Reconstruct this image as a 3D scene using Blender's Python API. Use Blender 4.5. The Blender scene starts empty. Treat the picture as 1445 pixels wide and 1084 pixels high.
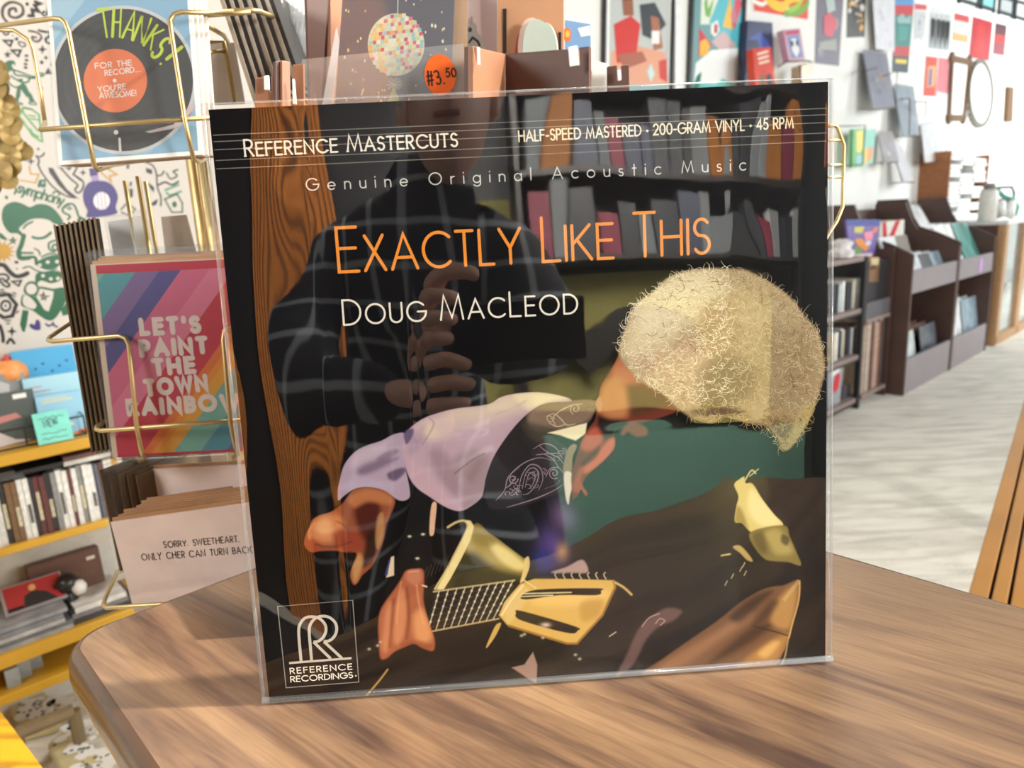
import bpy, math, random
import numpy as np
from mathutils import Vector, Matrix, noise as mnoise
from mathutils.geometry import tessellate_polygon

S = bpy.context.scene
COL = S.collection
PI = math.pi
rnd = random.Random(7)

# ------------------------------------------------------------------ camera
FPX, CX, CY = 1000.0, 722.5, 542.0
PITCH, ROLL = math.radians(12.74), math.radians(-2.83)
EYE = Vector((0, 0, 1.0))
CF = Vector((0, math.cos(PITCH), -math.sin(PITCH)))
_u = Vector((0, math.sin(PITCH), math.cos(PITCH)))
_r = Vector((1, 0, 0))
CR = _r * math.cos(ROLL) + _u * math.sin(ROLL)
CU = -_r * math.sin(ROLL) + _u * math.cos(ROLL)
cam_data = bpy.data.cameras.new('camera')
cam = bpy.data.objects.new('camera', cam_data)
COL.objects.link(cam)
cam_data.sensor_fit = 'HORIZONTAL'
cam_data.sensor_width = 36.0
cam_data.lens = FPX / 1445.0 * 36.0
cam_data.clip_start = 0.02
cam_data.clip_end = 100
cm = Matrix((CR, CU, -CF)).transposed().to_4x4()
cm.translation = EYE
cam.matrix_world = cm
cam_data.dof.use_dof = True
cam_data.dof.focus_distance = 0.41
cam_data.dof.aperture_fstop = 10.5
cam_data.lens = FPX / 1445.0 * 36.0
S.camera = cam

# ------------------------------------------------------------------ light and exposure
S.view_settings.view_transform = 'Standard'
S.view_settings.look = 'None'
S.view_settings.gamma = 1.0
S.view_settings.use_curve_mapping = False
S.view_settings.exposure = 0.0
S.cycles.max_bounces = 8
S.cycles.transparent_max_bounces = 24
S.cycles.sample_clamp_indirect = 4.0
S.cycles.use_denoising = True
W_ = bpy.data.worlds.new('world')
S.world = W_
W_.use_nodes = True
_bg = W_.node_tree.nodes['Background']
_bg.inputs[0].default_value = (1.0, 0.97, 0.92, 1)
_bg.inputs[1].default_value = 0.20


def area(name, loc, target, sx, sy, power, color):
    d = bpy.data.lights.new(name, 'AREA')
    d.shape = 'RECTANGLE'
    d.size, d.size_y = sx, sy
    d.energy = power
    d.color = color
    o = bpy.data.objects.new(name, d)
    COL.objects.link(o)
    o.location = loc
    o.rotation_euler = (Vector(target) - Vector(loc)).to_track_quat('-Z', 'Y').to_euler()
    return o


_sd = bpy.data.lights.new('ceiling_spot', 'SPOT')
_sd.energy, _sd.color, _sd.shadow_soft_size = 1300, (1.0, 0.93, 0.82), 0.035
_sd.spot_size, _sd.spot_blend = math.radians(17.5), 0.7
_so = bpy.data.objects.new('ceiling_spot', _sd)
COL.objects.link(_so)
_so.location = (2.6, 0.532, 3.5)
_so.rotation_euler = (Vector((-0.52, 0.44, 0.78)) - Vector((2.6, 0.532, 3.5))).to_track_quat('-Z', 'Y').to_euler()
area('window_light_side', (3.6, -0.6, 1.5), (0.3, 0.8, 1.0), 1.2, 1.4, 55, (0.94, 0.97, 1.0))
area('window_light_far', (6.1, 4.75, 2.0), (4.75, 6.55, 1.25), 1.6, 1.6, 150, (0.93, 0.98, 1.0))
area('window_light_aisle', (4.6, 0.9, 2.3), (2.9, 3.6, 0.3), 2.0, 1.6, 92, (0.95, 0.98, 1.0))
area('left_fill_light', (-1.35, -0.15, 1.55), (-0.3, 0.65, 0.95), 0.5, 0.5, 15, (1.0, 0.95, 0.88))  # fill lamp added to brighten the cards and mural on the left
area('cover_fill_light', (1.95, -0.80, 1.55), (0.0, 0.40, 0.92), 0.35, 0.5, 62, (1.0, 0.96, 0.90))  # unseen fill lamp added to brighten the front of the cover
area('hands_fill_light', (0.35, 1.55, 2.5), (0.0, -0.3, 1.0), 0.5, 0.5, 26, (1.0, 0.93, 0.84))  # fill lamp added to brighten the mirrored hands and shirt
area('rear_wall_fill_light', (0.45, -0.95, 2.05), (0.4, -2.1, 0.8), 1.2, 0.5, 330, (1.0, 0.95, 0.86))  # added lamp that brightens only the rear wall mirrored in the sleeve

# ------------------------------------------------------------------ geometry of the room
AZ = math.radians(47.0)
WV = Vector((math.sin(AZ), math.cos(AZ), 0))      # along the long wall, away from the viewer
MV = Vector((-math.cos(AZ), math.sin(AZ), 0))     # towards the long wall
ZV = Vector((0, 0, 1))
TABLE_Z = 0.749
WALL_T = 1.78


def W(s, t, z):
    return WV * s + MV * t + ZV * z


def ray(x, y):
    return CF + CR * ((x - CX) / FPX) - CU * ((y - CY) / FPX)


def on_z(x, y, z):
    d = ray(x, y)
    return EYE + d * ((z - EYE.z) / d.z)


def on_plane(x, y, p, n):
    d = ray(x, y)
    return EYE + d * ((p - EYE).dot(n) / d.dot(n))


def st(P):
    return (P.dot(WV), P.dot(MV), P.z)


def on_t(x, y, t):
    return on_plane(x, y, MV * t, MV)


def on_depth(x, y, dep):
    return EYE + ray(x, y) * dep


class Frame:
    """a plane standing in the room: local x along e, y along v, z out of the front face"""
    def __init__(self, origin, e, v):
        e = Vector(e).normalized()
        v = Vector(v)
        v = (v - e * v.dot(e)).normalized()
        self.o, self.e, self.v = Vector(origin), e, v
        self.n = e.cross(v)
        self.M = Matrix((e, v, self.n)).transposed().to_4x4()
        self.M.translation = self.o

    def q(self, x, y):
        P = on_plane(x, y, self.o, self.n) - self.o
        return (P.dot(self.e), P.dot(self.v))

    def qs(self, pts):
        return [self.q(*p) for p in pts]

    def loc(self, P):
        P = P - self.o
        return Vector((P.dot(self.e), P.dot(self.v), P.dot(self.n)))


# ------------------------------------------------------------------ materials
def lin(c):
    def f(u):
        u = u / 255.0
        return u / 12.92 if u <= 0.04045 else ((u + 0.055) / 1.055) ** 2.4
    return tuple(f(u) for u in c[:3])


_mats = {}


def nt_new(name):
    m = bpy.data.materials.new(name)
    m.use_nodes = True
    nt = m.node_tree
    b = nt.nodes['Principled BSDF']
    return m, nt, b


def N(nt, kind, **kw):
    n = nt.nodes.new(kind)
    for k, v in kw.items():
        if k.startswith('i_'):
            n.inputs[k[2:].replace('_', ' ')].default_value = v
        else:
            setattr(n, k, v)
    return n


def mat(name, rgb, rough=0.5, metal=0.0, noise=0.08, scale=40.0, coat=0.0, spec=0.5, bump=0.0):
    """plain procedural material: colour with a little cloudy variation"""
    if name in _mats:
        return _mats[name]
    m, nt, b = nt_new(name)
    c = lin(rgb)
    tc = N(nt, 'ShaderNodeTexCoord')
    nz = N(nt, 'ShaderNodeTexNoise')
    nz.inputs['Scale'].default_value = scale
    nz.inputs['Detail'].default_value = 3
    nt.links.new(tc.outputs['Object'], nz.inputs['Vector'])
    rp = N(nt, 'ShaderNodeValToRGB')
    rp.color_ramp.elements[0].position = 0.3
    rp.color_ramp.elements[1].position = 0.7
    rp.color_ramp.elements[0].color = tuple(u * (1 - noise) for u in c) + (1,)
    rp.color_ramp.elements[1].color = tuple(min(1, u * (1 + noise)) for u in c) + (1,)
    nt.links.new(nz.outputs['Fac'], rp.inputs['Fac'])
    nt.links.new(rp.outputs['Color'], b.inputs['Base Color'])
    b.inputs['Roughness'].default_value = rough
    b.inputs['Metallic'].default_value = metal
    b.inputs['Specular IOR Level'].default_value = spec
    b.inputs['Coat Weight'].default_value = coat
    b.inputs['Coat Roughness'].default_value = 0.05
    if bump:
        bp = N(nt, 'ShaderNodeBump')
        bp.inputs['Strength'].default_value = bump
        bp.inputs['Distance'].default_value = 0.002
        nt.links.new(nz.outputs['Fac'], bp.inputs['Height'])
        nt.links.new(bp.outputs['Normal'], b.inputs['Normal'])
    _mats[name] = m
    return m


def print_mat(name, rough=0.4, spec=0.5, coat=0.0):
    """ink on paper: the colours belong to the printed sheet"""
    if name in _mats:
        return _mats[name]
    m, nt, b = nt_new(name)
    a = N(nt, 'ShaderNodeVertexColor', layer_name='ink')
    nz = N(nt, 'ShaderNodeTexNoise')
    nz.inputs['Scale'].default_value = 900
    mx = N(nt, 'ShaderNodeMixRGB', blend_type='MULTIPLY')
    mx.inputs[0].default_value = 0.12
    nt.links.new(a.outputs['Color'], mx.inputs[1])
    nt.links.new(nz.outputs['Fac'], mx.inputs[2])
    nt.links.new(mx.outputs[0], b.inputs['Base Color'])
    b.inputs['Roughness'].default_value = rough
    b.inputs['Specular IOR Level'].default_value = spec
    b.inputs['Coat Weight'].default_value = coat
    b.inputs['Coat Roughness'].default_value = 0.04
    _mats[name] = m
    return m


def film_mat(name, ior=1.5, rough=0.02, tint=(1, 1, 1), veil=0.0):
    """thin clear plastic: straight through, with a mirror sheen that grows at grazing angles"""
    if name in _mats:
        return _mats[name]
    m, nt, b = nt_new(name)
    nt.nodes.remove(b)
    out = nt.nodes['Material Output']
    fr = N(nt, 'ShaderNodeFresnel')
    ge = N(nt, 'ShaderNodeNewGeometry')
    mr = N(nt, 'ShaderNodeMapRange')       # the same sheen from either face of the thin film
    mr.inputs['To Min'].default_value = ior
    mr.inputs['To Max'].default_value = 1.0 / ior
    nt.links.new(ge.outputs['Backfacing'], mr.inputs['Value'])
    nt.links.new(mr.outputs['Result'], fr.inputs['IOR'])
    tr = N(nt, 'ShaderNodeBsdfTransparent')
    tr.inputs[0].default_value = tint + (1,)
    gl = N(nt, 'ShaderNodeBsdfGlossy')
    gl.inputs['Roughness'].default_value = rough
    mx = N(nt, 'ShaderNodeMixShader')
    nt.links.new(fr.outputs[0], mx.inputs[0])
    nt.links.new(tr.outputs[0], mx.inputs[1])
    nt.links.new(gl.outputs[0], mx.inputs[2])
    last = mx
    if veil:
        df = N(nt, 'ShaderNodeBsdfDiffuse')
        df.inputs[0].default_value = (0.85, 0.87, 0.88, 1)
        m2 = N(nt, 'ShaderNodeMixShader')
        m2.inputs[0].default_value = veil
        nt.links.new(mx.outputs[0], m2.inputs[1])
        nt.links.new(df.outputs[0], m2.inputs[2])
        last = m2
    nt.links.new(last.outputs[0], out.inputs['Surface'])
    _mats[name] = m
    return m


# ------------------------------------------------------------------ mesh builders
def tag(o, label=None, cat=None, group=None, kind=None):
    if label: o['label'] = label
    if cat: o['category'] = cat
    if group: o['group'] = group
    if kind: o['kind'] = kind
    return o


def empty(name, M, label, cat, group=None):
    o = bpy.data.objects.new(name, None)
    o.empty_display_size = 0.02
    COL.objects.link(o)
    o.matrix_world = M if isinstance(M, Matrix) else Matrix.Translation(M)
    return tag(o, label, cat, group)


def add_obj(name, me, parent=None, M=None):
    o = bpy.data.objects.new(name, me)
    COL.objects.link(o)
    if parent is not None:
        o.parent = parent
    elif M is not None:
        o.matrix_world = M if isinstance(M, Matrix) else Matrix.Translation(M)
    return o


class MB:
    """collects shapes for ONE mesh object"""
    def __init__(self, T=None):
        self.v, self.f, self.mi, self.fc = [], [], [], []
        self.T = T            # optional matrix applied to every added vertex
        self.cur = 0
        self.col = (1, 1, 1)

    def add(self, vs, fs):
        b = len(self.v)
        T = self.T
        self.v += [tuple(T @ Vector(p)) for p in vs] if T is not None else [tuple(p) for p in vs]
        for f in fs:
            self.f.append([b + i for i in f])
            self.mi.append(self.cur)
            self.fc.append(self.col)
        return self

    def box(self, a, b, M=None):
        x0, y0, z0 = a
        x1, y1, z1 = b
        vs = [Vector(p) for p in ((x0, y0, z0), (x1, y0, z0), (x1, y1, z0), (x0, y1, z0), (x0, y0, z1), (x1, y0, z1), (x1, y1, z1), (x0, y1, z1))]
        if M is not None:
            vs = [M @ p for p in vs]
        return self.add(vs, [(3, 2, 1, 0), (4, 5, 6, 7), (0, 1, 5, 4), (1, 2, 6, 5), (2, 3, 7, 6), (3, 0, 4, 7)])

    def prism(self, pts, z0, z1, fn=None):
        """polygon in local xy pushed from z0 to z1"""
        n = len(pts)
        area2 = sum(pts[i][0] * pts[(i + 1) % n][1] - pts[(i + 1) % n][0] * pts[i][1] for i in range(n))
        if area2 < 0:
            pts = pts[::-1]
        vs = [(p[0], p[1], z0) for p in pts] + [(p[0], p[1], z1) for p in pts]
        if fn:
            vs = [fn(*p) for p in vs]
        fs = [(i, (i + 1) % n, n + (i + 1) % n, n + i) for i in range(n)]
        tri = tessellate_polygon([[Vector((p[0], p[1], 0)) for p in pts]])
        for t in tri:
            a, b_, c = t
            cr = (pts[b_][0] - pts[a][0]) * (pts[c][1] - pts[a][1]) - (pts[b_][1] - pts[a][1]) * (pts[c][0] - pts[a][0])
            if cr < 0:
                a, b_, c = a, c, b_
            fs.append((n + a, n + b_, n + c))
            fs.append((c, b_, a))
        return self.add(vs, fs)

    def tube(self, pts, r, n=8, closed=False, cap=True):
        pts = [Vector(p) for p in pts]
        m = len(pts)
        rs = r if isinstance(r, (list, tuple)) else [r] * m
        up = None
        rings = []
        for i, p in enumerate(pts):
            a = pts[i - 1] if (i > 0 or closed) else p
            c = pts[(i + 1) % m] if (i < m - 1 or closed) else p
            d = (c - a)
            if d.length < 1e-9: d = Vector((0, 0, 1))
            d.normalize()
            if up is None:
                up = Vector((0, 0, 1)) if abs(d.z) < 0.9 else Vector((1, 0, 0))
            s = d.cross(up)
            if s.length < 1e-6:
                up = Vector((1, 0, 0)) if abs(d.x) < 0.9 else Vector((0, 1, 0))
                s = d.cross(up)
            s.normalize()
            up = s.cross(d).normalized()
            rings.append([p + (s * math.cos(2 * PI * k / n) + up * math.sin(2 * PI * k / n)) * rs[i] for k in range(n)])
        vs = [v for rg in rings for v in rg]
        fs = []
        for i in range(m if closed else m - 1):
            j = (i + 1) % m
            for k in range(n):
                k2 = (k + 1) % n
                fs.append((i * n + k, i * n + k2, j * n + k2, j * n + k))
        if cap and not closed:
            fs.append(tuple(range(n))[::-1])
            fs.append(tuple((m - 1) * n + k for k in range(n)))
        return self.add(vs, fs)

    def lathe(self, prof, n=24, c=(0, 0, 0)):
        vs = []
        for r, z in prof:
            vs += [(c[0] + r * math.cos(2 * PI * k / n), c[1] + r * math.sin(2 * PI * k / n), c[2] + z) for k in range(n)]
        fs = []
        for i in range(len(prof) - 1):
            for k in range(n):
                k2 = (k + 1) % n
                fs.append((i * n + k, i * n + k2, (i + 1) * n + k2, (i + 1) * n + k))
        fs.append(tuple(range(n))[::-1])
        fs.append(tuple((len(prof) - 1) * n + k for k in range(n)))
        return self.add(vs, fs)

    def grid(self, nx, ny, fn):
        vs = [fn(i / (nx - 1), j / (ny - 1)) for j in range(ny) for i in range(nx)]
        fs = [(j * nx + i, j * nx + i + 1, (j + 1) * nx + i + 1, (j + 1) * nx + i) for j in range(ny - 1) for i in range(nx - 1)]
        return self.add(vs, fs)

    def build(self, name, mats, parent=None, M=None, smooth=False, colors=False, bevel=0.0):
        me = bpy.data.meshes.new(name)
        me.from_pydata(self.v, [], self.f)
        for mm in (mats if isinstance(mats, (list, tuple)) else [mats]):
            me.materials.append(mm)
        me.polygons.foreach_set('material_index', self.mi)
        if smooth:
            me.polygons.foreach_set('use_smooth', [True] * len(self.f))
        if colors:
            at = me.color_attributes.new('ink', 'FLOAT_COLOR', 'CORNER')
            arr = np.empty((len(me.loops), 4), np.float32)
            k = 0
            for f, c in zip(self.f, self.fc):
                arr[k:k + len(f), :3] = c
                k += len(f)
            arr[:, 3] = 1
            at.data.foreach_set('color', arr.ravel())
        me.update()
        o = add_obj(name, me, parent, M)
        if bevel:
            b = o.modifiers.new('soft_edges', 'BEVEL')
            b.width = bevel
            b.segments = 2
            b.limit_method = 'ANGLE'
        return o


INK_DENSITY = 1.0     # how bright the printing inks are


class Art(MB):
    """flat printed shapes in a sheet's own plane; each level lies a hair above the one below"""
    def __init__(self, eps=4e-5, frame=None):
        super().__init__()
        self.eps, self.fr, self.lv, self.cnt = eps, frame, 1, 0

    def ink(self, rgb, level=None):
        self.col = tuple(u * INK_DENSITY for u in lin(rgb))
        if level is not None:
            self.lv = level
        return self

    def poly(self, pts, px=False):
        if px: pts = self.fr.qs(pts)
        self.cnt += 1
        z = self.lv * self.eps + (self.cnt % 12) * self.eps * .06
        tri = tessellate_polygon([[Vector((p[0], p[1], 0)) for p in pts]])
        fs = []
        for a, b, c in tri:
            cr = (pts[b][0] - pts[a][0]) * (pts[c][1] - pts[a][1]) - (pts[b][1] - pts[a][1]) * (pts[c][0] - pts[a][0])
            fs.append((a, b, c) if cr > 0 else (a, c, b))
        return self.add([(p[0], p[1], z) for p in pts], fs)

    def stroke(self, pts, w, px=False, closed=False, taper=None, round_=True):
        """ribbon of width w along pts (width list allowed)"""
        if px: pts = self.fr.qs(pts)
        pts = [Vector((p[0], p[1])) for p in pts]
        m = len(pts)
        if m < 2: return self
        if closed: pts = pts + [pts[0], pts[1]]; m += 2
        self.cnt += 1
        z = self.lv * self.eps + (self.cnt % 12) * self.eps * .06
        vs, fs = [], []
        for i, p in enumerate(pts):
            ww = (w[i] if isinstance(w, (list, tuple)) else w) * 0.5
            if taper: ww *= taper(i / (m - 1))
            a = pts[max(0, i - 1)]
            c = pts[min(m - 1, i + 1)]
            d1 = (p - a).normalized() if (p - a).length > 1e-9 else None
            d2 = (c - p).normalized() if (c - p).length > 1e-9 else None
            d1, d2 = d1 or d2 or Vector((1, 0)), d2 or d1 or Vector((1, 0))
            n1, n2 = Vector((-d1.y, d1.x)), Vector((-d2.y, d2.x))
            b = n1 + n2
            if b.length < 0.35:
                b = n1
            else:
                b = b.normalized()
                b = b / max(0.45, b.dot(n1))
            vs += [(p.x + b.x * ww, p.y + b.y * ww, z), (p.x - b.x * ww, p.y - b.y * ww, z)]
        for i in range(m - 1):
            fs.append((2 * i + 1, 2 * i + 3, 2 * i + 2, 2 * i))
        self.add(vs, fs)
        if round_ and not closed and not taper:
            for p, i in ((pts[0], 0), (pts[-1], m - 1)):
                ww = (w[i] if isinstance(w, (list, tuple)) else w) * 0.5
                self.disc(p.x, p.y, ww, n=8)
        return self

    def disc(self, x, y, r, ry=None, n=24, px=False, a0=0.0, rot=0.0):
        ry = ry or r
        pts = []
        for k in range(n):
            a = a0 + 2 * PI * k / n
            u, v = r * math.cos(a), ry * math.sin(a)
            pts.append((x + u * math.cos(rot) - v * math.sin(rot), y + u * math.sin(rot) + v * math.cos(rot)))
        return self.poly(pts, px)

    def rect(self, x0, y0, x1, y1):
        return self.poly([(x0, y0), (x1, y0), (x1, y1), (x0, y1)])


def arc(cx, cy, rx, ry, a0, a1, n=14):
    return [(cx + rx * math.cos(math.radians(a0 + (a1 - a0) * k / n)), cy + ry * math.sin(math.radians(a0 + (a1 - a0) * k / n))) for k in range(n + 1)]


def smooth_path(pts, n=6, closed=False):
    """Catmull-Rom through the points"""
    P = [Vector((p[0], p[1])) for p in pts]
    m = len(P)
    out = []
    for i in range(m if closed else m - 1):
        p0, p1, p2, p3 = (P[(i - 1) % m] if closed or i > 0 else P[0]), P[i], P[(i + 1) % m], (P[(i + 2) % m] if closed or i + 2 < m else P[-1])
        for k in range(n):
            t = k / n
            q = 0.5 * ((2 * p1) + (p2 - p0) * t + (2 * p0 - 5 * p1 + 4 * p2 - p3) * t * t + (3 * p1 - p0 - 3 * p2 + p3) * t ** 3)
            out.append((q.x, q.y))
    if not closed:
        out.append(tuple(P[-1]))
    return out


# ------------------------------------------------------------------ a single-line alphabet (unit cap height)
def _glyphs():
    G = {}
    def g(ch, w, *strokes): G[ch] = (w, strokes)
    g('A', .82, [(0, 0), (.41, 1), (.82, 0)], [(.14, .33), (.68, .33)])
    g('B', .52, [(0, 0), (0, 1), (.25, 1)] + arc(.25, .765, .235, .235, 90, -90) + [(0, .53)], [(.25, .53)] + arc(.25, .265, .27, .265, 90, -90) + [(0, 0)])
    g('C', .86, arc(.5, .5, .5, .5, 45, 315, 24))
    g('D', .72, [(0, 0), (0, 1), (.22, 1)] + arc(.22, .5, .5, .5, 90, -90, 18) + [(0, 0)])
    g('E', .5, [(.5, 1), (0, 1), (0, 0), (.5, 0)], [(0, .53), (.46, .53)])
    g('F', .48, [(.48, 1), (0, 1), (0, 0)], [(0, .53), (.43, .53)])
    g('G', .95, arc(.5, .5, .5, .5, 42, 360, 26) + [(.56, .5)])
    g('H', .66, [(0, 0), (0, 1)], [(.66, 0), (.66, 1)], [(0, .53), (.66, .53)])
    g('I', .0, [(0, 0), (0, 1)])
    g('J', .38, [(.38, 1), (.38, .2)] + arc(.19, .19, .19, .19, 0, -170))
    g('K', .62, [(0, 0), (0, 1)], [(.58, 1), (.03, .47)], [(.15, .58), (.62, 0)])
    g('L', .44, [(0, 1), (0, 0), (.44, 0)])
    g('M', .94, [(0, 0), (.16, 1), (.47, .08), (.78, 1), (.94, 0)])
    g('N', .72, [(0, 0), (0, 1), (.72, 0), (.72, 1)])
    g('O', 1.0, arc(.5, .5, .5, .5, 0, 360, 28))
    g('P', .5, [(0, 0), (0, 1), (.25, 1)] + arc(.25, .74, .26, .26, 90, -90) + [(0, .48)])
    g('Q', 1.0, arc(.5, .5, .5, .5, 0, 360, 28), [(.6, .25), (.95, -.05)])
    g('R', .54, [(0, 0), (0, 1), (.25, 1)] + arc(.25, .74, .26, .26, 90, -90) + [(0, .48)], [(.22, .48), (.54, 0)])
    g('S', .5, arc(.25, .755, .235, .245, 35, 245, 14) + arc(.25, .26, .25, .26, 75, -150, 14))
    g('T', .54, [(0, 1), (.54, 1)], [(.27, 1), (.27, 0)])
    g('U', .62, [(0, 1), (0, .31)] + arc(.31, .31, .31, .31, 180, 360) + [(.62, 1)])
    g('V', .76, [(0, 1), (.38, 0), (.76, 1)])
    g('W', 1.1, [(0, 1), (.28, 0), (.55, .95), (.82, 0), (1.1, 1)])
    g('X', .66, [(0, 0), (.62, 1)], [(.04, 1), (.66, 0)])
    g('Y', .68, [(0, 1), (.34, .45), (.68, 1)], [(.34, .45), (.34, 0)])
    g('Z', .6, [(0, 1), (.6, 1), (0, 0), (.6, 0)])
    g('0', .62, arc(.31, .5, .31, .5, 0, 360, 24))
    g('1', .2, [(0, .8), (.2, 1), (.2, 0)])
    g('2', .54, arc(.27, .72, .27, .28, 165, -25, 12) + [(0, 0), (.54, 0)])
    g('3', .5, arc(.22, .76, .24, .24, 140, -90), arc(.22, .27, .27, .27, 90, -140))
    g('4', .6, [(.45, 0), (.45, 1), (0, .28), (.6, .28)])
    g('5', .52, [(.48, 1), (.12, 1), (.06, .55)] + arc(.24, .31, .28, .31, 125, -140))
    g('-', .3, [(0, .4), (.3, .4)])
    g('.', .1, [(.05, 0), (.05, .03)])
    g("'", .08, [(.04, 1), (.04, .78)])
    g('!', .16, [(.08, 1), (.08, .3)], [(.08, .03), (.08, .0)])
    g('*', .14, arc(.07, .4, .05, .05, 0, 360, 8), arc(.07, .4, .02, .02, 0, 360, 8))
    g('#', .6, [(.1, 0), (.25, 1)], [(.35, 0), (.5, 1)], [(0, .35), (.6, .35)], [(0, .65), (.6, .65)])
    x = .62
    g('a', .58, arc(.29, .31, .29, .31, 0, 360, 20), [(.58, x), (.58, 0)])
    g('c', .5, arc(.3, .31, .3, .31, 48, 312, 18))
    g('e', .58, [(0, .31), (.58, .31)] + arc(.29, .31, .29, .31, 0, 315, 20))
    g('g', .58, arc(.29, .31, .29, .31, 0, 360, 20), [(.58, x), (.58, -.05)] + arc(.29, -.05, .29, .25, 0, -150))
    g('i', .0, [(0, 0), (0, x)], [(0, .88), (0, .92)])
    g('l', .0, [(0, 0), (0, 1.05)])
    g('n', .46, [(0, 0), (0, x)], [(0, .36)] + arc(.23, .38, .23, .24, 180, 0) + [(.46, 0)])
    g('o', .62, arc(.31, .31, .31, .31, 0, 360, 22))
    g('r', .26, [(0, 0), (0, x)], [(0, .33)] + arc(.24, .34, .24, .28, 180, 80))
    g('s', .34, arc(.17, .465, .15, .155, 40, 255, 10) + arc(.17, .16, .17, .16, 75, -150, 10))
    g('t', .3, [(.15, .95), (.15, 0)], [(0, x), (.3, x)])
    g('u', .46, [(0, x), (0, .25)] + arc(.23, .24, .23, .24, 180, 360) + [(.46, x)], [(.46, x), (.46, 0)])
    g('h', .46, [(0, 0), (0, 1)], [(0, .36)] + arc(.23, .38, .23, .24, 180, 0) + [(.46, 0)])
    g('m', .8, [(0, 0), (0, x)], [(0, .36)] + arc(.2, .38, .2, .24, 180, 0) + [(.4, 0)], [(.4, .36)] + arc(.6, .38, .2, .24, 180, 0) + [(.8, 0)])
    g('p', .58, arc(.29, .31, .29, .31, 0, 360, 20), [(0, x), (0, -.38)])
    g('y', .5, [(0, x), (.25, .02)], [(.5, x), (.15, -.35)])
    g('k', .45, [(0, 0), (0, 1)], [(.42, x), (.02, .25), (.45, 0)])
    g('d', .58, arc(.29, .31, .29, .31, 0, 360, 20), [(.58, 1), (.58, 0)])
    return G


GLYPH = _glyphs()


def text_strokes(txt, gap=.22, space=.5, small=None):
    """list of polylines with total width, cap height 1; small: words start with a full capital, the rest scaled"""
    out, x = [], 0.0
    start = True
    for ch in txt:
        if ch == ' ':
            x += space
            start = True
            continue
        k = 1.0
        if small and not start:
            k = small
        if small and ch.isupper() is False and ch.isalpha():
            ch = ch.upper()
        if small and ch == '^':
            start = True
            continue
        start = False
        w, ss = GLYPH[ch]
        for s_ in ss:
            out.append([(x + p[0] * k, p[1] * k) for p in s_])
        x += w * k + gap
    return out, x - gap


def write(art, txt, p0, p1, cap, thick, gap=.22, space=.5, small=None, narrow=1.0, jitter=0.0, slant=0.0, seed=1, serif=0.0):
    """set a line of text between the local points p0 (baseline start) and p1 (baseline end)"""
    st_, tot = text_strokes(txt, gap, space, small)
    p0, p1 = Vector(p0[:2]), Vector(p1[:2])
    ex = (p1 - p0) / tot
    ey = Vector((-(p1 - p0).y, (p1 - p0).x)).normalized() * cap
    r = random.Random(seed)
    for s_ in st_:
        jx, jy = r.uniform(-jitter, jitter), r.uniform(-jitter, jitter)
        pts = [p0 + ex * (q[0] + slant * q[1] + jx) + ey * (q[1] + jy) for q in s_]
        art.stroke(pts, thick)
        if serif:
            for q in (pts[0], pts[-1]):
                art.stroke([q - ex.normalized() * serif, q + ex.normalized() * serif], thick * .7)
    return art


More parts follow.
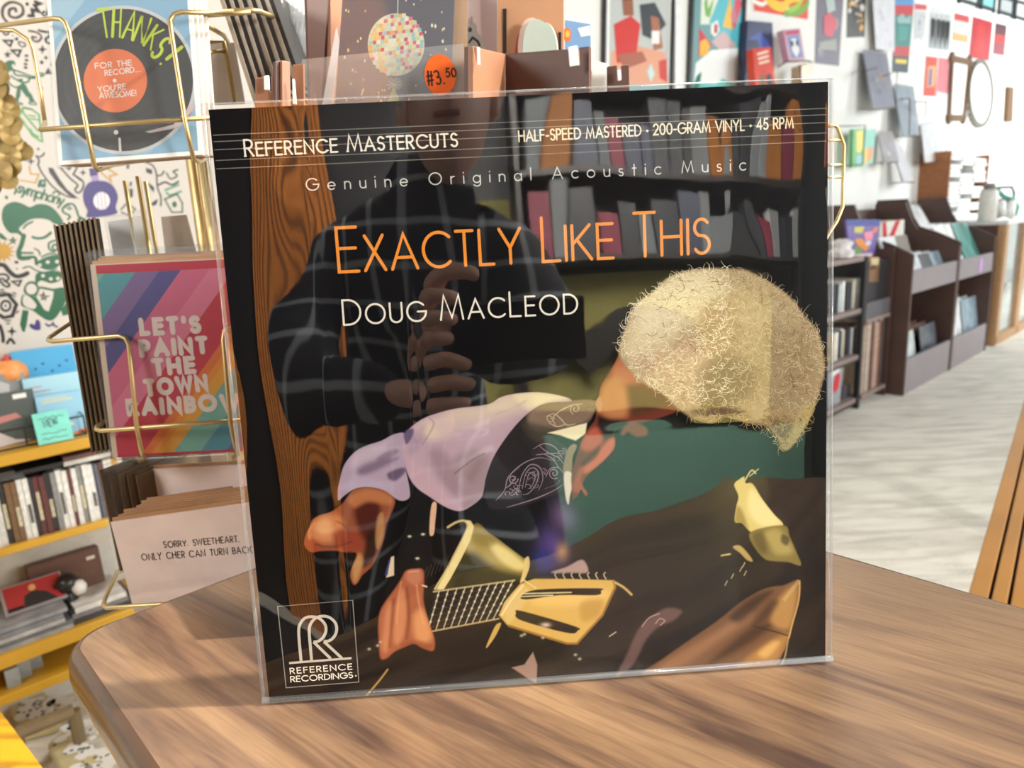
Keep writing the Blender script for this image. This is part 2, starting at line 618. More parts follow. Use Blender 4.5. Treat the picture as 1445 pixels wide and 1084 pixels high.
# ------------------------------------------------------------------ painting on a fine mesh (for printed pictures with soft tones)
class Canvas:
    """colours held per vertex of a fine grid; X, Y are the picture coordinates of each vertex"""
    def __init__(self, X, Y):
        self.X, self.Y = X, Y
        self.C = np.zeros(X.shape + (3,), np.float32)

    def fill(self, rgb):
        self.C[:] = lin(rgb)

    def box_(self, pts, m):
        xs, ys = [p[0] for p in pts], [p[1] for p in pts]
        sel = (self.X > min(xs) - m) & (self.X < max(xs) + m) & (self.Y > min(ys) - m) & (self.Y < max(ys) + m)
        r = np.where(sel.any(1))[0]
        c = np.where(sel.any(0))[0]
        if len(r) == 0: return None
        return slice(r[0], r[-1] + 1), slice(c[0], c[-1] + 1)

    def mask(self, pts, f=1.0):
        sl = self.box_(pts, f * 1.5 + 1)
        if sl is None: return None, None
        X, Y = self.X[sl], self.Y[sl]
        d2 = np.full(X.shape, 1e12)
        ins = np.zeros(X.shape, bool)
        n = len(pts)
        for i in range(n):
            x0, y0 = pts[i]
            x1, y1 = pts[(i + 1) % n]
            ex, ey = x1 - x0, y1 - y0
            L = ex * ex + ey * ey + 1e-12
            t = np.clip(((X - x0) * ex + (Y - y0) * ey) / L, 0, 1)
            d2 = np.minimum(d2, (X - x0 - t * ex) ** 2 + (Y - y0 - t * ey) ** 2)
            if y0 != y1:
                cr = ((y0 > Y) != (y1 > Y)) & (X < (x1 - x0) * (Y - y0) / (y1 - y0) + x0)
                ins ^= cr
        sd = np.sqrt(d2) * np.where(ins, 1, -1)
        m = np.clip(sd / (2 * f) + .5, 0, 1)
        return sl, m * m * (3 - 2 * m)

    def blend(self, sl, m, rgb):
        c = np.array(lin(rgb), np.float32)
        self.C[sl] = self.C[sl] * (1 - m[..., None]) + c * m[..., None]

    def poly(self, pts, rgb, f=1.0, a=1.0, clip=None, curve=True):
        if curve and len(pts) > 3: pts = smooth_path(pts, 4, True)
        sl, m = self.mask(pts, f)
        if sl is None: return
        if clip is not None: m = m * clip[sl]
        self.blend(sl, m * a, rgb)

    def blob(self, x, y, rx, ry, rgb, a=1.0, rot=0.0, clip=None, p=2.0):
        R = max(rx, ry) * 2.2
        sl = self.box_([(x - R, y - R), (x + R, y + R)], 0)
        if sl is None: return
        X, Y = self.X[sl] - x, self.Y[sl] - y
        c, s = math.cos(rot), math.sin(rot)
        u, v = (X * c + Y * s) / rx, (-X * s + Y * c) / ry
        m = np.exp(-(u * u + v * v) ** (p / 2)) * a
        if clip is not None: m = m * clip[sl]
        self.blend(sl, m, rgb)

    def full_mask(self, pts, f=1.0):
        out = np.zeros(self.X.shape, np.float32)
        sl, m = self.mask(smooth_path(pts, 4, True), f)
        if sl is not None: out[sl] = m
        return out

    def line(self, pts, w, rgb, a=1.0, f=.6, clip=None, curve=True):
        if curve and len(pts) > 2: pts = smooth_path(pts, 5)
        sl = self.box_(pts, w + f + 2)
        if sl is None: return
        X, Y = self.X[sl], self.Y[sl]
        d2 = np.full(X.shape, 1e12)
        for i in range(len(pts) - 1):
            x0, y0 = pts[i]
            x1, y1 = pts[i + 1]
            ex, ey = x1 - x0, y1 - y0
            t = np.clip(((X - x0) * ex + (Y - y0) * ey) / (ex * ex + ey * ey + 1e-12), 0, 1)
            d2 = np.minimum(d2, (X - x0 - t * ex) ** 2 + (Y - y0 - t * ey) ** 2)
        m = np.clip((w / 2 - np.sqrt(d2)) / (2 * f) + .5, 0, 1) * a
        if clip is not None: m = m * clip[sl]
        self.blend(sl, m, rgb)


def project(P):
    d = P - EYE
    z = d.dot(CF)
    return CX + FPX * d.dot(CR) / z, CY - FPX * d.dot(CU) / z


def grid_print(name, fr, quad, nx, ny, paint, material, parent, z=0.0):
    """a printed sheet over the local quad (bl, br, tr, tl) whose inks come from paint(canvas)"""
    bl, br, tr, tl = [np.array(p[:2]) for p in quad]
    U, V = np.meshgrid(np.linspace(0, 1, nx), np.linspace(0, 1, ny))
    L = (bl * ((1 - U) * (1 - V))[..., None] + br * (U * (1 - V))[..., None] + tr * (U * V)[..., None] + tl * ((1 - U) * V)[..., None])
    o, e, v = np.array(fr.o - EYE), np.array(fr.e), np.array(fr.v)
    P = o + L[..., :1] * e + L[..., 1:] * v
    zz = P @ np.array(CF)
    cv = Canvas(CX + FPX * (P @ np.array(CR)) / zz, CY - FPX * (P @ np.array(CU)) / zz)
    paint(cv)
    me = bpy.data.meshes.new(name)
    n = nx * ny
    co = np.concatenate([L.reshape(n, 2), np.full((n, 1), z)], 1).astype(np.float32)
    idx = np.arange(n).reshape(ny, nx)
    quads = np.stack([idx[:-1, :-1], idx[:-1, 1:], idx[1:, 1:], idx[1:, :-1]], -1).reshape(-1)
    nf = (nx - 1) * (ny - 1)
    me.vertices.add(n)
    me.vertices.foreach_set('co', co.ravel())
    me.loops.add(nf * 4)
    me.loops.foreach_set('vertex_index', quads.astype(np.int32))
    me.polygons.add(nf)
    me.polygons.foreach_set('loop_start', np.arange(0, nf * 4, 4, dtype=np.int32))
    me.materials.append(material)
    at = me.color_attributes.new('ink', 'FLOAT_COLOR', 'POINT')
    at.data.foreach_set('color', np.concatenate([cv.C.reshape(n, 3), np.ones((n, 1), np.float32)], 1).astype(np.float32).ravel())
    me.update()
    me.validate()
    return add_obj(name, me, parent)
# ================================================================== THE SETTING
def structure(name, mb, m, M=None):
    o = mb.build(name, m, None, M)
    return tag(o, kind='structure')


def carpet_mat():
    m, nt, b = nt_new('cream_carpet')
    tc = N(nt, 'ShaderNodeTexCoord')
    mp = N(nt, 'ShaderNodeMapping')
    mp.inputs['Rotation'].default_value = (0, 0, math.radians(40))
    mp.inputs['Scale'].default_value = (3.0, 17, 1)
    nt.links.new(tc.outputs['Object'], mp.inputs['Vector'])
    n1 = N(nt, 'ShaderNodeTexNoise')
    n1.inputs['Scale'].default_value = 1.0
    n1.inputs['Detail'].default_value = 4
    n1.inputs['Distortion'].default_value = 1.2
    nt.links.new(mp.outputs[0], n1.inputs['Vector'])
    n2 = N(nt, 'ShaderNodeTexNoise')
    n2.inputs['Scale'].default_value = 160
    nt.links.new(tc.outputs['Object'], n2.inputs['Vector'])
    rp = N(nt, 'ShaderNodeValToRGB')
    e = rp.color_ramp.elements
    e[0].position, e[1].position = 0.3, 0.62
    e[0].color = lin((190, 185, 172)) + (1,)
    e[1].color = lin((226, 221, 208)) + (1,)
    nt.links.new(n1.outputs['Fac'], rp.inputs['Fac'])
    mx = N(nt, 'ShaderNodeMixRGB', blend_type='OVERLAY')
    mx.inputs[0].default_value = 0.35
    nt.links.new(rp.outputs[0], mx.inputs[1])
    nt.links.new(n2.outputs['Fac'], mx.inputs[2])
    nt.links.new(mx.outputs[0], b.inputs['Base Color'])
    b.inputs['Roughness'].default_value = 0.9
    bp = N(nt, 'ShaderNodeBump')
    bp.inputs['Strength'].default_value = 0.5
    bp.inputs['Distance'].default_value = 0.006
    nt.links.new(n1.outputs['Fac'], bp.inputs['Height'])
    nt.links.new(bp.outputs['Normal'], b.inputs['Normal'])
    return m


WALLM = mat('white_wall_paint', (232, 232, 226), 0.7, noise=0.02, scale=3)
fl = MB().box((-4.5, -4.0, -0.05), (9.5, 9.5, 0.0))
structure('floor', fl, carpet_mat())
wl = MB()
for_wall = [(-3.0, WALL_T), (9.6, WALL_T), (9.6, WALL_T + 0.1), (-3.0, WALL_T + 0.1)]
wl.prism([(W(s, t, 0).x, W(s, t, 0).y) for s, t in for_wall], 0.0, 2.75)
structure('wall_left', wl, WALLM)
# the end of the shop: a wall with a big bright window opening beside it
wl = MB()
wl.prism([(W(s, t, 0).x, W(s, t, 0).y) for s, t in [(9.5, WALL_T - 1.0), (9.6, WALL_T - 1.0), (9.6, WALL_T), (9.5, WALL_T)]], 0.0, 2.75)
structure('wall_back', wl, WALLM)
bb = MB()
bb.prism([(W(s, t, 0).x, W(s, t, 0).y) for s, t in [(-3.0, WALL_T - .012), (9.5, WALL_T - .012), (9.5, WALL_T), (-3.0, WALL_T)]], 0.0, 0.09)
structure('baseboard_left', bb, WALLM)

# ---- behind the viewer: what the plastic sleeve mirrors
def ywall(x0, x1, z0, z1, y0=-2.05, y1=-2.0):
    return MB().box((x0, y0, z0), (x1, y1, z1))
DARKM = mat('charcoal_wall_paint', (22, 22, 25), 0.6)
structure('wall_front', ywall(-3.2, 4.0, 0, 2.75, -2.15, -2.05), DARKM)
OLIVE = mat('olive_wall_panelling', (176, 166, 96), 0.8, noise=.05)
TEAL = mat('teal_wall_panelling', (104, 150, 132), 0.8, noise=.05)
GREYT = mat('grey_ledge_paint', (170, 176, 182), 0.5)
DBR = mat('black_brown_wood', (36, 30, 28), .5)
structure('trim_1', ywall(-0.48, 1.30, 0.70, 1.29), OLIVE)
structure('trim_2', ywall(0.02, 0.24, 1.29, 1.56), OLIVE)
structure('trim_3', ywall(0.25, 1.75, 0.16, 0.60), TEAL)
structure('trim_5', ywall(0.15, 1.8, 0.06, 0.16, -2.05, -1.95), GREYT)
mb = MB()
mb.prism(smooth_path([(.24, 1.10), (.36, 1.11), (.42, 1.04), (.50, 1.05), (.55, 1.12), (.72, 1.13), (.86, 1.05), (.72, .98), (.64, .88), (.56, .96), (.5, .86), (.40, .93), (.3, .90), (.26, 1.02)], 5, True), 0, .06, fn=lambda x, z, y: (x, -1.93 - y, z))
structure('dark_mirror_shape', mb, DBR)  # unseen dark shape, added for the dark patch it mirrors in the sleeve


def door_mat():
    m, nt, b = nt_new('orange_brown_door')
    tc = N(nt, 'ShaderNodeTexCoord')
    mp = N(nt, 'ShaderNodeMapping')
    mp.inputs['Scale'].default_value = (9, 9, 1.1)
    nt.links.new(tc.outputs['Object'], mp.inputs['Vector'])
    w_ = N(nt, 'ShaderNodeTexWave', wave_type='BANDS', bands_direction='X')
    w_.inputs['Scale'].default_value = 1.1
    w_.inputs['Distortion'].default_value = 7
    w_.inputs['Detail'].default_value = 3
    nt.links.new(mp.outputs[0], w_.inputs['Vector'])
    rp = N(nt, 'ShaderNodeValToRGB')
    rp.color_ramp.elements[0].position = .12
    rp.color_ramp.elements[1].position = .45
    rp.color_ramp.elements[0].color = lin((112, 62, 26)) + (1,)
    rp.color_ramp.elements[1].color = lin((214, 132, 58)) + (1,)
    nt.links.new(w_.outputs['Fac'], rp.inputs['Fac'])
    nt.links.new(rp.outputs[0], b.inputs['Base Color'])
    b.inputs['Roughness'].default_value = .45
    return m


structure('door_1', ywall(-0.98, -0.52, 0.0, 2.1, -2.05, -1.99), door_mat())
# ================================================================== THE TABLE
def walnut_mat(name='walnut_laminate', rot=128.0):
    m, nt, b = nt_new(name)
    tc = N(nt, 'ShaderNodeTexCoord')
    mp0 = N(nt, 'ShaderNodeMapping')
    mp0.inputs['Rotation'].default_value = (0, 0, math.radians(rot - 90))
    nt.links.new(tc.outputs['Object'], mp0.inputs['Vector'])
    # broad figure
    nb = N(nt, 'ShaderNodeTexNoise')
    mpb = N(nt, 'ShaderNodeMapping')
    mpb.inputs['Scale'].default_value = (2.6, 24, 1)
    nt.links.new(mp0.outputs[0], mpb.inputs['Vector'])
    nt.links.new(mpb.outputs[0], nb.inputs['Vector'])
    nb.inputs['Scale'].default_value = 1.0
    nb.inputs['Detail'].default_value = 5
    nb.inputs['Roughness'].default_value = 0.6
    nb.inputs['Distortion'].default_value = 0.7
    # fine pores
    nf = N(nt, 'ShaderNodeTexNoise')
    mpf = N(nt, 'ShaderNodeMapping')
    mpf.inputs['Scale'].default_value = (28, 480, 1)
    nt.links.new(mp0.outputs[0], mpf.inputs['Vector'])
    nt.links.new(mpf.outputs[0], nf.inputs['Vector'])
    nf.inputs['Scale'].default_value = 1.0
    nf.inputs['Detail'].default_value = 3
    rp = N(nt, 'ShaderNodeValToRGB')
    e = rp.color_ramp.elements
    e[0].position, e[1].position = 0.36, 0.57
    e[0].color = lin((84, 63, 53)) + (1,)
    e[1].color = lin((146, 116, 87)) + (1,)
    k = e.new(0.47)
    k.color = lin((126, 98, 75)) + (1,)
    nt.links.new(nb.outputs['Fac'], rp.inputs['Fac'])
    r2 = N(nt, 'ShaderNodeValToRGB')
    r2.color_ramp.elements[0].position = 0.35
    r2.color_ramp.elements[1].position = 0.6
    r2.color_ramp.elements[0].color = (0.72, 0.70, 0.68, 1)
    r2.color_ramp.elements[1].color = (1.06, 1.06, 1.06, 1)
    nt.links.new(nf.outputs['Fac'], r2.inputs['Fac'])
    mx = N(nt, 'ShaderNodeMixRGB', blend_type='MULTIPLY')
    mx.inputs[0].default_value = 0.6
    nt.links.new(rp.outputs[0], mx.inputs[1])
    nt.links.new(r2.outputs[0], mx.inputs[2])
    nt.links.new(mx.outputs[0], b.inputs['Base Color'])
    b.inputs['Roughness'].default_value = 0.34
    b.inputs['Coat Weight'].default_value = 0.9
    b.inputs['Coat Roughness'].default_value = 0.22
    b.inputs['Specular IOR Level'].default_value = 0.45
    return m


TAZ = math.radians(46.5)
TA = Vector((math.sin(TAZ), math.cos(TAZ), 0))       # along the short side, away to the right
TB = Vector((math.cos(TAZ), -math.sin(TAZ), 0))      # along the long side, towards the front right
_l = on_z(140, 1005, TABLE_Z)
_b = on_z(280, 831, TABLE_Z)
_rr = on_z(1300, 816, TABLE_Z)
TA0, TA1 = _l.dot(TA), _rr.dot(TA)
TB0 = _b.dot(TB)
TB1 = TB0 + 0.95
tab = empty('side_table', Matrix.Translation((0, 0, 0)), 'small table with walnut wood-grain top and rounded dark brown edge', 'table')


def rr_outline(a0, a1, b0, b1, r, n=8):
    out = []
    for ca, cb, s in ((a0 + r, b0 + r, 180), (a1 - r, b0 + r, 270), (a1 - r, b1 - r, 0), (a0 + r, b1 - r, 90)):
        for k in range(n + 1):
            an = math.radians(s + 90 * k / n)
            out.append((ca + r * math.cos(an), cb + r * math.sin(an)))
    return out


EDGE = 0.009
inner = rr_outline(TA0 + EDGE, TA1 - EDGE * .3, TB0 + EDGE * .3, TB1 - EDGE, 0.022)
ta_xy = lambda a, b_, z: (TA * a + TB * b_ + ZV * z)
top = MB().prism(inner, TABLE_Z - 0.028, TABLE_Z, fn=lambda a, b_, z: ta_xy(a, b_, z))
top.build('tabletop', walnut_mat(), tab)
edge = MB()
prof = [(0, 0.0), (.35, -.0008), (.7, -.004), (.92, -.010), (1.0, -.017), (.92, -.024), (.6, -.0295), (0, -.0305)]
rings = []
for (a, b_) in inner:
    rings.append((a, b_))
n_ = len(rings)
vs, fs = [], []
for i, (a, b_) in enumerate(rings):
    pa, pb = rings[i - 1]
    qa, qb = rings[(i + 1) % n_]
    d = Vector((qa - pa, qb - pb)).normalized()
    nx, ny = d.y, -d.x
    ow = EDGE if True else 0
    for (k, dz) in prof:
        vs.append(tuple(ta_xy(a + nx * ow * k, b_ + ny * ow * k, TABLE_Z + dz)))
m_ = len(prof)
for i in range(n_):
    j = (i + 1) % n_
    for k in range(m_ - 1):
        fs.append((i * m_ + k, i * m_ + k + 1, j * m_ + k + 1, j * m_ + k))
edge.add(vs, fs)
eo = edge.build('edge_band', mat('brown_edge_band', (74, 49, 31), 0.22, noise=.15, scale=12), tab, smooth=True)
eo['label'] = 'rounded dark brown edge band'
BLK = mat('black_metal', (28, 28, 30), 0.45)
for a_ in (TA0 + .06, TA1 - .06):
    for b__ in (TB0 + .06, TB1 - .06):
        c = ta_xy(a_, b__, 0)
        MB().tube([(c.x, c.y, 0), (c.x, c.y, TABLE_Z - .028)], .016, 10).build('leg', BLK, tab)
# ================================================================== THE RECORD
YAW, LEAN = math.radians(2.27), math.radians(5.62)
RE = Vector((math.cos(YAW), math.sin(YAW), 0))
RN = Vector((-math.sin(YAW), math.cos(YAW), 0))
RV = ZV * math.cos(LEAN) + RN * math.sin(LEAN)
RO = Vector((-0.143, 0.344, TABLE_Z + 0.0035))
RF = Frame(RO, RE, RV)          # RF.n looks out of the cover towards the viewer
JT = 0.0035                     # jacket thickness
jac = RF.qs([(380.8, 994), (1164.4, 935.5), (1168.5, 115.5), (294.3, 154.8)])
rec = empty('record_album', RF.M, 'black record album with a bowed guitarist on its cover, standing in a clear sleeve', 'record album')
MB().prism(jac, -JT, 0).build('jacket', mat('black_card', (10, 11, 13), 0.6, noise=.02, spec=.1), rec)


def paint_cover(cv):
    X, Y = cv.X, cv.Y
    r = random.Random(3)
    cv.fill((9, 10, 13))
    # faint blue-black and brown-black areas of the studio background
    cv.blob(450, 330, 260, 200, (11, 14, 19), .8)
    cv.blob(1100, 330, 160, 240, (12, 14, 19), .8)
    cv.blob(480, 820, 180, 200, (14, 11, 10), .8)
    cv.blob(760, 900, 260, 110, (15, 12, 10), .7)
    cv.blob(900, 760, 200, 130, (12, 11, 11), .8)
    cv.blob(1000, 640, 140, 90, (8, 8, 10), .9)
    P = cv.poly
    # ---- vest, dark with a lighter shoulder
    vest = [(754, 575), (776, 567), (804, 565), (840, 566), (835, 590), (822, 606), (812, 616), (806, 640), (800, 665), (796, 690), (760, 707), (713, 718), (690, 716), (684, 690), (685, 675), (699, 639), (727, 600)]
    P(vest, (36, 32, 36), 1.2)
    vm = cv.full_mask(vest, 1.0)
    P([(754, 573), (804, 563), (842, 565), (832, 592), (800, 604), (770, 610), (745, 600)], (128, 108, 92), 5, .95, vm)
    P([(735, 595), (765, 600), (800, 607), (812, 616), (790, 628), (750, 620)], (62, 58, 50), 5, .8, vm)
    P([(760, 625), (800, 612), (808, 640), (796, 690), (770, 700), (745, 680)], (52, 46, 54), 8, .6, vm)
    # ---- shirt: cuff and sleeve
    sleeve = [(568, 632), (571.8, 614), (580, 603), (597, 591), (616, 583.7), (643.8, 576.7), (688, 571), (706, 561), (726.8, 556), (760, 553.8), (796, 560), (806, 566), (776, 568), (754.5, 576), (726.8, 601), (699, 640), (686, 672), (680, 700), (665, 714), (649, 721), (630, 716), (608, 702), (588, 688), (577, 672), (570, 650)]
    cuff = [(477.5, 706), (477, 692), (479, 680), (486, 656), (502, 637), (520, 628), (538.6, 622), (556, 613), (572, 613), (570, 640), (573, 665), (578, 690), (577, 703), (563, 706), (541, 692), (519, 687), (500, 690), (485, 700)]
    P(cuff, (168, 150, 170), 1.0)
    cm_ = cv.full_mask(cuff, 1.0)
    P(sleeve, (178, 154, 168), 1.0)
    sm_ = cv.full_mask(sleeve, 1.0)
    # light falling on the printed shirt from above
    P([(640, 578), (690, 571), (728, 556), (800, 559), (770, 568), (735, 582), (700, 596), (650, 606), (610, 620), (590, 604)], (206, 190, 172), 9, .9, sm_)
    P([(725, 557), (760, 554), (800, 561), (770, 569), (745, 578)], (226, 214, 178), 6, .95, sm_)
    P([(610, 588), (640, 590), (700, 588), (738, 572), (700, 612), (660, 622), (620, 612)], (190, 166, 176), 10, .6, sm_)
    P([(605, 640), (622, 634), (640, 655), (655, 690), (640, 700), (618, 672)], (128, 104, 110), 9, .55, sm_)
    P([(660, 668), (690, 640), (690, 690), (668, 712), (650, 716)], (138, 116, 120), 8, .6, sm_)
    P([(640, 648), (668, 634), (682, 648), (668, 680), (650, 672)], (122, 100, 96), 8, .5, sm_)
    P([(575, 650), (600, 660), (640, 705), (652, 720), (625, 714), (585, 688)], (190, 160, 172), 7, .7, sm_)
    P([(582, 612), (600, 600), (596, 622), (584, 640), (576, 634)], (150, 130, 152), 6, .6, sm_)
    cv.line([(642, 668), (668, 648), (684, 640)], 2.2, (112, 92, 96), .8, 1.0, sm_)
    cv.line([(596, 628), (612, 600), (606, 590)], 2.0, (140, 118, 138), .7, 1.2, sm_)
    cv.line([(700, 585), (725, 575), (742, 566)], 2, (186, 168, 160), .7, 1.5, sm_)
    # cuff folds
    P([(500, 640), (530, 628), (548, 622), (540, 640), (512, 652), (495, 660)], (188, 170, 186), 6, .8, cm_)
    P([(505, 662), (530, 650), (562, 646), (540, 660), (510, 672)], (110, 92, 116), 5, .8, cm_)
    P([(547, 668), (566, 660), (573, 664), (560, 678), (550, 677)], (84, 70, 98), 3, .9, cm_)
    P([(532, 646), (555, 634), (562, 638), (540, 652)], (120, 100, 122), 3, .7, cm_)
    P([(480, 690), (500, 672), (530, 676), (560, 690), (540, 692), (505, 690)], (176, 160, 184), 6, .7, cm_)
    P([(570, 612), (578, 605), (584, 607), (581, 618), (574, 627), (571, 622)], (92, 80, 112), 2, .95)
    # ---- right hand of the player, forearm out of the cuff
    arm = [(490, 702), (500, 691), (519, 688), (541, 692), (556, 703), (556, 715), (545, 740), (541, 762), (532, 785), (524, 800), (511, 812), (505, 822), (499, 825), (494, 812), (498, 797), (503, 781), (490, 780), (472, 777), (450, 778), (439, 779), (430, 770), (431, 757), (437, 744), (441, 734), (452, 727), (466, 723), (482, 712)]
    P(arm, (150, 74, 34), 1.4)
    am = cv.full_mask(arm, 1.2)
    P([(441, 736), (462, 724), (480, 730), (486, 748), (478, 762), (455, 766), (438, 758)], (218, 130, 66), 7, .9, am)
    P([(446, 740), (458, 732), (468, 738), (466, 752), (452, 754)], (240, 170, 98), 6, .8, am)
    P([(470, 755), (490, 745), (515, 757), (512, 775), (480, 777)], (150, 52, 18), 6, .9, am)
    P([(500, 716), (520, 704), (536, 712), (536, 745), (520, 765), (506, 748)], (74, 20, 10), 6, .95, am)
    P([(520, 752), (536, 752), (530, 785), (512, 800), (514, 775)], (46, 24, 14), 5, .95, am)
    P([(492, 702), (520, 690), (548, 698), (552, 712), (520, 708), (500, 716)], (200, 118, 58), 5, .8, am)
    P([(533, 730), (541, 725), (541, 755), (533, 775), (530, 760)], (196, 140, 78), 3, .7, am)
    P([(497, 800), (506, 782), (512, 790), (507, 812), (500, 822)], (204, 146, 76), 4, .8, am)
    P([(430, 768), (440, 760), (452, 770), (445, 778), (434, 778)], (166, 62, 26), 4, .8, am)
    P([(484, 781), (494, 779), (503, 783), (498, 796), (492, 800), (487, 790)], (30, 16, 12), 2.5, .9)
    cv.line([(446, 768), (462, 772), (480, 770), (496, 764)], 2.2, (104, 36, 16), .7, 1.6, am)
    cv.line([(476, 736), (486, 742), (492, 752)], 2.6, (110, 40, 18), .6, 2, am)
    cv.line([(437, 760), (436, 748), (444, 738)], 2, (236, 160, 92), .6, 1.6, am)
    # ---- guitar body: black front, cream binding, gold side
    P([(560, 800), (590, 745), (640, 735), (662, 742), (655, 770), (640, 800), (620, 830), (590, 832)], (20, 15, 14), 4, .9)
    side = [(666, 742), (690, 752), (715, 770), (735, 785), (744, 792), (742, 808), (733, 818), (690, 824), (640, 830), (628, 830)]
    P(side, (60, 54, 26), 1.5)
    gm = cv.full_mask(side, 1.0)
    P([(668, 742), (700, 758), (744, 792), (740, 808), (700, 800), (670, 780), (655, 775)], (168, 148, 78), 8, .95, gm)
    P([(690, 765), (715, 775), (742, 798), (730, 804), (705, 790)], (222, 204, 130), 5, .9, gm)
    P([(670, 746), (690, 754), (700, 764), (690, 772), (668, 765)], (132, 118, 62), 5, .7, gm)
    P([(640, 830), (660, 800), (690, 806), (735, 816), (690, 826)], (38, 36, 22), 6, .9, gm)
    cv.line([(614, 831), (628, 808), (644, 778), (656, 754), (660, 742), (655, 735), (644, 737), (632, 744)], 3.0, (196, 176, 120), 1, .8)
    P([(616, 832), (630, 806), (646, 776), (657, 752), (661, 741), (657, 734), (664, 735), (669, 743), (664, 762), (650, 790), (636, 816), (626, 832)], (226, 208, 146), 1.0, 1, curve=False)
    P([(740, 790), (746, 786), (747, 800), (740, 818), (734, 822), (738, 806)], (214, 190, 122), 1.2)
    P([(609, 713), (616, 711), (614, 736), (612, 754), (606, 752)], (212, 172, 142), 1.0)
    P([(545, 815), (552, 786), (556, 785), (556, 812)], (208, 190, 160), 1.0, curve=False)
    P([(543, 812), (549, 790), (551, 789), (547, 812)], (66, 66, 116), 1.0, curve=False)
    for (x, y) in ((578, 757), (597, 754), (589, 788)):
        cv.blob(x, y, 2.2, 1.4, (220, 216, 190), 1)
    for k in range(7):
        cv.line([(596 + k * 6, 818 - k * 3), (603 + k * 6, 800 - k * 3)], 1.2, (66, 58, 50), .7)
    # ---- neck
    P([(600, 890), (614, 834), (728, 818), (706, 872), (604, 892)], (24, 19, 18), 1, curve=False)
    cv.line([(612, 835), (726, 819)], 2.2, (176, 160, 120), 1, .7)
    cv.line([(604, 892), (704, 873)], 2.0, (182, 160, 110), 1, .7)
    for k in range(10):
        t = k / 9.0
        x0, y0 = 620 + 104 * t ** .95, 833.5 - 14.2 * t
        x1, y1 = 604 + 92 * t ** .95, 890 - 16.5 * t
        cv.line([(x0, y0), (x1, y1)], 1.5, (196, 186, 156), .85, .5)
        for q in (.12, .26, .42, .6, .78):
            cv.blob(x0 + (x1 - x0) * q, y0 + (y1 - y0) * q, 1.3, 1.3, (240, 234, 214), .8)
    for q in (.14, .3, .46, .62, .78, .92):
        cv.line([(614 - 10 * q, 835 + 55 * q), (728 - 22 * q, 819 + 54 * q)], .7, (120, 108, 84), .25, .4)
    # ---- headstock
    head = [(754, 817), (800, 817), (866, 819), (868, 828), (858, 848), (850, 868), (836, 884), (814, 908), (800, 908), (760, 896), (716, 882), (704, 868), (712, 850), (734, 824)]
    P(head, (206, 168, 88), 1.2, curve=False)
    hm = cv.full_mask(head, 1.0)
    P([(760, 835), (850, 832), (846, 850), (780, 856), (750, 850)], (226, 190, 112), 8, .8, hm)
    P([(820, 850), (850, 846), (845, 868), (822, 876)], (176, 134, 62), 6, .7, hm)
    P([(712, 852), (736, 828), (748, 838), (730, 866), (716, 880)], (214, 186, 120), 4, .8, hm)
    cv.line([(866, 820), (868, 829), (850, 868), (814, 908), (800, 908), (718, 883)], 3.4, (150, 108, 44), .85, .8, None, False)
    P([(735, 842), (758, 832), (844, 830), (848, 834), (842, 840), (790, 840), (744, 846)], (30, 22, 16), 1.0)
    P([(728, 865), (736, 862), (812, 884), (815, 890), (806, 894), (770, 886), (732, 874)], (30, 22, 16), 1.0)
    cv.line([(736, 838), (806, 836)], 1.6, (222, 204, 160), .9)
    cv.line([(734, 842), (780, 840)], 1.4, (222, 204, 160), .9)
    cv.blob(770, 882, 6, 3, (214, 190, 170), .9)
    cv.line([(708, 868), (722, 846), (738, 826)], 3, (228, 210, 160), .9)
    cv.line([(738, 818), (756, 830)], 2, (222, 204, 150), .9)
    for k in range(7):
        x = 786 + k * 11.5
        cv.line([(x, 817), (x - 3, 811), (x - 1, 808)], 1.6, (196, 184, 150), .85)
    cv.line([(868, 822), (880, 829), (891, 839)], 3.2, (196, 172, 100), .95)
    P([(700, 882), (707, 880), (700, 896), (689, 912), (686, 913), (692, 898)], (196, 162, 84), 1.0)
    # ---- fretting hand, lightly moved while playing
    hand = [(573, 806), (586, 803), (597, 805), (598, 825), (597, 845), (601, 865), (607, 885), (613, 903), (611, 918), (596, 914), (584, 908), (568, 914), (556, 920), (545, 929), (537, 928), (535, 905), (534, 882), (537, 862), (545, 848), (556, 833), (566, 818)]
    P(hand, (178, 90, 48), 2.2)
    fm = cv.full_mask(hand, 1.6)
    P([(575, 806), (592, 804), (595, 818), (586, 826), (574, 818)], (204, 122, 84), 4, .8, fm)
    P([(584, 868), (598, 862), (610, 894), (600, 908), (586, 900)], (232, 152, 78), 7, .9, fm)
    P([(562, 842), (570, 832), (574, 870), (566, 905), (556, 905), (556, 868)], (226, 142, 84), 5, .7, fm)
    P([(545, 858), (552, 852), (552, 890), (546, 920), (539, 910)], (222, 138, 82), 5, .7, fm)
    cv.line([(556, 846), (553, 880), (550, 912)], 4, (140, 58, 24), .7, 2, fm)
    cv.line([(574, 830), (577, 865), (574, 900)], 4.5, (140, 58, 24), .7, 2, fm)
    P([(566, 908), (590, 904), (610, 912), (598, 918), (572, 916)], (150, 66, 28), 4, .7, fm)
    cv.line([(566, 822), (562, 850), (560, 880)], 2, (244, 170, 112), .45, 1.6, fm)
    cv.line([(588, 826), (591, 850), (598, 880)], 2.2, (246, 176, 116), .45, 1.8, fm)
    cv.line([(577, 807), (590, 806)], 2.2, (240, 184, 150), .5, 1.2, fm)
    cv.line([(596, 826), (602, 828)], 2, (230, 214, 180), .9)
    # stick end, sparks of light and little details at the foot
    cv.line([(547, 945), (534, 962), (516, 983)], 2.6, (172, 136, 74), .95)
    P([(722, 942), (740, 938), (752, 920), (758, 938), (757, 964), (746, 958)], (150, 122, 110), 1.2, curve=False)
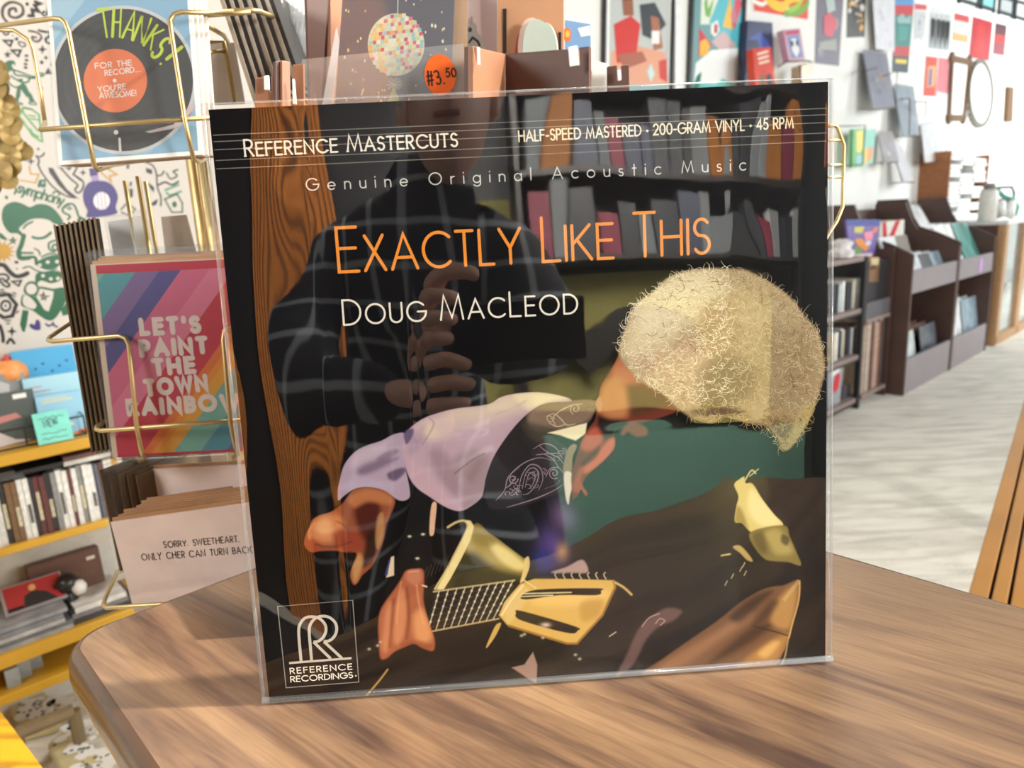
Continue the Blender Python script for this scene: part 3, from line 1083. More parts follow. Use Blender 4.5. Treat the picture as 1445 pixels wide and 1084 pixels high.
    for (x, y) in ((533, 911), (537, 906), (521, 916), (736, 897), (812, 924), (818, 930), (740, 895), (766, 900)):
        cv.blob(x, y, 2.0, 1.6, (196, 190, 170), .8)
    cv.line([(860, 898), (869, 892)], 1.4, (200, 190, 160), .9)
    # ---- second vest piece low down
    v2 = [(900, 890), (918, 872), (940, 858), (962, 862), (950, 876), (930, 884), (912, 902), (896, 934), (880, 950), (868, 956), (884, 925)]
    P(v2, (96, 72, 70), 3, .9)
    cv.line([(906, 884), (916, 872), (930, 866)], 1.6, (170, 140, 132), .9)
    cv.line([(925, 880), (931, 873), (938, 876), (932, 882)], 1.4, (180, 150, 140), .8)
    # ---- collar, the lit tip and the hand-shaped cuff on the right
    col = [(1036, 684), (1044, 676), (1050, 673), (1052, 682), (1062, 683), (1075, 704), (1092, 726), (1105, 741), (1085, 748), (1062, 752), (1047, 738), (1037, 736), (1039, 715), (1042, 700)]
    P(col, (214, 196, 120), 1.2)
    clm = cv.full_mask(col, 1.0)
    P([(1060, 690), (1085, 715), (1100, 738), (1075, 742), (1056, 722)], (236, 222, 158), 6, .9, clm)
    P([(1037, 736), (1040, 715), (1048, 722), (1056, 748), (1046, 744)], (150, 130, 62), 4, .9, clm)
    col2 = [(1058, 752), (1080, 744), (1108, 742), (1114, 757), (1124, 780), (1130, 798), (1112, 793), (1094, 792), (1078, 788), (1062, 768)]
    P(col2, (126, 112, 58), 1.5)
    c2m = cv.full_mask(col2, 1.0)
    P([(1080, 752), (1100, 748), (1118, 778), (1096, 782), (1086, 768)], (176, 160, 92), 6, .8, c2m)
    P([(1062, 756), (1076, 752), (1082, 780), (1070, 776)], (84, 74, 34), 5, .8, c2m)
    P([(1104, 754), (1114, 760), (1110, 770), (1102, 764)], (44, 38, 24), 3, .8, c2m)
    cv.line([(1050, 680), (1060, 664), (1066, 668)], 2.2, (206, 192, 122), .9)
    cv.line([(1058, 672), (1070, 662)], 1.4, (206, 192, 122), .9)
    cv.line([(1018, 784), (1030, 782)], 2.4, (200, 180, 112), .9)
    P([(1034, 772), (1044, 770), (1056, 782), (1062, 792), (1054, 790), (1044, 780)], (176, 150, 92), 1.5)
    for (x, y) in ((1048, 800), (1044, 806), (1050, 812), (1023, 826), (1032, 816)):
        cv.line([(x, y), (x + 3, y - 6)], 1.4, (186, 176, 140), .8)
    # ---- coat folds, bottom right
    coat = [(906, 954), (935, 930), (975, 902), (1015, 874), (1045, 850), (1072, 834), (1090, 828), (1106, 826), (1126, 818), (1130, 826), (1126, 848), (1118, 880), (1113, 902), (1104, 922), (1085, 942), (1000, 948)]
    P(coat, (110, 76, 50), 2.0)
    ctm = cv.full_mask(coat, 1.6)
    P([(920, 950), (960, 920), (1010, 892), (1050, 864), (1060, 872), (1010, 908), (960, 942)], (146, 104, 74), 7, .8, ctm)
    P([(1000, 936), (1030, 908), (1060, 885), (1090, 880), (1070, 900), (1030, 925)], (58, 38, 24), 8, .9, ctm)
    P([(1030, 870), (1062, 842), (1090, 834), (1070, 855), (1045, 878)], (44, 30, 24), 7, .85, ctm)
    P([(1095, 850), (1124, 826), (1118, 876), (1108, 888), (1088, 878)], (176, 132, 74), 6, .85, ctm)
    P([(1040, 945), (1075, 912), (1108, 895), (1112, 905), (1090, 938)], (168, 120, 64), 7, .9, ctm)
    P([(1070, 922), (1090, 906), (1100, 908), (1082, 928)], (210, 164, 94), 5, .9, ctm)
    P([(1060, 884), (1074, 862), (1090, 846), (1098, 852), (1080, 876)], (66, 44, 28), 6, .8, ctm)
    cv.line([(1064, 884), (1088, 890), (1112, 897)], 2.2, (48, 32, 20), .9, .9, ctm)
    cv.line([(1112, 902), (1108, 925), (1102, 940)], 2.2, (150, 132, 88), .9)
    cv.line([(1128, 820), (1127, 846), (1118, 880), (1113, 900)], 2.4, (196, 160, 96), .8)
    for k in range(16):
        t = k / 15.0
        x, y = 1128 - 20 * t, 822 + 26 * t
        cv.line([(x, y), (x - 3, y - 3)], 1.2, (200, 174, 112), .7)
    # ---- blue-violet glimmer between neck and head
    cv.blob(780, 770, 18, 26, (88, 70, 132), .85, -.3)
    cv.blob(768, 792, 14, 16, (36, 44, 126), .9)
    cv.blob(796, 728, 16, 22, (120, 100, 140), .65, -.4)
    cv.blob(793, 778, 8, 12, (190, 148, 88), .6)
    P([(778, 808), (800, 800), (820, 790), (828, 798), (828, 808), (806, 808)], (168, 142, 136), 2)
    # ---- collar of the shirt, strap, face in red light
    P([(773, 611), (800, 604), (828, 597), (826, 612), (812, 622), (806, 620), (790, 614)], (232, 224, 186), 1.2, curve=False)
    P([(774, 612), (806, 620), (812, 622), (804, 634), (792, 626)], (20, 18, 20), 1.5, curve=False)
    P([(795, 658), (800, 636), (808, 627), (814, 630), (808, 645), (806, 668), (796, 668)], (140, 122, 98), 1.2)
    P([(796, 668), (807, 668), (808, 684), (804, 700), (802, 712), (798, 700)], (216, 204, 190), 1.5)
    face = [(874, 501), (884, 505), (893, 528), (912, 541), (950, 566), (958, 578), (930, 590), (890, 600), (868, 606), (868, 622), (866, 634), (850, 652), (836, 664), (828, 672), (822, 684), (829, 696), (826, 700), (820, 690), (815, 700), (808, 704), (807, 690), (806, 672), (812, 650), (820, 624), (830, 606), (840, 592), (842, 574), (845, 560), (848, 545), (858, 528), (868, 512)]
    P(face, (120, 44, 28), 1.6)
    fc = cv.full_mask(face, 1.2)
    P([(874, 503), (890, 520), (905, 538), (890, 545), (868, 535), (864, 520)], (196, 104, 72), 6, .9, fc)
    P([(850, 545), (868, 530), (884, 548), (888, 575), (880, 590), (856, 588), (844, 574)], (202, 128, 66), 8, .95, fc)
    P([(888, 545), (910, 548), (945, 568), (910, 585), (890, 582)], (82, 52, 30), 8, .9, fc)
    P([(844, 588), (860, 592), (884, 594), (888, 606), (874, 612), (858, 618), (846, 612)], (26, 16, 16), 4, .97, fc)
    P([(830, 610), (842, 604), (850, 618), (844, 632), (826, 636), (820, 628)], (196, 78, 50), 5, .95, fc)
    P([(822, 660), (842, 640), (860, 620), (868, 622), (862, 640), (840, 660), (826, 668)], (214, 92, 60), 4, .95, fc)
    P([(808, 690), (816, 664), (824, 660), (820, 680), (829, 696), (818, 696)], (176, 64, 40), 4, .9, fc)
    P([(834, 640), (846, 628), (842, 644), (824, 658), (820, 652)], (70, 22, 16), 4, .8, fc)
    P([(876, 610), (886, 598), (896, 596), (912, 604), (912, 614), (898, 616), (886, 610), (880, 614)], (128, 66, 46), 3, .85)
    P([(841, 566), (847, 560), (850, 574), (846, 582), (841, 574)], (206, 152, 106), 2, .8)
    # ---- the hair: a big pale curly cloud
    hair = [(874, 502), (877, 480), (884, 460), (892, 438), (905, 424), (920, 414), (938, 396), (955, 387), (980, 381), (1005, 379), (1030, 380), (1049, 381), (1064, 387), (1080, 396), (1100, 408), (1118, 424), (1136, 448), (1154, 470), (1161, 500), (1163, 522), (1158, 545), (1150, 570), (1143, 588), (1128, 614), (1112, 634), (1102, 630), (1096, 615), (1080, 600), (1060, 597), (1040, 592), (1022, 588), (1006, 596), (992, 594), (978, 590), (962, 580), (950, 570), (936, 556), (916, 545), (900, 536), (890, 524)]
    P(hair, (186, 158, 112), 3)
    hr = cv.full_mask(hair, 2.5)
    P([(885, 470), (910, 424), (950, 392), (1000, 384), (1030, 395), (1010, 430), (960, 470), (920, 510), (885, 510)], (228, 212, 160), 16, .95, hr)
    P([(900, 440), (940, 404), (985, 388), (990, 410), (950, 440), (915, 470)], (240, 228, 182), 12, .8, hr)
    P([(890, 510), (930, 490), (980, 480), (1010, 500), (1000, 560), (960, 570), (915, 540)], (206, 168, 130), 14, .85, hr)
    P([(990, 440), (1020, 430), (1040, 460), (1040, 500), (1000, 500)], (176, 136, 92), 14, .8, hr)
    P([(1030, 390), (1090, 404), (1140, 456), (1120, 480), (1070, 450), (1040, 420)], (184, 162, 112), 14, .8, hr)
    P([(1070, 470), (1140, 470), (1160, 520), (1140, 580), (1100, 600), (1080, 560)], (160, 136, 92), 16, .8, hr)
    P([(1000, 510), (1050, 505), (1070, 540), (1040, 575), (1000, 580), (985, 550)], (116, 88, 62), 14, .8, hr)
    P([(980, 575), (1020, 570), (1060, 590), (1020, 592), (990, 592)], (96, 72, 54), 8, .8, hr)
    P([(1085, 590), (1120, 596), (1134, 600), (1112, 632), (1098, 620)], (96, 80, 44), 8, .85, hr)
    P([(1128, 580), (1150, 566), (1146, 585), (1120, 626), (1108, 632)], (186, 166, 96), 5, .8, hr)
    # fine tone: little clumps
    for k in range(1500):
        x, y = r.uniform(870, 1165), r.uniform(378, 635)
        t = (x - 880) / 270.0 + (y - 400) / 500.0
        b = r.random()
        base = (236, 220, 170) if b > t * .8 + .1 else ((150, 120, 76) if b > .2 else (92, 66, 44))
        cv.blob(x, y, r.uniform(1.4, 4.0), r.uniform(1.0, 2.2), base, r.uniform(.08, .26), r.uniform(0, PI), hr)

    for mk in (am, fm, fc):
        gg = (cv.C @ np.array([.4, .5, .1], np.float32))[..., None]
        kk = (mk * .16)[..., None]
        cv.C = (cv.C * (1 - kk) + gg * np.array([1.1, .95, .8], np.float32) * kk) * (1 - .14 * mk)[..., None]
    # the hair is pale and greyish rather than yellow
    g_ = cv.C @ np.array([.3, .55, .15], np.float32)
    k_ = (hr * .26)[..., None]
    cv.C = cv.C * (1 - k_) + (g_[..., None] * np.array([.98, .90, .80], np.float32)) * k_
    cv.C *= (1 - .12 * hr)[..., None]


cover = grid_print('cover_picture', RF, jac, 900, 860, paint_cover, print_mat('gloss_print', 0.4, 0.08), rec, 0.00012)
cover['label'] = 'printed picture of a white-haired person bowed over a guitar'


def hair_ribbons(a):
    """single curly hairs printed over the picture"""
    r = random.Random(11)
    outline = [(874, 502), (884, 460), (892, 438), (905, 424), (938, 396), (980, 381), (1030, 380), (1080, 396), (1118, 424), (1136, 448), (1154, 470), (1162, 510), (1150, 570), (1128, 614), (1104, 634), (1080, 600), (1022, 588), (978, 590), (936, 556), (890, 524)]
    cx, cy = 1010, 490

    def inside(x, y):
        c = False
        n = len(outline)
        for i in range(n):
            x0, y0 = outline[i]
            x1, y1 = outline[(i + 1) % n]
            if (y0 > y) != (y1 > y) and x < (x1 - x0) * (y - y0) / (y1 - y0) + x0: c = not c
        return c
    px = 0.315 / 850
    n = 0
    while n < 1900:
        if n < 330:
            i = r.randrange(len(outline))
            t = r.random()
            x = outline[i][0] * (1 - t) + outline[(i + 1) % len(outline)][0] * t
            y = outline[i][1] * (1 - t) + outline[(i + 1) % len(outline)][1] * t
            x += (cx - x) * r.uniform(-.02, .10)
            y += (cy - y) * r.uniform(-.02, .10)
            ang = math.atan2(y - cy, x - cx) + r.uniform(-1.3, 1.3)
            if x < 900 and y > 500: n += 1; continue
            amp = r.uniform(5, 13)
        else:
            x, y = r.uniform(880, 1160), r.uniform(384, 625)
            if not inside(x, y): continue
            ang = r.uniform(-.6, .9) if x < 1040 else r.uniform(-1.2, 1.8)
            amp = r.uniform(6, 18)
        n += 1
        curl = r.choice((-1, 1)) * r.uniform(.15, .75)
        pts = [(x, y)]
        for k in range(5):
            x += math.cos(ang) * amp / 4
            y += math.sin(ang) * amp / 4
            ang += curl + r.uniform(-.18, .18)
            pts.append((x, y))
        t = (pts[0][0] - 880) / 270.0
        dark = r.random() < (.06 + .26 * max(0, t)) and inside(*pts[-1])
        base = (120, 92, 56) if dark else ((240, 231, 202) if t < .55 else (198, 184, 150))
        if pts[0][1] > 570 and not dark: base = (190, 166, 110)
        a.ink(base, 6 + (n % 5))
        a.stroke(pts, px * r.uniform(.5, 1.0), px=True, taper=lambda u: 1 - .75 * u)


hb = Art(2e-5, RF)
hair_ribbons(hb)
hb.build('printed_hair', print_mat('gloss_print'), rec, colors=True)

# paisley of the vest
pz = Art(2e-5, RF)
PXM = 0.315 / 850


def spiral(cx, cy, r0, r1, a0, turns, n=26):
    return [(cx + (r0 + (r1 - r0) * k / n) * math.cos(a0 + turns * 2 * PI * k / n), cy + (r0 + (r1 - r0) * k / n) * math.sin(a0 + turns * 2 * PI * k / n)) for k in range(n + 1)]


pz.ink((132, 116, 128), 6)
for s_ in ([(700, 706), (712, 692), (716, 676), (726, 664), (742, 652), (762, 646), (780, 650)], [(712, 690), (720, 684), (728, 672)],
           [(715, 716), (736, 710), (760, 702), (782, 692), (794, 684)],
           [(737, 690), (742, 668), (752, 660), (760, 668), (756, 684), (746, 696), (738, 698)], [(741, 688), (746, 670), (753, 667), (755, 676), (748, 690)],
           [(732, 694), (736, 672), (748, 656), (762, 660), (766, 676), (760, 692)],
           [(770, 674), (776, 662), (788, 660), (795, 668)], [(752, 634), (768, 626), (784, 632), (794, 648)], [(760, 628), (772, 638), (788, 646), (796, 656)],
           [(766, 640), (780, 648), (790, 662)], [(756, 642), (775, 640), (792, 640)], [(768, 690), (784, 684), (792, 676)]):
    pz.stroke(smooth_path(s_, 5), PXM * 2.1, px=True, taper=lambda u: 1 - .6 * abs(2 * u - 1))
rp_ = random.Random(8)
for k in range(26):
    u_, v_ = rp_.random(), rp_.random()
    x_, y_ = 712 + 84 * u_, 700 - 64 * u_ - 30 * (v_ - .7) * (1 - abs(2 * u_ - 1))
    a0_ = rp_.uniform(0, 6.28)
    pz.stroke([(x_ + 5 * math.cos(a0_ + t * .5) * (1 - t * .07), y_ + 4 * math.sin(a0_ + t * .5) * (1 - t * .07)) for t in range(9)], PXM * 1.3, px=True, taper=lambda u: 1 - .7 * u)
pz.stroke(spiral(724, 676, 7, 1.5, 0, 1.4), PXM * 1.7, px=True)
pz.stroke(spiral(782, 668, 8, 1.5, 1, 1.5), PXM * 1.7, px=True)
pz.ink((178, 160, 138), 6)
for s_ in ([(770, 588), (782, 584), (792, 592), (800, 600), (812, 598)], [(784, 600), (780, 590), (790, 580), (800, 574)], [(792, 580), (806, 572), (822, 570)],
           [(820, 580), (832, 576), (837, 570)], [(774, 596), (786, 602), (800, 598)]):
    pz.stroke(smooth_path(s_, 5), PXM * 2.2, px=True, taper=lambda u: 1 - .5 * abs(2 * u - 1))
pz.stroke(spiral(812, 577, 8, 2, 2, 1.3), PXM * 1.5, px=True)
pz.stroke(spiral(776, 590, 6, 1.5, 0, 1.2), PXM * 1.4, px=True)
pz.build('printed_paisley', print_mat('gloss_print'), rec, colors=True)

# ---- lettering
q = RF.q
tx = Art(2e-5, RF)
ORANGE, CREAM, GREYW = (240, 150, 58), (236, 232, 218), (206, 202, 188)
tx.ink(CREAM, 12)
write(tx, 'REFERENCE MASTERCUTS', q(346.5, 220.5), q(645.5, 206.5), 21 * PXM, 2.5 * PXM, .24, .48, small=.80, serif=1.2 * PXM)
tx.ink((228, 220, 196), 12)
write(tx, 'HALF-SPEED MASTERED * 200-GRAM VINYL * 45 RPM', q(732.5, 200), q(1119, 180.5), 14 * PXM, 2.1 * PXM, .24, .5)
tx.ink((206, 208, 204), 12)
write(tx, 'Genuine Original Acoustic Music', q(433, 269), q(1052, 240), 15.5 * PXM, 1.6 * PXM, .78, 1.0)
tx.ink(ORANGE, 12)
write(tx, 'EXACTLY LIKE THIS', q(479, 384), q(1001, 357), 60 * PXM, 4.3 * PXM, .17, .40, small=.79)
tx.ink(CREAM, 12)
write(tx, 'DOUG MAC^LEOD', q(485.5, 458.5), q(815, 442), 34 * PXM, 2.7 * PXM, .22, .42, small=.79)
to = tx.build('lettering', print_mat('gloss_print'), rec, colors=True)
to['label'] = 'orange and white lettering of the cover'
ln = Art(2e-5, RF)
ln.ink((120, 120, 114), 11)
h0, h1 = Vector(jac[0]), Vector(jac[2])
for f_ in (.0405, .0505, .063, .0795, .0925):
    y = .3115 - f_ * .314
    ln.rect(jac[3][0] + .001, y, jac[2][0] - .001, y + .00042)
ln.build('header_rules', print_mat('gloss_print'), rec, colors=True)

# ---- the double-R emblem in its box
em = Art(2e-5, RF)
em.ink((18, 16, 18), 11).poly([(391.9, 855.8), (497.8, 846.9), (506.5, 962.3), (403.9, 970.4)], True)
em.ink((150, 148, 138), 12).stroke([(391.9, 855.8), (497.8, 846.9), (506.5, 962.3), (403.9, 970.4)], 1.2 * PXM, True, closed=True)
em.ink((196, 190, 176), 13)


def EB(u, v):      # box coordinates of the emblem, 0..1 from its lower left
    a, b_, c, d = [Vector(RF.q(*p)) for p in ((403.9, 970.4), (506.5, 962.3), (497.8, 846.9), (391.9, 855.8))]
    return tuple((a * (1 - u) + b_ * u) * (1 - v) + (d * (1 - u) + c * u) * v)


def EP(x, y):      # from the enlarged view of the photograph
    return RF.q(340 + x / 5.164, 800 + y / 5.164)


wz = 4.2 * PXM
em.stroke([EP(*p) for p in smooth_path([(440, 690), (428, 570), (422, 470), (430, 420), (462, 376), (512, 362), (570, 374), (612, 416), (620, 466), (600, 512), (566, 540), (530, 546)], 4)], wz, round_=False)
em.stroke([EP(*p) for p in smooth_path([(516, 684), (505, 560), (498, 470), (506, 420), (540, 376), (590, 358), (646, 368), (690, 410), (698, 462), (680, 508), (646, 536), (606, 544)], 4)], wz, round_=False)
em.stroke([EP(530, 546), EP(655, 668)], wz, round_=False)
em.stroke([EP(606, 544), EP(736, 664)], wz, round_=False)
em.stroke([EP(352, 700), EP(806, 664)], 3.4 * PXM, round_=False)
em.ink(CREAM, 13)
write(em, 'REFERENCE', EP(362, 778), EP(810, 745), 44 / 5.164 * PXM, 1.5 * PXM, .36)
write(em, 'RECORDINGS', EP(366, 838), EP(815, 806), 44 / 5.164 * PXM, 1.5 * PXM, .24)
em.disc(*EP(838, 793), 1.2 * PXM, n=10)
eo = em.build('emblem', print_mat('gloss_print'), rec, colors=True)
eo['label'] = 'boxed emblem of two interlaced letters R'

# ---- the clear sleeve: a loose bag of film, a little larger than the jacket
sx0, sy0 = RF.q(372, 1001)
sx1, sy1 = RF.q(1176, 110)
sx0 = min(sx0, jac[0][0] - .003)
sy0 = -0.0033


def wave(x, y):
    """how far the film stands off the cover"""
    u = (x - sx0) / (sx1 - sx0)
    v = (y - sy0) / (sy1 - sy0)
    h = 0.0010 * mnoise.noise(Vector((x * 7 + 3, y * 5, 0.3)))
    h += 0.0009 * mnoise.noise(Vector((x * 16, y * 9 + 7, 2.1))) * (1.1 if u < .3 or v < .45 else .7)
    h += 0.00022 * mnoise.noise(Vector((x * 42, y * 18, 4.4))) * (1.2 if u > .82 or u < .16 else .35)
    e = min(u / .12, 1, (1 - u) / .12)
    f = min(v / .05, 1)
    edge = 0.0022 * (1 - (1 - max(0, e)) ** 2) * (1 - (1 - max(0, f)) ** 2)
    return max(0.0009, 0.0008 + edge + h)


fb = MB()
NXF, NYF = 150, 150
fb.grid(NXF, NYF, lambda a, b_: (sx0 + (sx1 - sx0) * a, sy0 + (sy1 - sy0) * b_, wave(sx0 + (sx1 - sx0) * a, sy0 + (sy1 - sy0) * b_)))
fo = fb.build('plastic_sleeve', film_mat('clear_film', 1.8, 0.012), rec, smooth=True)
fo['label'] = 'clear glossy plastic sleeve'
bk = MB().grid(30, 30, lambda a, b_: (sx0 + (sx1 - sx0) * (1 - a), sy0 + (sy1 - sy0) * b_, -JT - .0006))
bko = bk.build('sleeve_back', film_mat('clear_film_back', 1.5, 0.03), fo, smooth=True)
# folded, welded rims of the bag catch the light
rim = MB()
zt = .0012
rim.tube([(sx0, sy0, -JT * .5), (sx0, sy1, -JT * .5)], .0011, 8)
rim.tube([(sx1, sy0, -JT * .5), (sx1, sy1, -JT * .5)], .0012, 8)
rim.tube([(sx0, -.0014, .0008), (sx1, -.0014, .0008)], .0018, 8)
rim.tube([(sx0, sy1, .0005), (sx1, sy1, .0005)], .0005, 6)
rim.build('sleeve_rim', film_mat('film_rim', 1.5, 0.12, (.93, .95, .96), 0.14), fo, smooth=True)
INK_DENSITY = 0.70
# ================================================================== CARD SPINNER AND ITS CARDS
BRASS = mat('brushed_brass', (184, 162, 116), 0.4, metal=0.85, noise=.06)
PAPERW = mat('white_card_stock', (235, 232, 226), 0.6, noise=.02)
KRAFT = mat('kraft_envelope_paper', (178, 138, 100), 0.7, noise=.06)
DKRAFT = mat('dark_kraft_paper', (96, 78, 58), 0.75, noise=.12, scale=120)
INK = print_mat('card_ink', 0.4, 0.4)
CELLO = film_mat('cello_bag', 1.4, 0.06, (.97, .98, .99), 0.03)


def pd(x, y, d):
    return on_depth(x, y, d)


def wire_mb(mb, pts, r=0.0019):
    mb.tube([pd(*p) for p in pts], r, 8)
    return mb


pole_p = pd(278, 250, .735)
sp = empty('card_spinner', Matrix.Translation((pole_p.x, pole_p.y, 0)), 'brass wire card spinner with a round pole, left of the record', 'card rack')
T0 = Matrix.Translation((-pole_p.x, -pole_p.y, 0))
MB().lathe([(.0, 0), (.16, 0), (.17, .006), (.16, .014), (.02, .02), (.0, .02)], 32).build('base', BRASS, sp, smooth=False)
MB().tube([(0, 0, .01), (0, 0, 1.62)], .0088, 20).build('pole', BRASS, sp, smooth=True)
rods = []
for (x, y, d) in ((172, 230, .70), (191, 228, .66), (201, 229, .72), (278, 226, .70), (291, 226, .64)):
    P = pd(x, y, d)
    m_ = MB(T0)
    m_.tube([(P.x, P.y, .52), (P.x, P.y, 1.06 if x < 250 else 1.5)], .0023, 8)
    m_.build('rod', BRASS, sp, smooth=True)


def pocket(lines, r=.0019):
    m_ = MB(T0)
    for l in lines:
        P = [pd(*p) for p in l]
        m_.tube(P, r, 8)
    return m_.build('wire_pocket', BRASS, sp, smooth=True)


pocket([
    [(-30, 45, .64), (0, 36, .60), (76, 26, .568), (86, 27, .566), (92, 32, .566), (97, 44, .566), (121, 172, .566), (133, 234, .572), (138, 240, .585), (160, 233, .65), (205, 226, .72)],
    [(330, 16, .60), (290, 18, .575), (256, 17, .567), (246, 20, .566), (240, 28, .566), (241, 40, .566), (261, 170, .566), (273, 224, .572), (280, 228, .585), (300, 220, .66)],
    [(300, 166, .568), (180, 174, .568), (57, 183, .568), (62, 178, .60), (64, 172, .66)],
    [(64, 176, .66), (57, 130, .66), (47, 72, .66), (40, 56, .66), (20, 43, .66), (-20, 42, .66)]])
pocket([
    [(148, 450, .66), (104, 453, .655), (70, 476, .61), (68, 480, .60), (74, 482, .595), (168, 474, .588), (177, 477, .587), (182, 487, .587), (193, 603, .588), (200, 638, .592), (204, 647, .60), (196, 652, .65), (240, 645, .74)],
    [(345, 461, .60), (324, 463, .588), (317, 467, .587), (315, 480, .587), (325, 596, .588), (332, 630, .592), (336, 641, .60), (330, 645, .65)],
    [(156, 590, .66), (137, 602, .605), (136, 606, .598), (142, 608, .592), (250, 600, .589), (345, 593, .589)]])
pocket([
    [(200, 803, .68), (166, 806, .655), (148, 846, .61), (146, 854, .60), (151, 858, .595), (240, 852, .59), (330, 846, .59)],
    [(166, 808, .66), (183, 802, .70)]])
pocket([[(281, 19, .60), (354, 14, .60), (365, 16, .605), (386, 24, .63), (395, 28, .66)],
        [(281, 22, .60), (354, 17, .60)], [(285, 32, .60), (316, 50, .66), (322, 60, .68)], [(284, 60, .64), (316, 59, .66), (332, 145, .66)], [(284, 74, .64), (318, 72, .66)]], .0021)


def card_frame(bl, br, d0, d1, lean):
    o, r_ = pd(*bl, d0), pd(*br, d1)
    e = r_ - o
    back = Vector((-e.y, e.x, 0)).normalized()
    return Frame(o, e, ZV * math.cos(lean) + back * math.sin(lean)), e.length


def greeting_card(name, fr, w, h, label, group=None, drawing=None, stock=PAPERW, env=KRAFT, bag=True, t=.0016):
    root = empty(name, fr.M, label, 'greeting card', group)
    MB().box((0, 0, -t), (w, h, 0)).build('card_stock', stock, root)
    MB().box((.001, -.0005, -t - .0012), (w - .001, h + .003, -t - .0002)).build('envelope', env, root)
    if drawing:
        a = Art(4e-5, fr)
        drawing(a, w, h)
        a.build('printed_front', INK, root, colors=True)
    if bag:
        MB().box((-.002, -.002, -t - .002), (w + .002, h + .010, .0012)).build('clear_bag', CELLO, root)
    return root


# ---- THANKS: a turntable
fr, w = card_frame((83, 233), (286, 218), .585, .585, math.radians(12.9))
TH = .166


def d_thanks(a, w, h):
    m = w * .028
    a.ink((150, 196, 226), 1).rect(m, m, w - m, h)
    a.ink((176, 214, 236), 2).poly([(m, h * .62), (w * .5, h), (w * .2, h), (m, h * .85)])
    a.ink((168, 208, 232), 2).poly([(w * .62, m), (w - m, h * .22), (w - m, h * .3), (w * .5, m)])
    q = a.fr.q
    cx, cy = q(174, 113)
    R = (q(273, 113)[0] - q(81, 113)[0]) / 2
    pts = [(cx + R * 1.08 * math.cos(t * PI / 40), cy + R * 1.10 * math.sin(t * PI / 40)) for t in range(80)]
    clipx = lambda P: [(min(max(x, m), w - m), min(max(y, m), h)) for x, y in P]
    a.ink((216, 222, 224), 3).poly(clipx(pts))
    pts = [(cx + R * 1.03 * math.cos(t * PI / 40), cy + R * 1.05 * math.sin(t * PI / 40)) for t in range(80)]
    a.ink((70, 72, 74), 4).poly(clipx(pts))
    for k in range(9):
        rr = R * (.50 + .058 * k)
        a.ink((58, 60, 62) if k % 2 else (80, 82, 83), 5)
        a.stroke([(cx + rr * math.cos(t * PI / 24), cy + rr * 1.02 * math.sin(t * PI / 24)) for t in range(6, 43)], .0005)
    ex, ey = q(163, 114)
    a.ink((240, 130, 82), 6).disc(ex, ey, (q(208, 113)[0] - q(118, 113)[0]) / 2, n=40)
    a.ink((248, 244, 236), 7).disc(*q(162, 114), .0016)
    T = .00078
    write(a, 'FOR THE', q(135, 97), q(186, 92), .0042, T, .3, .55, jitter=.03)
    write(a, 'RECORD...', q(149, 107), q(198, 101), .0042, T, .26, .5, jitter=.03)
    write(a, "YOU'RE", q(139, 130), q(178, 126), .0044, T, .26, .5, jitter=.03)
    write(a, 'AWESOME!', q(141, 139), q(193, 135), .0044, T, .2, .5, jitter=.03)
    a.ink((206, 232, 74), 8)
    # tall hand lettering along the rim
    def big(ch, bl, tl, wd, th):
        b0, t0 = Vector(q(*bl)), Vector(q(*tl))
        ey_ = t0 - b0
        n_ = Vector((ey_.y, -ey_.x)).normalized() * wd
        gw, ss = GLYPH[ch]
        for k, s_ in enumerate(ss):
            a.stroke([b0 + n_ * (p[0] / max(gw, .3)) + ey_ * p[1] for p in s_], th * (1 if k == 0 else .62))
    big('T', (144, 54), (138, 14), .0085, .0026)
    big('H', (159, 52), (161, 13), .0060, .0024)
    big('A', (173, 53), (183, 15), .0085, .0022)
    big('N', (188, 57), (201, 22), .0080, .0020)
    big('K', (203, 64), (222, 36), .0070, .0024)
    big('S', (212, 77), (236, 52), .0058, .0024)
    big('!', (226, 90), (256, 66), .0020, .0030)
    a.ink((240, 240, 236), 7)
    a.disc(*q(164, 187), .0019)
    a.stroke([q(169, 196), q(170, 214)], .0020)
    a.ink((216, 200, 200), 7).poly([(q(205, 186)), q(245, 176), q(272, 146), q(277, 150), q(253, 180), q(212, 188)])
    a.ink((70, 70, 72), 6).poly([q(262, 172), q(272, 156), q(270, 150), q(258, 166)])


greeting_card('greeting_card', fr, w, TH, 'turntable card reading THANKS in lime letters, in a brass wire pocket', drawing=d_thanks)
for k in range(1, 4):
    f2 = Frame(fr.o - fr.n * (.0045 * k) + fr.e * .0022 * k + fr.v * .001 * k, fr.e, fr.v)
    greeting_card('greeting_card', f2, w, TH, ['', 'white card right behind the turntable card, only its edge showing', 'second card behind the turntable card, kraft edge showing', 'rearmost card behind the turntable card, kraft edge showing'][k], 'cards behind the turntable card', bag=False)

# ---- LET'S PAINT THE TOWN RAINBOW
fr, w = card_frame((159, 646), (343, 637), .605, .605, math.radians(6.0))
LH = .163


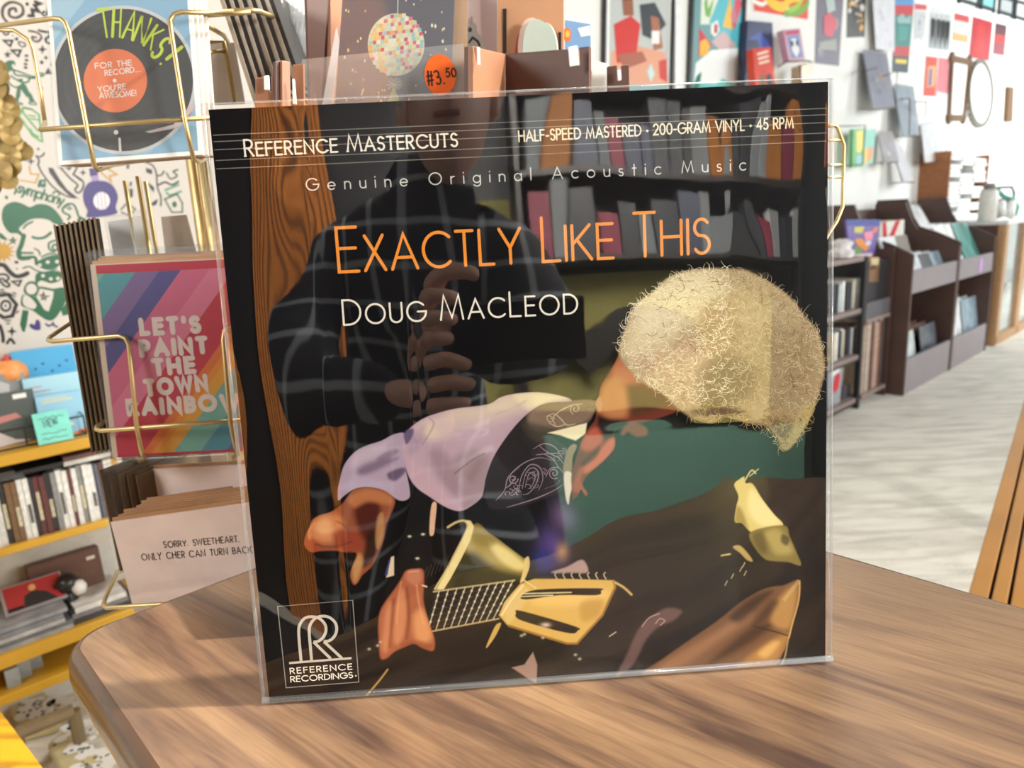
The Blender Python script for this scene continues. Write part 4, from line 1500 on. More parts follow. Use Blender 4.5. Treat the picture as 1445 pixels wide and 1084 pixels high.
def d_rainbow(a, w, h):
    cols = [(112, 178, 160), (84, 164, 172), (128, 104, 160), (82, 84, 150), (216, 104, 142), (226, 120, 150), (206, 52, 76), (232, 128, 48), (240, 160, 48), (120, 184, 176), (72, 156, 176), (110, 90, 150)]
    m = .0045
    q = a.fr.q
    # stripes run up to the right; y = c + k x, clipped to the card
    x0, x1, y0, y1 = m, w, .0018, h - .0075
    k_ = 1.19

    def clip(lo, hi):
        poly = [(x0, y0), (x1, y0), (x1, y1), (x0, y1)]
        for sgn, c in ((1, lo), (-1, hi)):
            out = []
            for i in range(len(poly)):
                p, r_ = poly[i], poly[(i + 1) % len(poly)]
                fp, fr_ = sgn * (p[1] - k_ * p[0] - c), sgn * (r_[1] - k_ * r_[0] - c)
                if fp >= 0: out.append(p)
                if fp * fr_ < 0:
                    t = fp / (fp - fr_)
                    out.append((p[0] + (r_[0] - p[0]) * t, p[1] + (r_[1] - p[1]) * t))
            poly = out
            if len(poly) < 3: return None
        return poly
    # stripe boundaries from where they cross the left edge of the card (top to bottom) in the photograph
    bounds = [.168, .142, .1116, .088, .0665, .038, .012, -.028, -.038, -.046, -.060, -.088, -.1145, -.14, -.22]
    seq = [(118, 186, 166), (84, 166, 176), (132, 108, 164), (86, 84, 152), (218, 108, 146), (230, 128, 160), (206, 48, 74), (232, 122, 52), (240, 150, 44), (238, 170, 56), (122, 188, 176), (74, 156, 180), (118, 92, 156), (110, 84, 150)]
    a.ink((236, 216, 196), 1).rect(0, 0, w, h)
    for i, c in enumerate(seq):
        lo, hi = bounds[i + 1], bounds[i]
        P = clip(lo, hi if i else 1.0)
        if P: a.ink(c, 2).poly(P)
    a.ink((200, 44, 72), 3).rect(m, y1 - .0005, w, h - .001)
    a.ink((196, 44, 70), 3).rect(m, 0.0, w, .0022)
    a.ink((246, 232, 226), 5)
    for txt, p0, p1, cap in (("LET'S", (201, 471), (281, 467), .0112), ('PAINT', (201, 502), (291, 496), .0112), ('THE', (219, 528), (274, 524), .0112), ('TOWN', (208, 557), (292, 549), .0112), ('RAINBOW', (183, 585), (336, 576), .0112)):
        write(a, txt, q(*p0), q(*p1), cap, .0043, .50, .5, jitter=.02)


greeting_card('greeting_card', fr, w, LH, "rainbow striped card reading LET'S PAINT THE TOWN RAINBOW, in a brass wire pocket", drawing=d_rainbow)
for k in range(1, 3):
    f2 = Frame(fr.o - fr.n * (.005 * k) + fr.v * .0022 * k + fr.e * .002, fr.e, fr.v)
    greeting_card('greeting_card', f2, w, LH, ['', 'card hidden behind the rainbow card, its kraft top edge showing', 'rearmost card behind the rainbow card, topped by a kraft edge'][k], 'cards behind the rainbow card', bag=(k == 1))

# ---- SORRY, SWEETHEART and the cards filed behind it
SW = .142
fr, w = card_frame((190, 866), (404, 836), .602, .602, math.radians(1.5))
o_top = fr.q(172, 735)
fr = Frame(fr.o, fr.e, fr.v)
SH = abs(o_top[1]) if o_top[1] > .05 else .08
PINKC = mat('mottled_pinkish_card', (222, 205, 200), 0.7, noise=.07, scale=30)


def d_sorry(a, w, h):
    q = a.fr.q
    a.ink((62, 54, 52), 3)
    write(a, 'SORRY. SWEETHEART.', q(232, 773), q(338, 764.5), .0052, .00075, .3, .7, jitter=.04)
    write(a, 'ONLY CHER CAN TURN BACK TIME', q(201, 791), q(384, 778), .0056, .00075, .3, .7, jitter=.04)


greeting_card('greeting_card', fr, SW, SH, 'pale pinkish card reading SORRY. SWEETHEART., at the foot of the brass spinner', stock=PINKC, drawing=d_sorry, bag=False)
names = ['first', 'second', 'third', 'fourth', 'fifth', 'sixth', 'seventh']
for k in range(1, 8):
    f2 = Frame(fr.o - fr.n * (.0062 * k) + fr.e * (.0018 * (k % 3) + (.006 if k > 3 else 0)), fr.e, fr.v)
    greeting_card('greeting_card', f2, SW, SH, names[k - 1] + ' card filed behind the pale SORRY card, kraft edge up', 'cards filed behind the SORRY card', stock=KRAFT if k % 2 else PINKC, bag=False)
e2 = (fr.e * math.cos(math.radians(-17)) + fr.n * -1 * math.sin(math.radians(-17)))
for k in range(4):
    f2 = Frame(pd(225, 790, .672 + .006 * k), e2, ZV)
    hh = f2.q(220, 662)[1] if k == 0 else hh
    greeting_card('greeting_card', f2, SW, hh, ['pinkish card standing askew at the back of the SORRY file', 'second askew card at the back of the SORRY file', 'third askew card at the back of the SORRY file', 'last askew card at the back of the SORRY file'][k], 'askew cards behind the SORRY card', stock=PINKC, bag=(k == 0))
e3 = (fr.e * math.cos(math.radians(62)) - fr.n * math.sin(math.radians(62)))
for k in range(5):
    f2 = Frame(pd(170 + 12 * k, 806, .64 + .004 * k), e3, ZV)
    greeting_card('greeting_card', f2, .10, .093, names[k] + ' of the side-turned cards in clear bags left of the SORRY file', 'side-turned cards behind the SORRY card', stock=DKRAFT, env=DKRAFT, bag=(k < 3))

# ---- the side pocket of dark kraft cards, seen edge on
e4 = Vector((-.52, .85, 0))
for k in range(9):
    base = pd(131 + 6.6 * k, 640 - .8 * k, .640)
    tp = on_plane(77 + 7.1 * k, 317 - 1.3 * k, base, Vector((0, -1, 0)))
    v4 = (tp - base)
    f2 = Frame(base, e4, v4)
    root = empty('greeting_card', f2.M, names[k] + ' from the left of the dark kraft cards seen edge-on' if k < 7 else ('second from the right of the dark kraft cards seen edge-on' if k == 7 else 'rightmost of the dark kraft cards seen edge-on'), 'greeting card', 'dark kraft cards in the side pocket')
    MB().box((0, 0, -.0011), (.105, v4.length, .0006)).build('card_stock', mat('dark_brown_card_edge', (104, 86, 64), .7, noise=.15, scale=60), root)
    MB().box((.0022, .001, .0006), (.103, v4.length - .001, .0034)).build('envelope', mat('card_gap_shade', (44, 34, 26), .8), root)  # dark slab painted as the shade in the gap between cards

# ---- cards across the rack, between the rods
def quad_card(name, pts, d, label, stock, bag=True, group=None):
    """a small card standing where the photograph shows it (bl, br, tr, tl)"""
    o, r_ = pd(*pts[0], d), pd(*pts[1], d)
    e = r_ - o
    back = Vector((-e.y, e.x, 0)).normalized()
    f = Frame(o, e, ZV + back * .05)
    Q = [f.q(*p) for p in pts]
    root = empty(name, f.M, label, 'greeting card', group)
    MB().prism(Q, -.003, 0).build('card_stock', stock, root)
    if bag:
        c = Vector((sum(p[0] for p in Q) / 4, sum(p[1] for p in Q) / 4))
        MB().prism([tuple(c + (Vector(p) - c) * 1.16) for p in Q], -.006, .003).build('clear_bag', CELLO, root)
    return root


quad_card('greeting_card', [(167, 400), (200, 396), (180, 309), (152, 313)], .68, 'white card in a shiny clear bag, between the thin brass rods', mat('bluish_white_card', (206, 210, 208), .6))
quad_card('greeting_card', [(196, 396), (222, 394), (203, 304), (186, 306)], .70, 'narrow white card in a clear bag beside the brass rods', PAPERW)
quad_card('greeting_card', [(238, 396), (285, 392), (262, 303), (227, 306)], .76, 'grey-backed card standing against the brass pole', mat('warm_grey_card', (160, 150, 140), .7), False)
quad_card('greeting_card', [(284, 148), (345, 146), (330, 60), (284, 62)], .71, 'grey card back in the upper wire pocket, behind the rods', mat('warm_grey_card', (160, 150, 140), .7), False)

# ---- upper right pocket: striped stack of dark sleeves and white cards, edge on
e5 = Vector((.10, .99, 0))
for k in range(6):
    base = pd(362 + (10 + 0.5 * k) * k * .9, 152 - 8 * (k > 2) - 4 * k, .64)
    tp = on_plane(306 + 12.5 * k, -14, base, Vector((0, -1, 0)))
    f2 = Frame(base, e5, tp - base)
    root = empty('greeting_card', f2.M, names[k] + ' from the left of the black-edged cards at the top', 'greeting card', 'black-edged cards in the upper pocket')
    L = (tp - base).length
    MB().box((0, 0, -.0012), (.11, L, .0026)).build('card_stock', mat('pale_grey_card', (186, 180, 170), .6), root)
    MB().box((.0006, 0, .0026), (.109, L, .0066)).build('envelope', mat('black_card_edge', (40, 38, 38), .6), root)
quad_card('greeting_card', [(397, 90), (408, 88), (396, -10), (372, -10)], .655, 'white card beside the black-edged stack at the top', PAPERW, True)
# crumpled clear bags beside it
cb = MB()
for k in range(6):
    P = [(402 + 7 * k, -6, .67), (406 + 6 * k, 28, .66), (400 + 7 * k, 50, .665), (420 + 3.2 * k, 88, .67)]
    cb.tube([pd(*p) for p in P], [.004, .003, .0045, .002], 5)
o = cb.build('cellophane_bag', film_mat('crumpled_cello', 1.45, 0.1, (.96, .97, .98), .16), None, smooth=True)
tag(o, 'crumpled clear cellophane between the black-edged cards and the wooden stand', 'cellophane bag')
INK_DENSITY = 1.0
# ================================================================== WOODEN CARD STAND BEHIND THE RECORD
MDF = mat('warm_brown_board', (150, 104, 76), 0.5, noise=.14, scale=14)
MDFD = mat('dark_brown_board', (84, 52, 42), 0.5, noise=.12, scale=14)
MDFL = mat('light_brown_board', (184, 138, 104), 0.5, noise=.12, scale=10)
stand_p = Vector((0.02, 0.585, TABLE_Z))
wst = empty('wooden_card_stand', Matrix.Translation(stand_p), 'slotted brown wooden card stand behind the record', 'card stand')
T1 = Matrix.Translation(-stand_p)
MB(T1).box((-.055, .55, TABLE_Z), (.095, .63, TABLE_Z + .014)).build('base', MDF, wst, bevel=.002)
MB(T1).box((-.01, .575, TABLE_Z + .014), (.05, .605, 1.04)).build('column', MDFD, wst, bevel=.002)
MB(T1).box((-.20, .577, 1.035), (.118, .600, 1.066)).build('crossbar', MDFD, wst, bevel=.002)

shade_panel = MB(T1)  # hidden panel, added to the stand to cast a shadow across the table
shade_panel.prism([(.415, TABLE_Z + .014), (.60, TABLE_Z + .014), (.60, 1.035), (.53, 1.0), (.50, .93), (.455, .89), (.415, .86)], -.098, -.093, fn=lambda y, z, x: (x, y, z))
shade_panel.build('side_panel', MDF, wst)
MB(T1).box((-.098, .41, TABLE_Z), (.095, .60, TABLE_Z + .014)).build('hidden_tray', MDF, wst)  # unseen tray added beneath the shadow-casting panel


def panel_frame(a, b):
    A_, B_ = pd(*a), pd(*b)
    e = B_ - A_
    e.z = 0
    return Frame(A_, e, ZV)


def board(pts, a, b, m, t=.005, name='panel', root=None, holes=None):
    f = panel_frame(a, b)
    mb = MB((T1 if root is None else root[1]) @ f.M)
    mb.prism(f.qs(pts), -t, 0)
    return mb.build(name, m, wst if root is None else root[0], bevel=.0006)


# tall back board, light in front; its two slots are dark strips painted as shade
f_b = [(702, 180), (702, -20), (796, -20), (796, 180)]
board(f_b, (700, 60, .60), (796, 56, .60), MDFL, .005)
board([(710, 75), (710, 12), (715, 12), (715, 75)], (700, 60, .599), (796, 56, .599), mat('slot_shadow_brown', (30, 20, 17), .8), .0006, 'slot_shade')
board([(788.5, 70), (788.5, 45), (792, 45), (792, 70)], (700, 60, .599), (796, 56, .599), mat('slot_shadow_brown', (30, 20, 17), .8), .0006, 'slot_shade')
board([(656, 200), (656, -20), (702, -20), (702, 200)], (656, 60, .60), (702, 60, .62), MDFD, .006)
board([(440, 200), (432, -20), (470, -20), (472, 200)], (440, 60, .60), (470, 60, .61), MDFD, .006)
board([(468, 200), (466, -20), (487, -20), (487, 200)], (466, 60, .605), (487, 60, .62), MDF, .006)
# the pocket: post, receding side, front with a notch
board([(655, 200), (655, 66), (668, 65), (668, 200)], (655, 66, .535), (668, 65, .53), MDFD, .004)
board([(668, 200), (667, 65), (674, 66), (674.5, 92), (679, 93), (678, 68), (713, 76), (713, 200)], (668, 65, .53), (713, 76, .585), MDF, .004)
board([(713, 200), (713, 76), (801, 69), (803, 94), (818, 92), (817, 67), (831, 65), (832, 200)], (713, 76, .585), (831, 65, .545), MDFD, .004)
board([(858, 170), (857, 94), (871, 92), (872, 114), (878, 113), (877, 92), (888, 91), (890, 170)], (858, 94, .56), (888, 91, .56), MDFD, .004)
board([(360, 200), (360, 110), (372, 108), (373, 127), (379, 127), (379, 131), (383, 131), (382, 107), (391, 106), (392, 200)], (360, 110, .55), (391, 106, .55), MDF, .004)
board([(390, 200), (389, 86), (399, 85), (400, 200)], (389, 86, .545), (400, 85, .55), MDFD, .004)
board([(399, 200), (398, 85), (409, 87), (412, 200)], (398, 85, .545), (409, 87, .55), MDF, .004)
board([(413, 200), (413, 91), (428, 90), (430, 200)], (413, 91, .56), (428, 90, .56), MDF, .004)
CLIPM = mat('white_plastic_clip', (232, 238, 238), 0.3, noise=.02)
for pts, d in (([(673.5, 92), (673, 66), (677, 66), (678, 92)], .529), ([(804, 94), (802, 66), (815, 64), (817, 92)], .542), ([(872, 114), (871, 99), (876, 98), (877, 113)], .557), ([(372.5, 127), (372, 107), (379, 106), (380, 127)], .547), ([(413, 147), (412, 111), (415, 111), (418, 147)], .546)):
    board(pts, (pts[0][0], pts[0][1], d), (pts[2][0], pts[0][1], d), CLIPM, .002, 'clip')


def stand_thing(name, pts, a, b, label, cat, m, t=.002, group=None):
    f = panel_frame(a, b)
    root = empty(name, f.M, label, cat, group)
    MB().prism(f.qs(pts), -t, 0).build('sheet', m, root)
    return root, f


# disco-ball card with its clear bag and orange price sticker
root, f = stand_thing('greeting_card', [(470, 185), (484, -12), (642, -12), (634, 185)], (478, 60, .575), (640, 60, .575), 'dark grey disco ball card with an orange price sticker, above the record', 'greeting card', mat('slate_grey_card', (84, 84, 96), .5, noise=.04))
a = Art(6e-5, f)
PU = .575 / 1000
rr_ = random.Random(5)
bx, by = 559, 63
pal = [(238, 232, 196), (236, 226, 178), (240, 200, 120), (222, 120, 140), (206, 78, 110), (160, 206, 206), (196, 220, 170), (244, 240, 220), (238, 180, 90), (214, 226, 208)]
a.ink((236, 230, 200), 2).disc(bx, by, 40, 44, n=40, px=True)
for row in range(15):
    v0 = -1 + 2 * row / 15.0
    v1 = v0 + 2 / 15.0
    vm = (v0 + v1) / 2
    hw = math.sqrt(max(0, 1 - vm * vm))
    n = max(3, int(15 * hw))
    for c in range(n):
        a0, a1 = math.asin(-1 + 2 * c / n), math.asin(-1 + 2 * (c + 1) / n)
        u0, u1 = math.sin(a0 * 1.0) * hw, math.sin(a1 * 1.0) * hw
        x0, x1 = bx + 39 * u0, bx + 39 * u1
        y0, y1 = by + 43 * v0, by + 43 * v1
        a.ink(rr_.choice(pal), 3)
        a.poly([(x0 + .3, y0 - (x0 - bx) * .1), (x1 - .3, y0 - (x1 - bx) * .1), (x1 - .3, y1 - .5 - (x1 - bx) * .1), (x0 + .3, y1 - .5 - (x0 - bx) * .1)], True)
a.ink((220, 220, 214), 3).stroke([(561, 19), (562, -10)], 1.2 * PU, px=True)
for k in range(64):
    x, y = rr_.uniform(486, 634), rr_.uniform(-5, 150)
    if (x - bx) ** 2 / 44 ** 2 + (y - by) ** 2 / 50 ** 2 < 1: continue
    a.ink((246, 240, 210) if k % 3 else (240, 214, 140), 2)
    s_ = rr_.uniform(1.2, 2.4)
    a.poly([(x, y - 1.5 * s_), (x + .8 * s_, y), (x, y + 1.5 * s_), (x - .8 * s_, y)], True)
a.ink((226, 222, 130), 3).poly([(556, 123), (565, 145), (545, 147)], True)
a.ink((150, 140, 130), 2).disc(560, 118, 9, 8, n=14, px=True)
for k in range(10):
    an = k * PI / 5
    a.ink((236, 232, 210), 3).stroke([(556, 120), (556 + 9 * math.cos(an), 120 + 9 * math.sin(an))], .9 * PU, px=True)
a.build('printed_front', INK, root, colors=True)
MB().prism(f.qs([(634, 185), (640, -12), (660, -12), (656, 185)]), -.004, -.0022).build('envelope', KRAFT, root)
MB().prism(f.qs([(428, 190), (432, 88), (655, 66), (660, 190)]), .010, .0112).build('clear_bag', film_mat('clear_pocket_front', 1.45, .05, (.97, .98, .98), .10), root)
MB().prism(f.qs([(462, 190), (484, -14), (664, -14), (660, 190)]), .002, .0026).build('clear_bag', CELLO, root)
MB().prism(f.qs([(456, 150), (476, 40), (480, 60), (470, 150)]), .003, .0036).build('bag_fold', film_mat('bag_fold_white', 1.45, .2, (.95, .95, .96), .5), root)
cxy = f.q(623, 110)
st_ = Art(6e-5, f)
st_.lv = 1
MB(Matrix.Translation((0, 0, .0116))).prism([(cxy[0] + 22 * PU * math.cos(t * PI / 24), cxy[1] + 27 * PU * math.sin(t * PI / 24)) for t in range(48)], 0, .0002).build('price_sticker', mat('orange_sticker', (240, 104, 30), .5, noise=.02), root)
st_ = Art(6e-5, f)
st_.T = Matrix.Translation((0, 0, .0119))
st_.ink((40, 26, 22), 1)
write(st_, '#3.', f.q(607, 125), f.q(629, 121), .0105, .0014, .25, jitter=.05)
write(st_, '50', f.q(632, 113), f.q(645, 112), .0062, .0012, .22, jitter=.05)
st_.build('price_writing', INK, root, colors=True)

# die-cut stickers standing in the pocket
mint = smooth_path([(738, 80), (738, 62), (741, 44), (746, 33), (752, 28), (760, 27), (765, 30), (768, 32), (773, 32), (778, 37), (783, 48), (786, 62), (787, 80)], 5)
stand_thing('die_cut_sticker', mint + [(787, 88), (738, 88)], (738, 74, .592), (786, 74, .582), 'pale mint rounded die-cut card standing in the stand pocket', 'sticker', mat('pale_mint_card', (206, 224, 214), .5, noise=.04))
for j, (dx, col) in enumerate((( -7, (226, 206, 196)), (-13, (176, 60, 62)))):
    p2 = [(x + dx + (j * 2), y - 2 + 10 * j) for x, y in mint]
    stand_thing('die_cut_sticker', p2 + [(780 + dx, 90), (738 + dx, 90)], (738, 74, .595 + .001 * j), (786, 74, .588 + .002 * j), ['cream edged die-cut card just behind the mint one', 'red edged die-cut card behind the mint one'][j], 'sticker', mat('die_cut_%d' % j, col, .5))
g = smooth_path([(656, 66), (660, 50), (662, 36), (668, 32), (673, 36), (674, 46), (680, 52), (683, 66)], 5)
root, f = stand_thing('die_cut_sticker', g + [(683, 100), (656, 100)], (656, 66, .59), (683, 66, .59), 'grey die-cut tag with dark spots beside the orange sticker', 'sticker', mat('grey_tag', (128, 124, 120), .5))
a = Art(8e-5, f)
a.ink((24, 22, 22), 2).disc(663, 42, 3, 3.4, px=True)
a.stroke([(662, 60), (667, 53), (674, 58), (677, 64)], 3 * PU, px=True)
a.build('printed_spots', INK, root, colors=True)
# white wire-bound card to the right of the pocket, and the little picture cards
stand_thing('greeting_card', [(836, 170), (835, 100), (842, 86), (858, 90), (859, 170)], (836, 100, .575), (858, 92, .575), 'plain white card at the right end of the wooden stand', 'greeting card', PAPERW)
root, f = stand_thing('greeting_card', [(797, 170), (796, 20), (838, 28), (838, 170)], (797, 60, .68), (838, 60, .68), 'white-bordered card with an orange planet, right of the wooden stand', 'greeting card', PAPERW)
a = Art(8e-5, f)
a.ink((120, 160, 206), 1).poly([(797, 70), (797, 28), (833, 34), (834, 72)], True)
a.ink((226, 120, 50), 2).disc(800, 49, 6, 10, px=True)
a.ink((244, 190, 90), 3).disc(801, 48, 3, 5, px=True)
a.ink((232, 236, 240), 2).poly([(815, 40), (832, 36), (833, 50), (820, 52)], True)
a.ink((206, 160, 140), 2).poly([(797, 90), (797, 70), (834, 72), (834, 95)], True)
a.build('printed_front', INK, root, colors=True)
# ================================================================== THE LONG WALL
def wall_frame(px, py, off=.0):
    P = on_t(px, py, WALL_T - off)
    return Frame(P, WV, ZV)


def poster(pts, label, cat='poster', paint=None, base=(230, 228, 224), t=.002, group=None, name='poster', off=.0005, m=None, frame=None):
    f = wall_frame(*pts[0], off + t)
    root = empty(name, f.M, label, cat, group)
    Q = f.qs(pts)
    MB().prism(Q, -t, 0).build('sheet', m or mat('poster_paper_%d_%d_%d' % base, base, .5, noise=.05, scale=15), root)
    if frame:
        w_, col = frame
        a = MB()
        n = len(Q)
        for i in range(n):
            p, q_ = Vector(Q[i]), Vector(Q[(i + 1) % n])
            d = (q_ - p).normalized()
            nn = Vector((-d.y, d.x)) * w_
            a.prism([tuple(p - d * w_ * .5), tuple(q_ + d * w_ * .5), tuple(q_ + d * w_ * .5 + nn), tuple(p - d * w_ * .5 + nn)], -t, .012)
        a.build('frame', mat('frame_%d_%d_%d' % col, col, .4), root)
    if paint:
        a = Art(4e-4, f)

        def B(u, v):
            p = [Vector(x) for x in Q]
            return tuple((p[3] * (1 - u) + p[2] * u) * (1 - v) + (p[0] * (1 - u) + p[1] * u) * v)
        paint(a, B)
        a.build('printed_picture', INK, root, colors=True)
    return root


def blobs(pal, seed, n=14, size=.18):
    """a generic abstract picture: patches of the palette inside the sheet"""
    def fn(a, B):
        r = random.Random(seed)
        for k in range(n):
            a.ink(r.choice(pal), 1 + k % 4)
            s_ = r.uniform(.35, 1) * size
            cx, cy = r.uniform(s_, 1 - s_), r.uniform(s_ * .6, 1 - s_ * .6)
            m = r.choice((4, 5, 7, 9))
            a.poly([B(cx + s_ * math.cos(2 * PI * i / m) * r.uniform(.6, 1), cy + s_ * .6 * math.sin(2 * PI * i / m) * r.uniform(.6, 1)) for i in range(m)])
    return fn


def bands(rows):
    def fn(a, B):
        for k, (v0, v1, c) in enumerate(rows):
            a.ink(c, 1 + k % 3).poly([B(0, v0), B(1, v0), B(1, v1), B(0, v1)])
    return fn


def both(*fs):
    def fn(a, B):
        for g in fs: g(a, B)
    return fn


# corner order of every sheet: tl, tr, br, bl -> B(u, v) counts v downwards from the top
def P4(tl, tr, br, bl): return [tl, tr, br, bl]


def up(pts):  # B expects index 0 = v1,u0
    tl, tr, br, bl = pts
    return [bl, br, tr, tl]


def pic_people(a, B):
    a.ink((190, 196, 192), 1).poly([B(.1, .02), B(.95, .02), B(.95, .86), B(.1, .86)])
    a.ink((222, 160, 130), 2).poly([B(.12, .55), B(.5, .5), B(.9, .56), B(.95, .86), B(.12, .86)])
    a.ink((206, 58, 52), 3).poly([B(.15, .30), B(.38, .22), B(.52, .30), B(.46, .62), B(.2, .66)])
    a.ink((64, 70, 74), 3).poly([B(.5, .12), B(.72, .1), B(.9, .3), B(.7, .44), B(.55, .4)])
    a.ink((150, 96, 72), 4).poly([B(.25, .04), B(.4, .04), B(.42, .22), B(.28, .22)])
    a.ink((170, 100, 80), 4).poly([B(.2, .58), B(.55, .55), B(.62, .64), B(.3, .72)])
    a.ink((170, 110, 84), 4).poly([B(.66, .22), B(.78, .24), B(.86, .52), B(.72, .54)])
    a.ink((236, 236, 232), 5).poly([B(.68, .36), B(.8, .36), B(.8, .48), B(.68, .48)])
    a.ink((60, 50, 48), 5).poly([B(.26, .0), B(.42, .0), B(.4, .07), B(.28, .08)])
    a.ink((206, 58, 52), 3).poly([B(.8, .64), B(.92, .62), B(.94, .84), B(.82, .8)])
    a.ink((196, 220, 216), 5).poly([B(.62, .74), B(.68, .66), B(.74, .76), B(.68, .84)])
    a.ink((150, 178, 176), 2).poly([B(.1, .86), B(.95, .86), B(.95, .95), B(.1, .95)])


poster(up(P4((850, -12), (950, -12), (946, 140), (848, 140))), 'framed picture of figures in red, in a thin black frame', 'picture', pic_people, (236, 236, 232), .006, name='framed_picture', frame=(.012, (30, 32, 34)))


def pic_shapes(a, B):
    a.ink((110, 156, 158), 1).poly([B(.02, 0), B(.98, 0), B(.98, 1), B(.02, 1)])
    a.ink((226, 232, 214), 2).poly([B(.2, 0), B(.55, 0), B(.5, .3), B(.2, .3)])
    a.ink((120, 180, 90), 3).poly([B(.25, .1), B(.3, .05), B(.32, .16), B(.42, .06), B(.36, .24), B(.28, .22)])
    a.ink((92, 188, 200), 2).poly([B(.55, 0), B(.96, 0), B(.96, .6), B(.6, .5), B(.35, .28)])
    a.ink((240, 190, 70), 3).poly([B(.72, .04), B(.8, .35), B(.6, .32)])
    a.ink((214, 80, 100), 3).poly([B(.8, .02), B(.96, .1), B(.82, .36)])
    a.ink((196, 120, 140), 4).poly([B(.74, .2), B(.8, .12), B(.86, .26), B(.78, .34)])
    a.ink((206, 52, 64), 3).poly([B(.18, .33), B(.42, .50), B(.18, .6)])
    a.ink((240, 178, 50), 4).poly([B(.2, .46), B(.3, .43), B(.38, .5), B(.34, .58), B(.2, .6)])
    a.ink((236, 236, 232), 4).poly([B(.38, .3), B(.5, .26), B(.54, .36), B(.46, .42), B(.38, .38)])
    a.ink((190, 60, 70), 5).poly([B(.44, .30), B(.5, .30), B(.5, .38), B(.44, .38)])
    a.ink((206, 176, 176), 3).poly([B(.4, .46), B(.62, .36), B(.88, .5), B(.6, .56)])
    a.ink((246, 250, 248), 4).poly([B(.14, .66), B(.4, .54), B(.9, .52), B(.94, .72), B(.9, .98), B(.1, .98)])
    a.ink((120, 214, 208), 5).poly([B(.1, .99), B(.2, .84), B(.5, .86), B(.62, .8), B(.86, .86), B(.86, .99)])
    a.ink((46, 130, 110), 6).poly([B(.06, .96), B(.16, .78), B(.24, .74), B(.22, .88)])


poster(up(P4((973, -12), (1051, -12), (1045, 140), (968, 140))), 'framed picture of bright abstract shapes on teal, in black frame', 'picture', pic_shapes, (226, 232, 230), .006, name='framed_picture', frame=(.02, (24, 28, 28)))
# white posts of the panelled opening between the two pictures
mb = MB()
Pq = on_t(957, 60, WALL_T - .02)
s0 = st(Pq)[0]
mb.prism([(W(s, t, 0).x, W(s, t, 0).y) for s, t in [(s0 - .02, WALL_T - .02), (s0 + .02, WALL_T - .02), (s0 + .02, WALL_T), (s0 - .02, WALL_T)]], 0.1, 2.5)
structure('trim_4', mb, mat('white_gloss_trim', (228, 230, 228), .35))

RYG = [(226, 70, 40), (240, 190, 40), (240, 210, 60), (110, 170, 40), (150, 190, 60), (240, 236, 226), (222, 60, 40)]


def pic_swirl(a, B):
    a.ink((222, 68, 40), 1).poly([B(.02, 0), B(.97, 0), B(.97, .93), B(.02, .93)])
    for (c, w, pts) in (((244, 240, 230), .02, [(.0, .5), (.15, .62), (.25, .5), (.45, .7), (.6, .66)]), ((240, 196, 40), .05, [(.2, .1), (.3, .5), (.5, .62), (.62, .3), (.8, .2)]), ((110, 168, 44), .035, [(.55, .85), (.8, .7), (.95, .4), (.9, .05)]), ((160, 196, 60), .03, [(.6, .72), (.75, .55), (.85, .25)]), ((196, 50, 40), .02, [(.5, .3), (.58, .45), (.72, .4)])):
        a.ink(c, 2 + int(w * 50) % 3)
        a.stroke([B(*p) for p in smooth_path(pts, 5)], w * .9)


poster(up(P4((1060, -16), (1144, -12), (1142, 31), (1062, 17))), 'red print with yellow and green swirls, high on the wall', 'poster', pic_swirl, (232, 230, 228))
poster(up(P4((1153, -12), (1191, -12), (1184, 93), (1150, 89))), 'dusky purple-grey poster with a red rose-like shape', 'poster',
       both(blobs([(128, 120, 136), (150, 140, 136), (110, 104, 116)], 3, 8), lambda a, B: (a.ink((206, 80, 96), 6).poly([B(.25, .34), B(.5, .28), B(.8, .42), B(.62, .62), B(.3, .6)]), a.ink((176, 190, 184), 5).poly([B(.3, .1), B(.6, .05), B(.7, .25), B(.4, .3)]), a.ink((150, 150, 140), 5).poly([B(.1, .7), B(.8, .64), B(.85, .8), B(.2, .8)]))), (112, 106, 120))
poster(up(P4((1196, -10), (1222, -10), (1220, 52), (1195, 53))), 'torn black, white and yellow flyer, right of the purple-grey poster', 'poster',
       blobs([(46, 46, 48), (60, 58, 56), (40, 40, 44), (214, 212, 204), (222, 160, 50), (52, 52, 52)], 31, 34, .2), (70, 68, 62))
poster(up(P4((1231, -14), (1263, -14), (1262, 73), (1236, 69))), 'large pale grey sheet hanging in front of the wall', 'poster', blobs([(214, 214, 218), (196, 198, 204), (222, 222, 226)], 4, 8), (206, 206, 210), .002, off=.04)
poster(up(P4((1264, -14), (1291, -14), (1281, 103), (1259, 101))), 'tall narrow comic poster, teal with red bands', 'poster',
       both(bands([(0, .18, (88, 150, 206)), (.18, .3, (196, 60, 66)), (.3, .68, (56, 130, 122)), (.68, .8, (190, 58, 62)), (.8, 1, (52, 70, 80))]), lambda a, B: (a.ink((226, 200, 60), 5).poly([B(.15, .84), B(.85, .84), B(.85, .89), B(.15, .89)]), a.ink((150, 180, 180), 5).poly([B(.1, .34), B(.4, .28), B(.6, .34), B(.9, .3), B(.9, .4), B(.2, .4)]), a.ink((70, 150, 140), 5).poly([B(.2, .42), B(.8, .44), B(.75, .6), B(.3, .62)]))), (80, 120, 120))
poster(up(P4((1291, 4), (1308, 6), (1304, 58), (1290, 61))), 'small grey sheet with a red heading beside the comic poster', 'poster',
       both(bands([(.02, .16, (206, 84, 84)), (.2, .9, (198, 202, 202))]), blobs([(150, 156, 156), (176, 180, 180)], 8, 9)), (222, 224, 224))


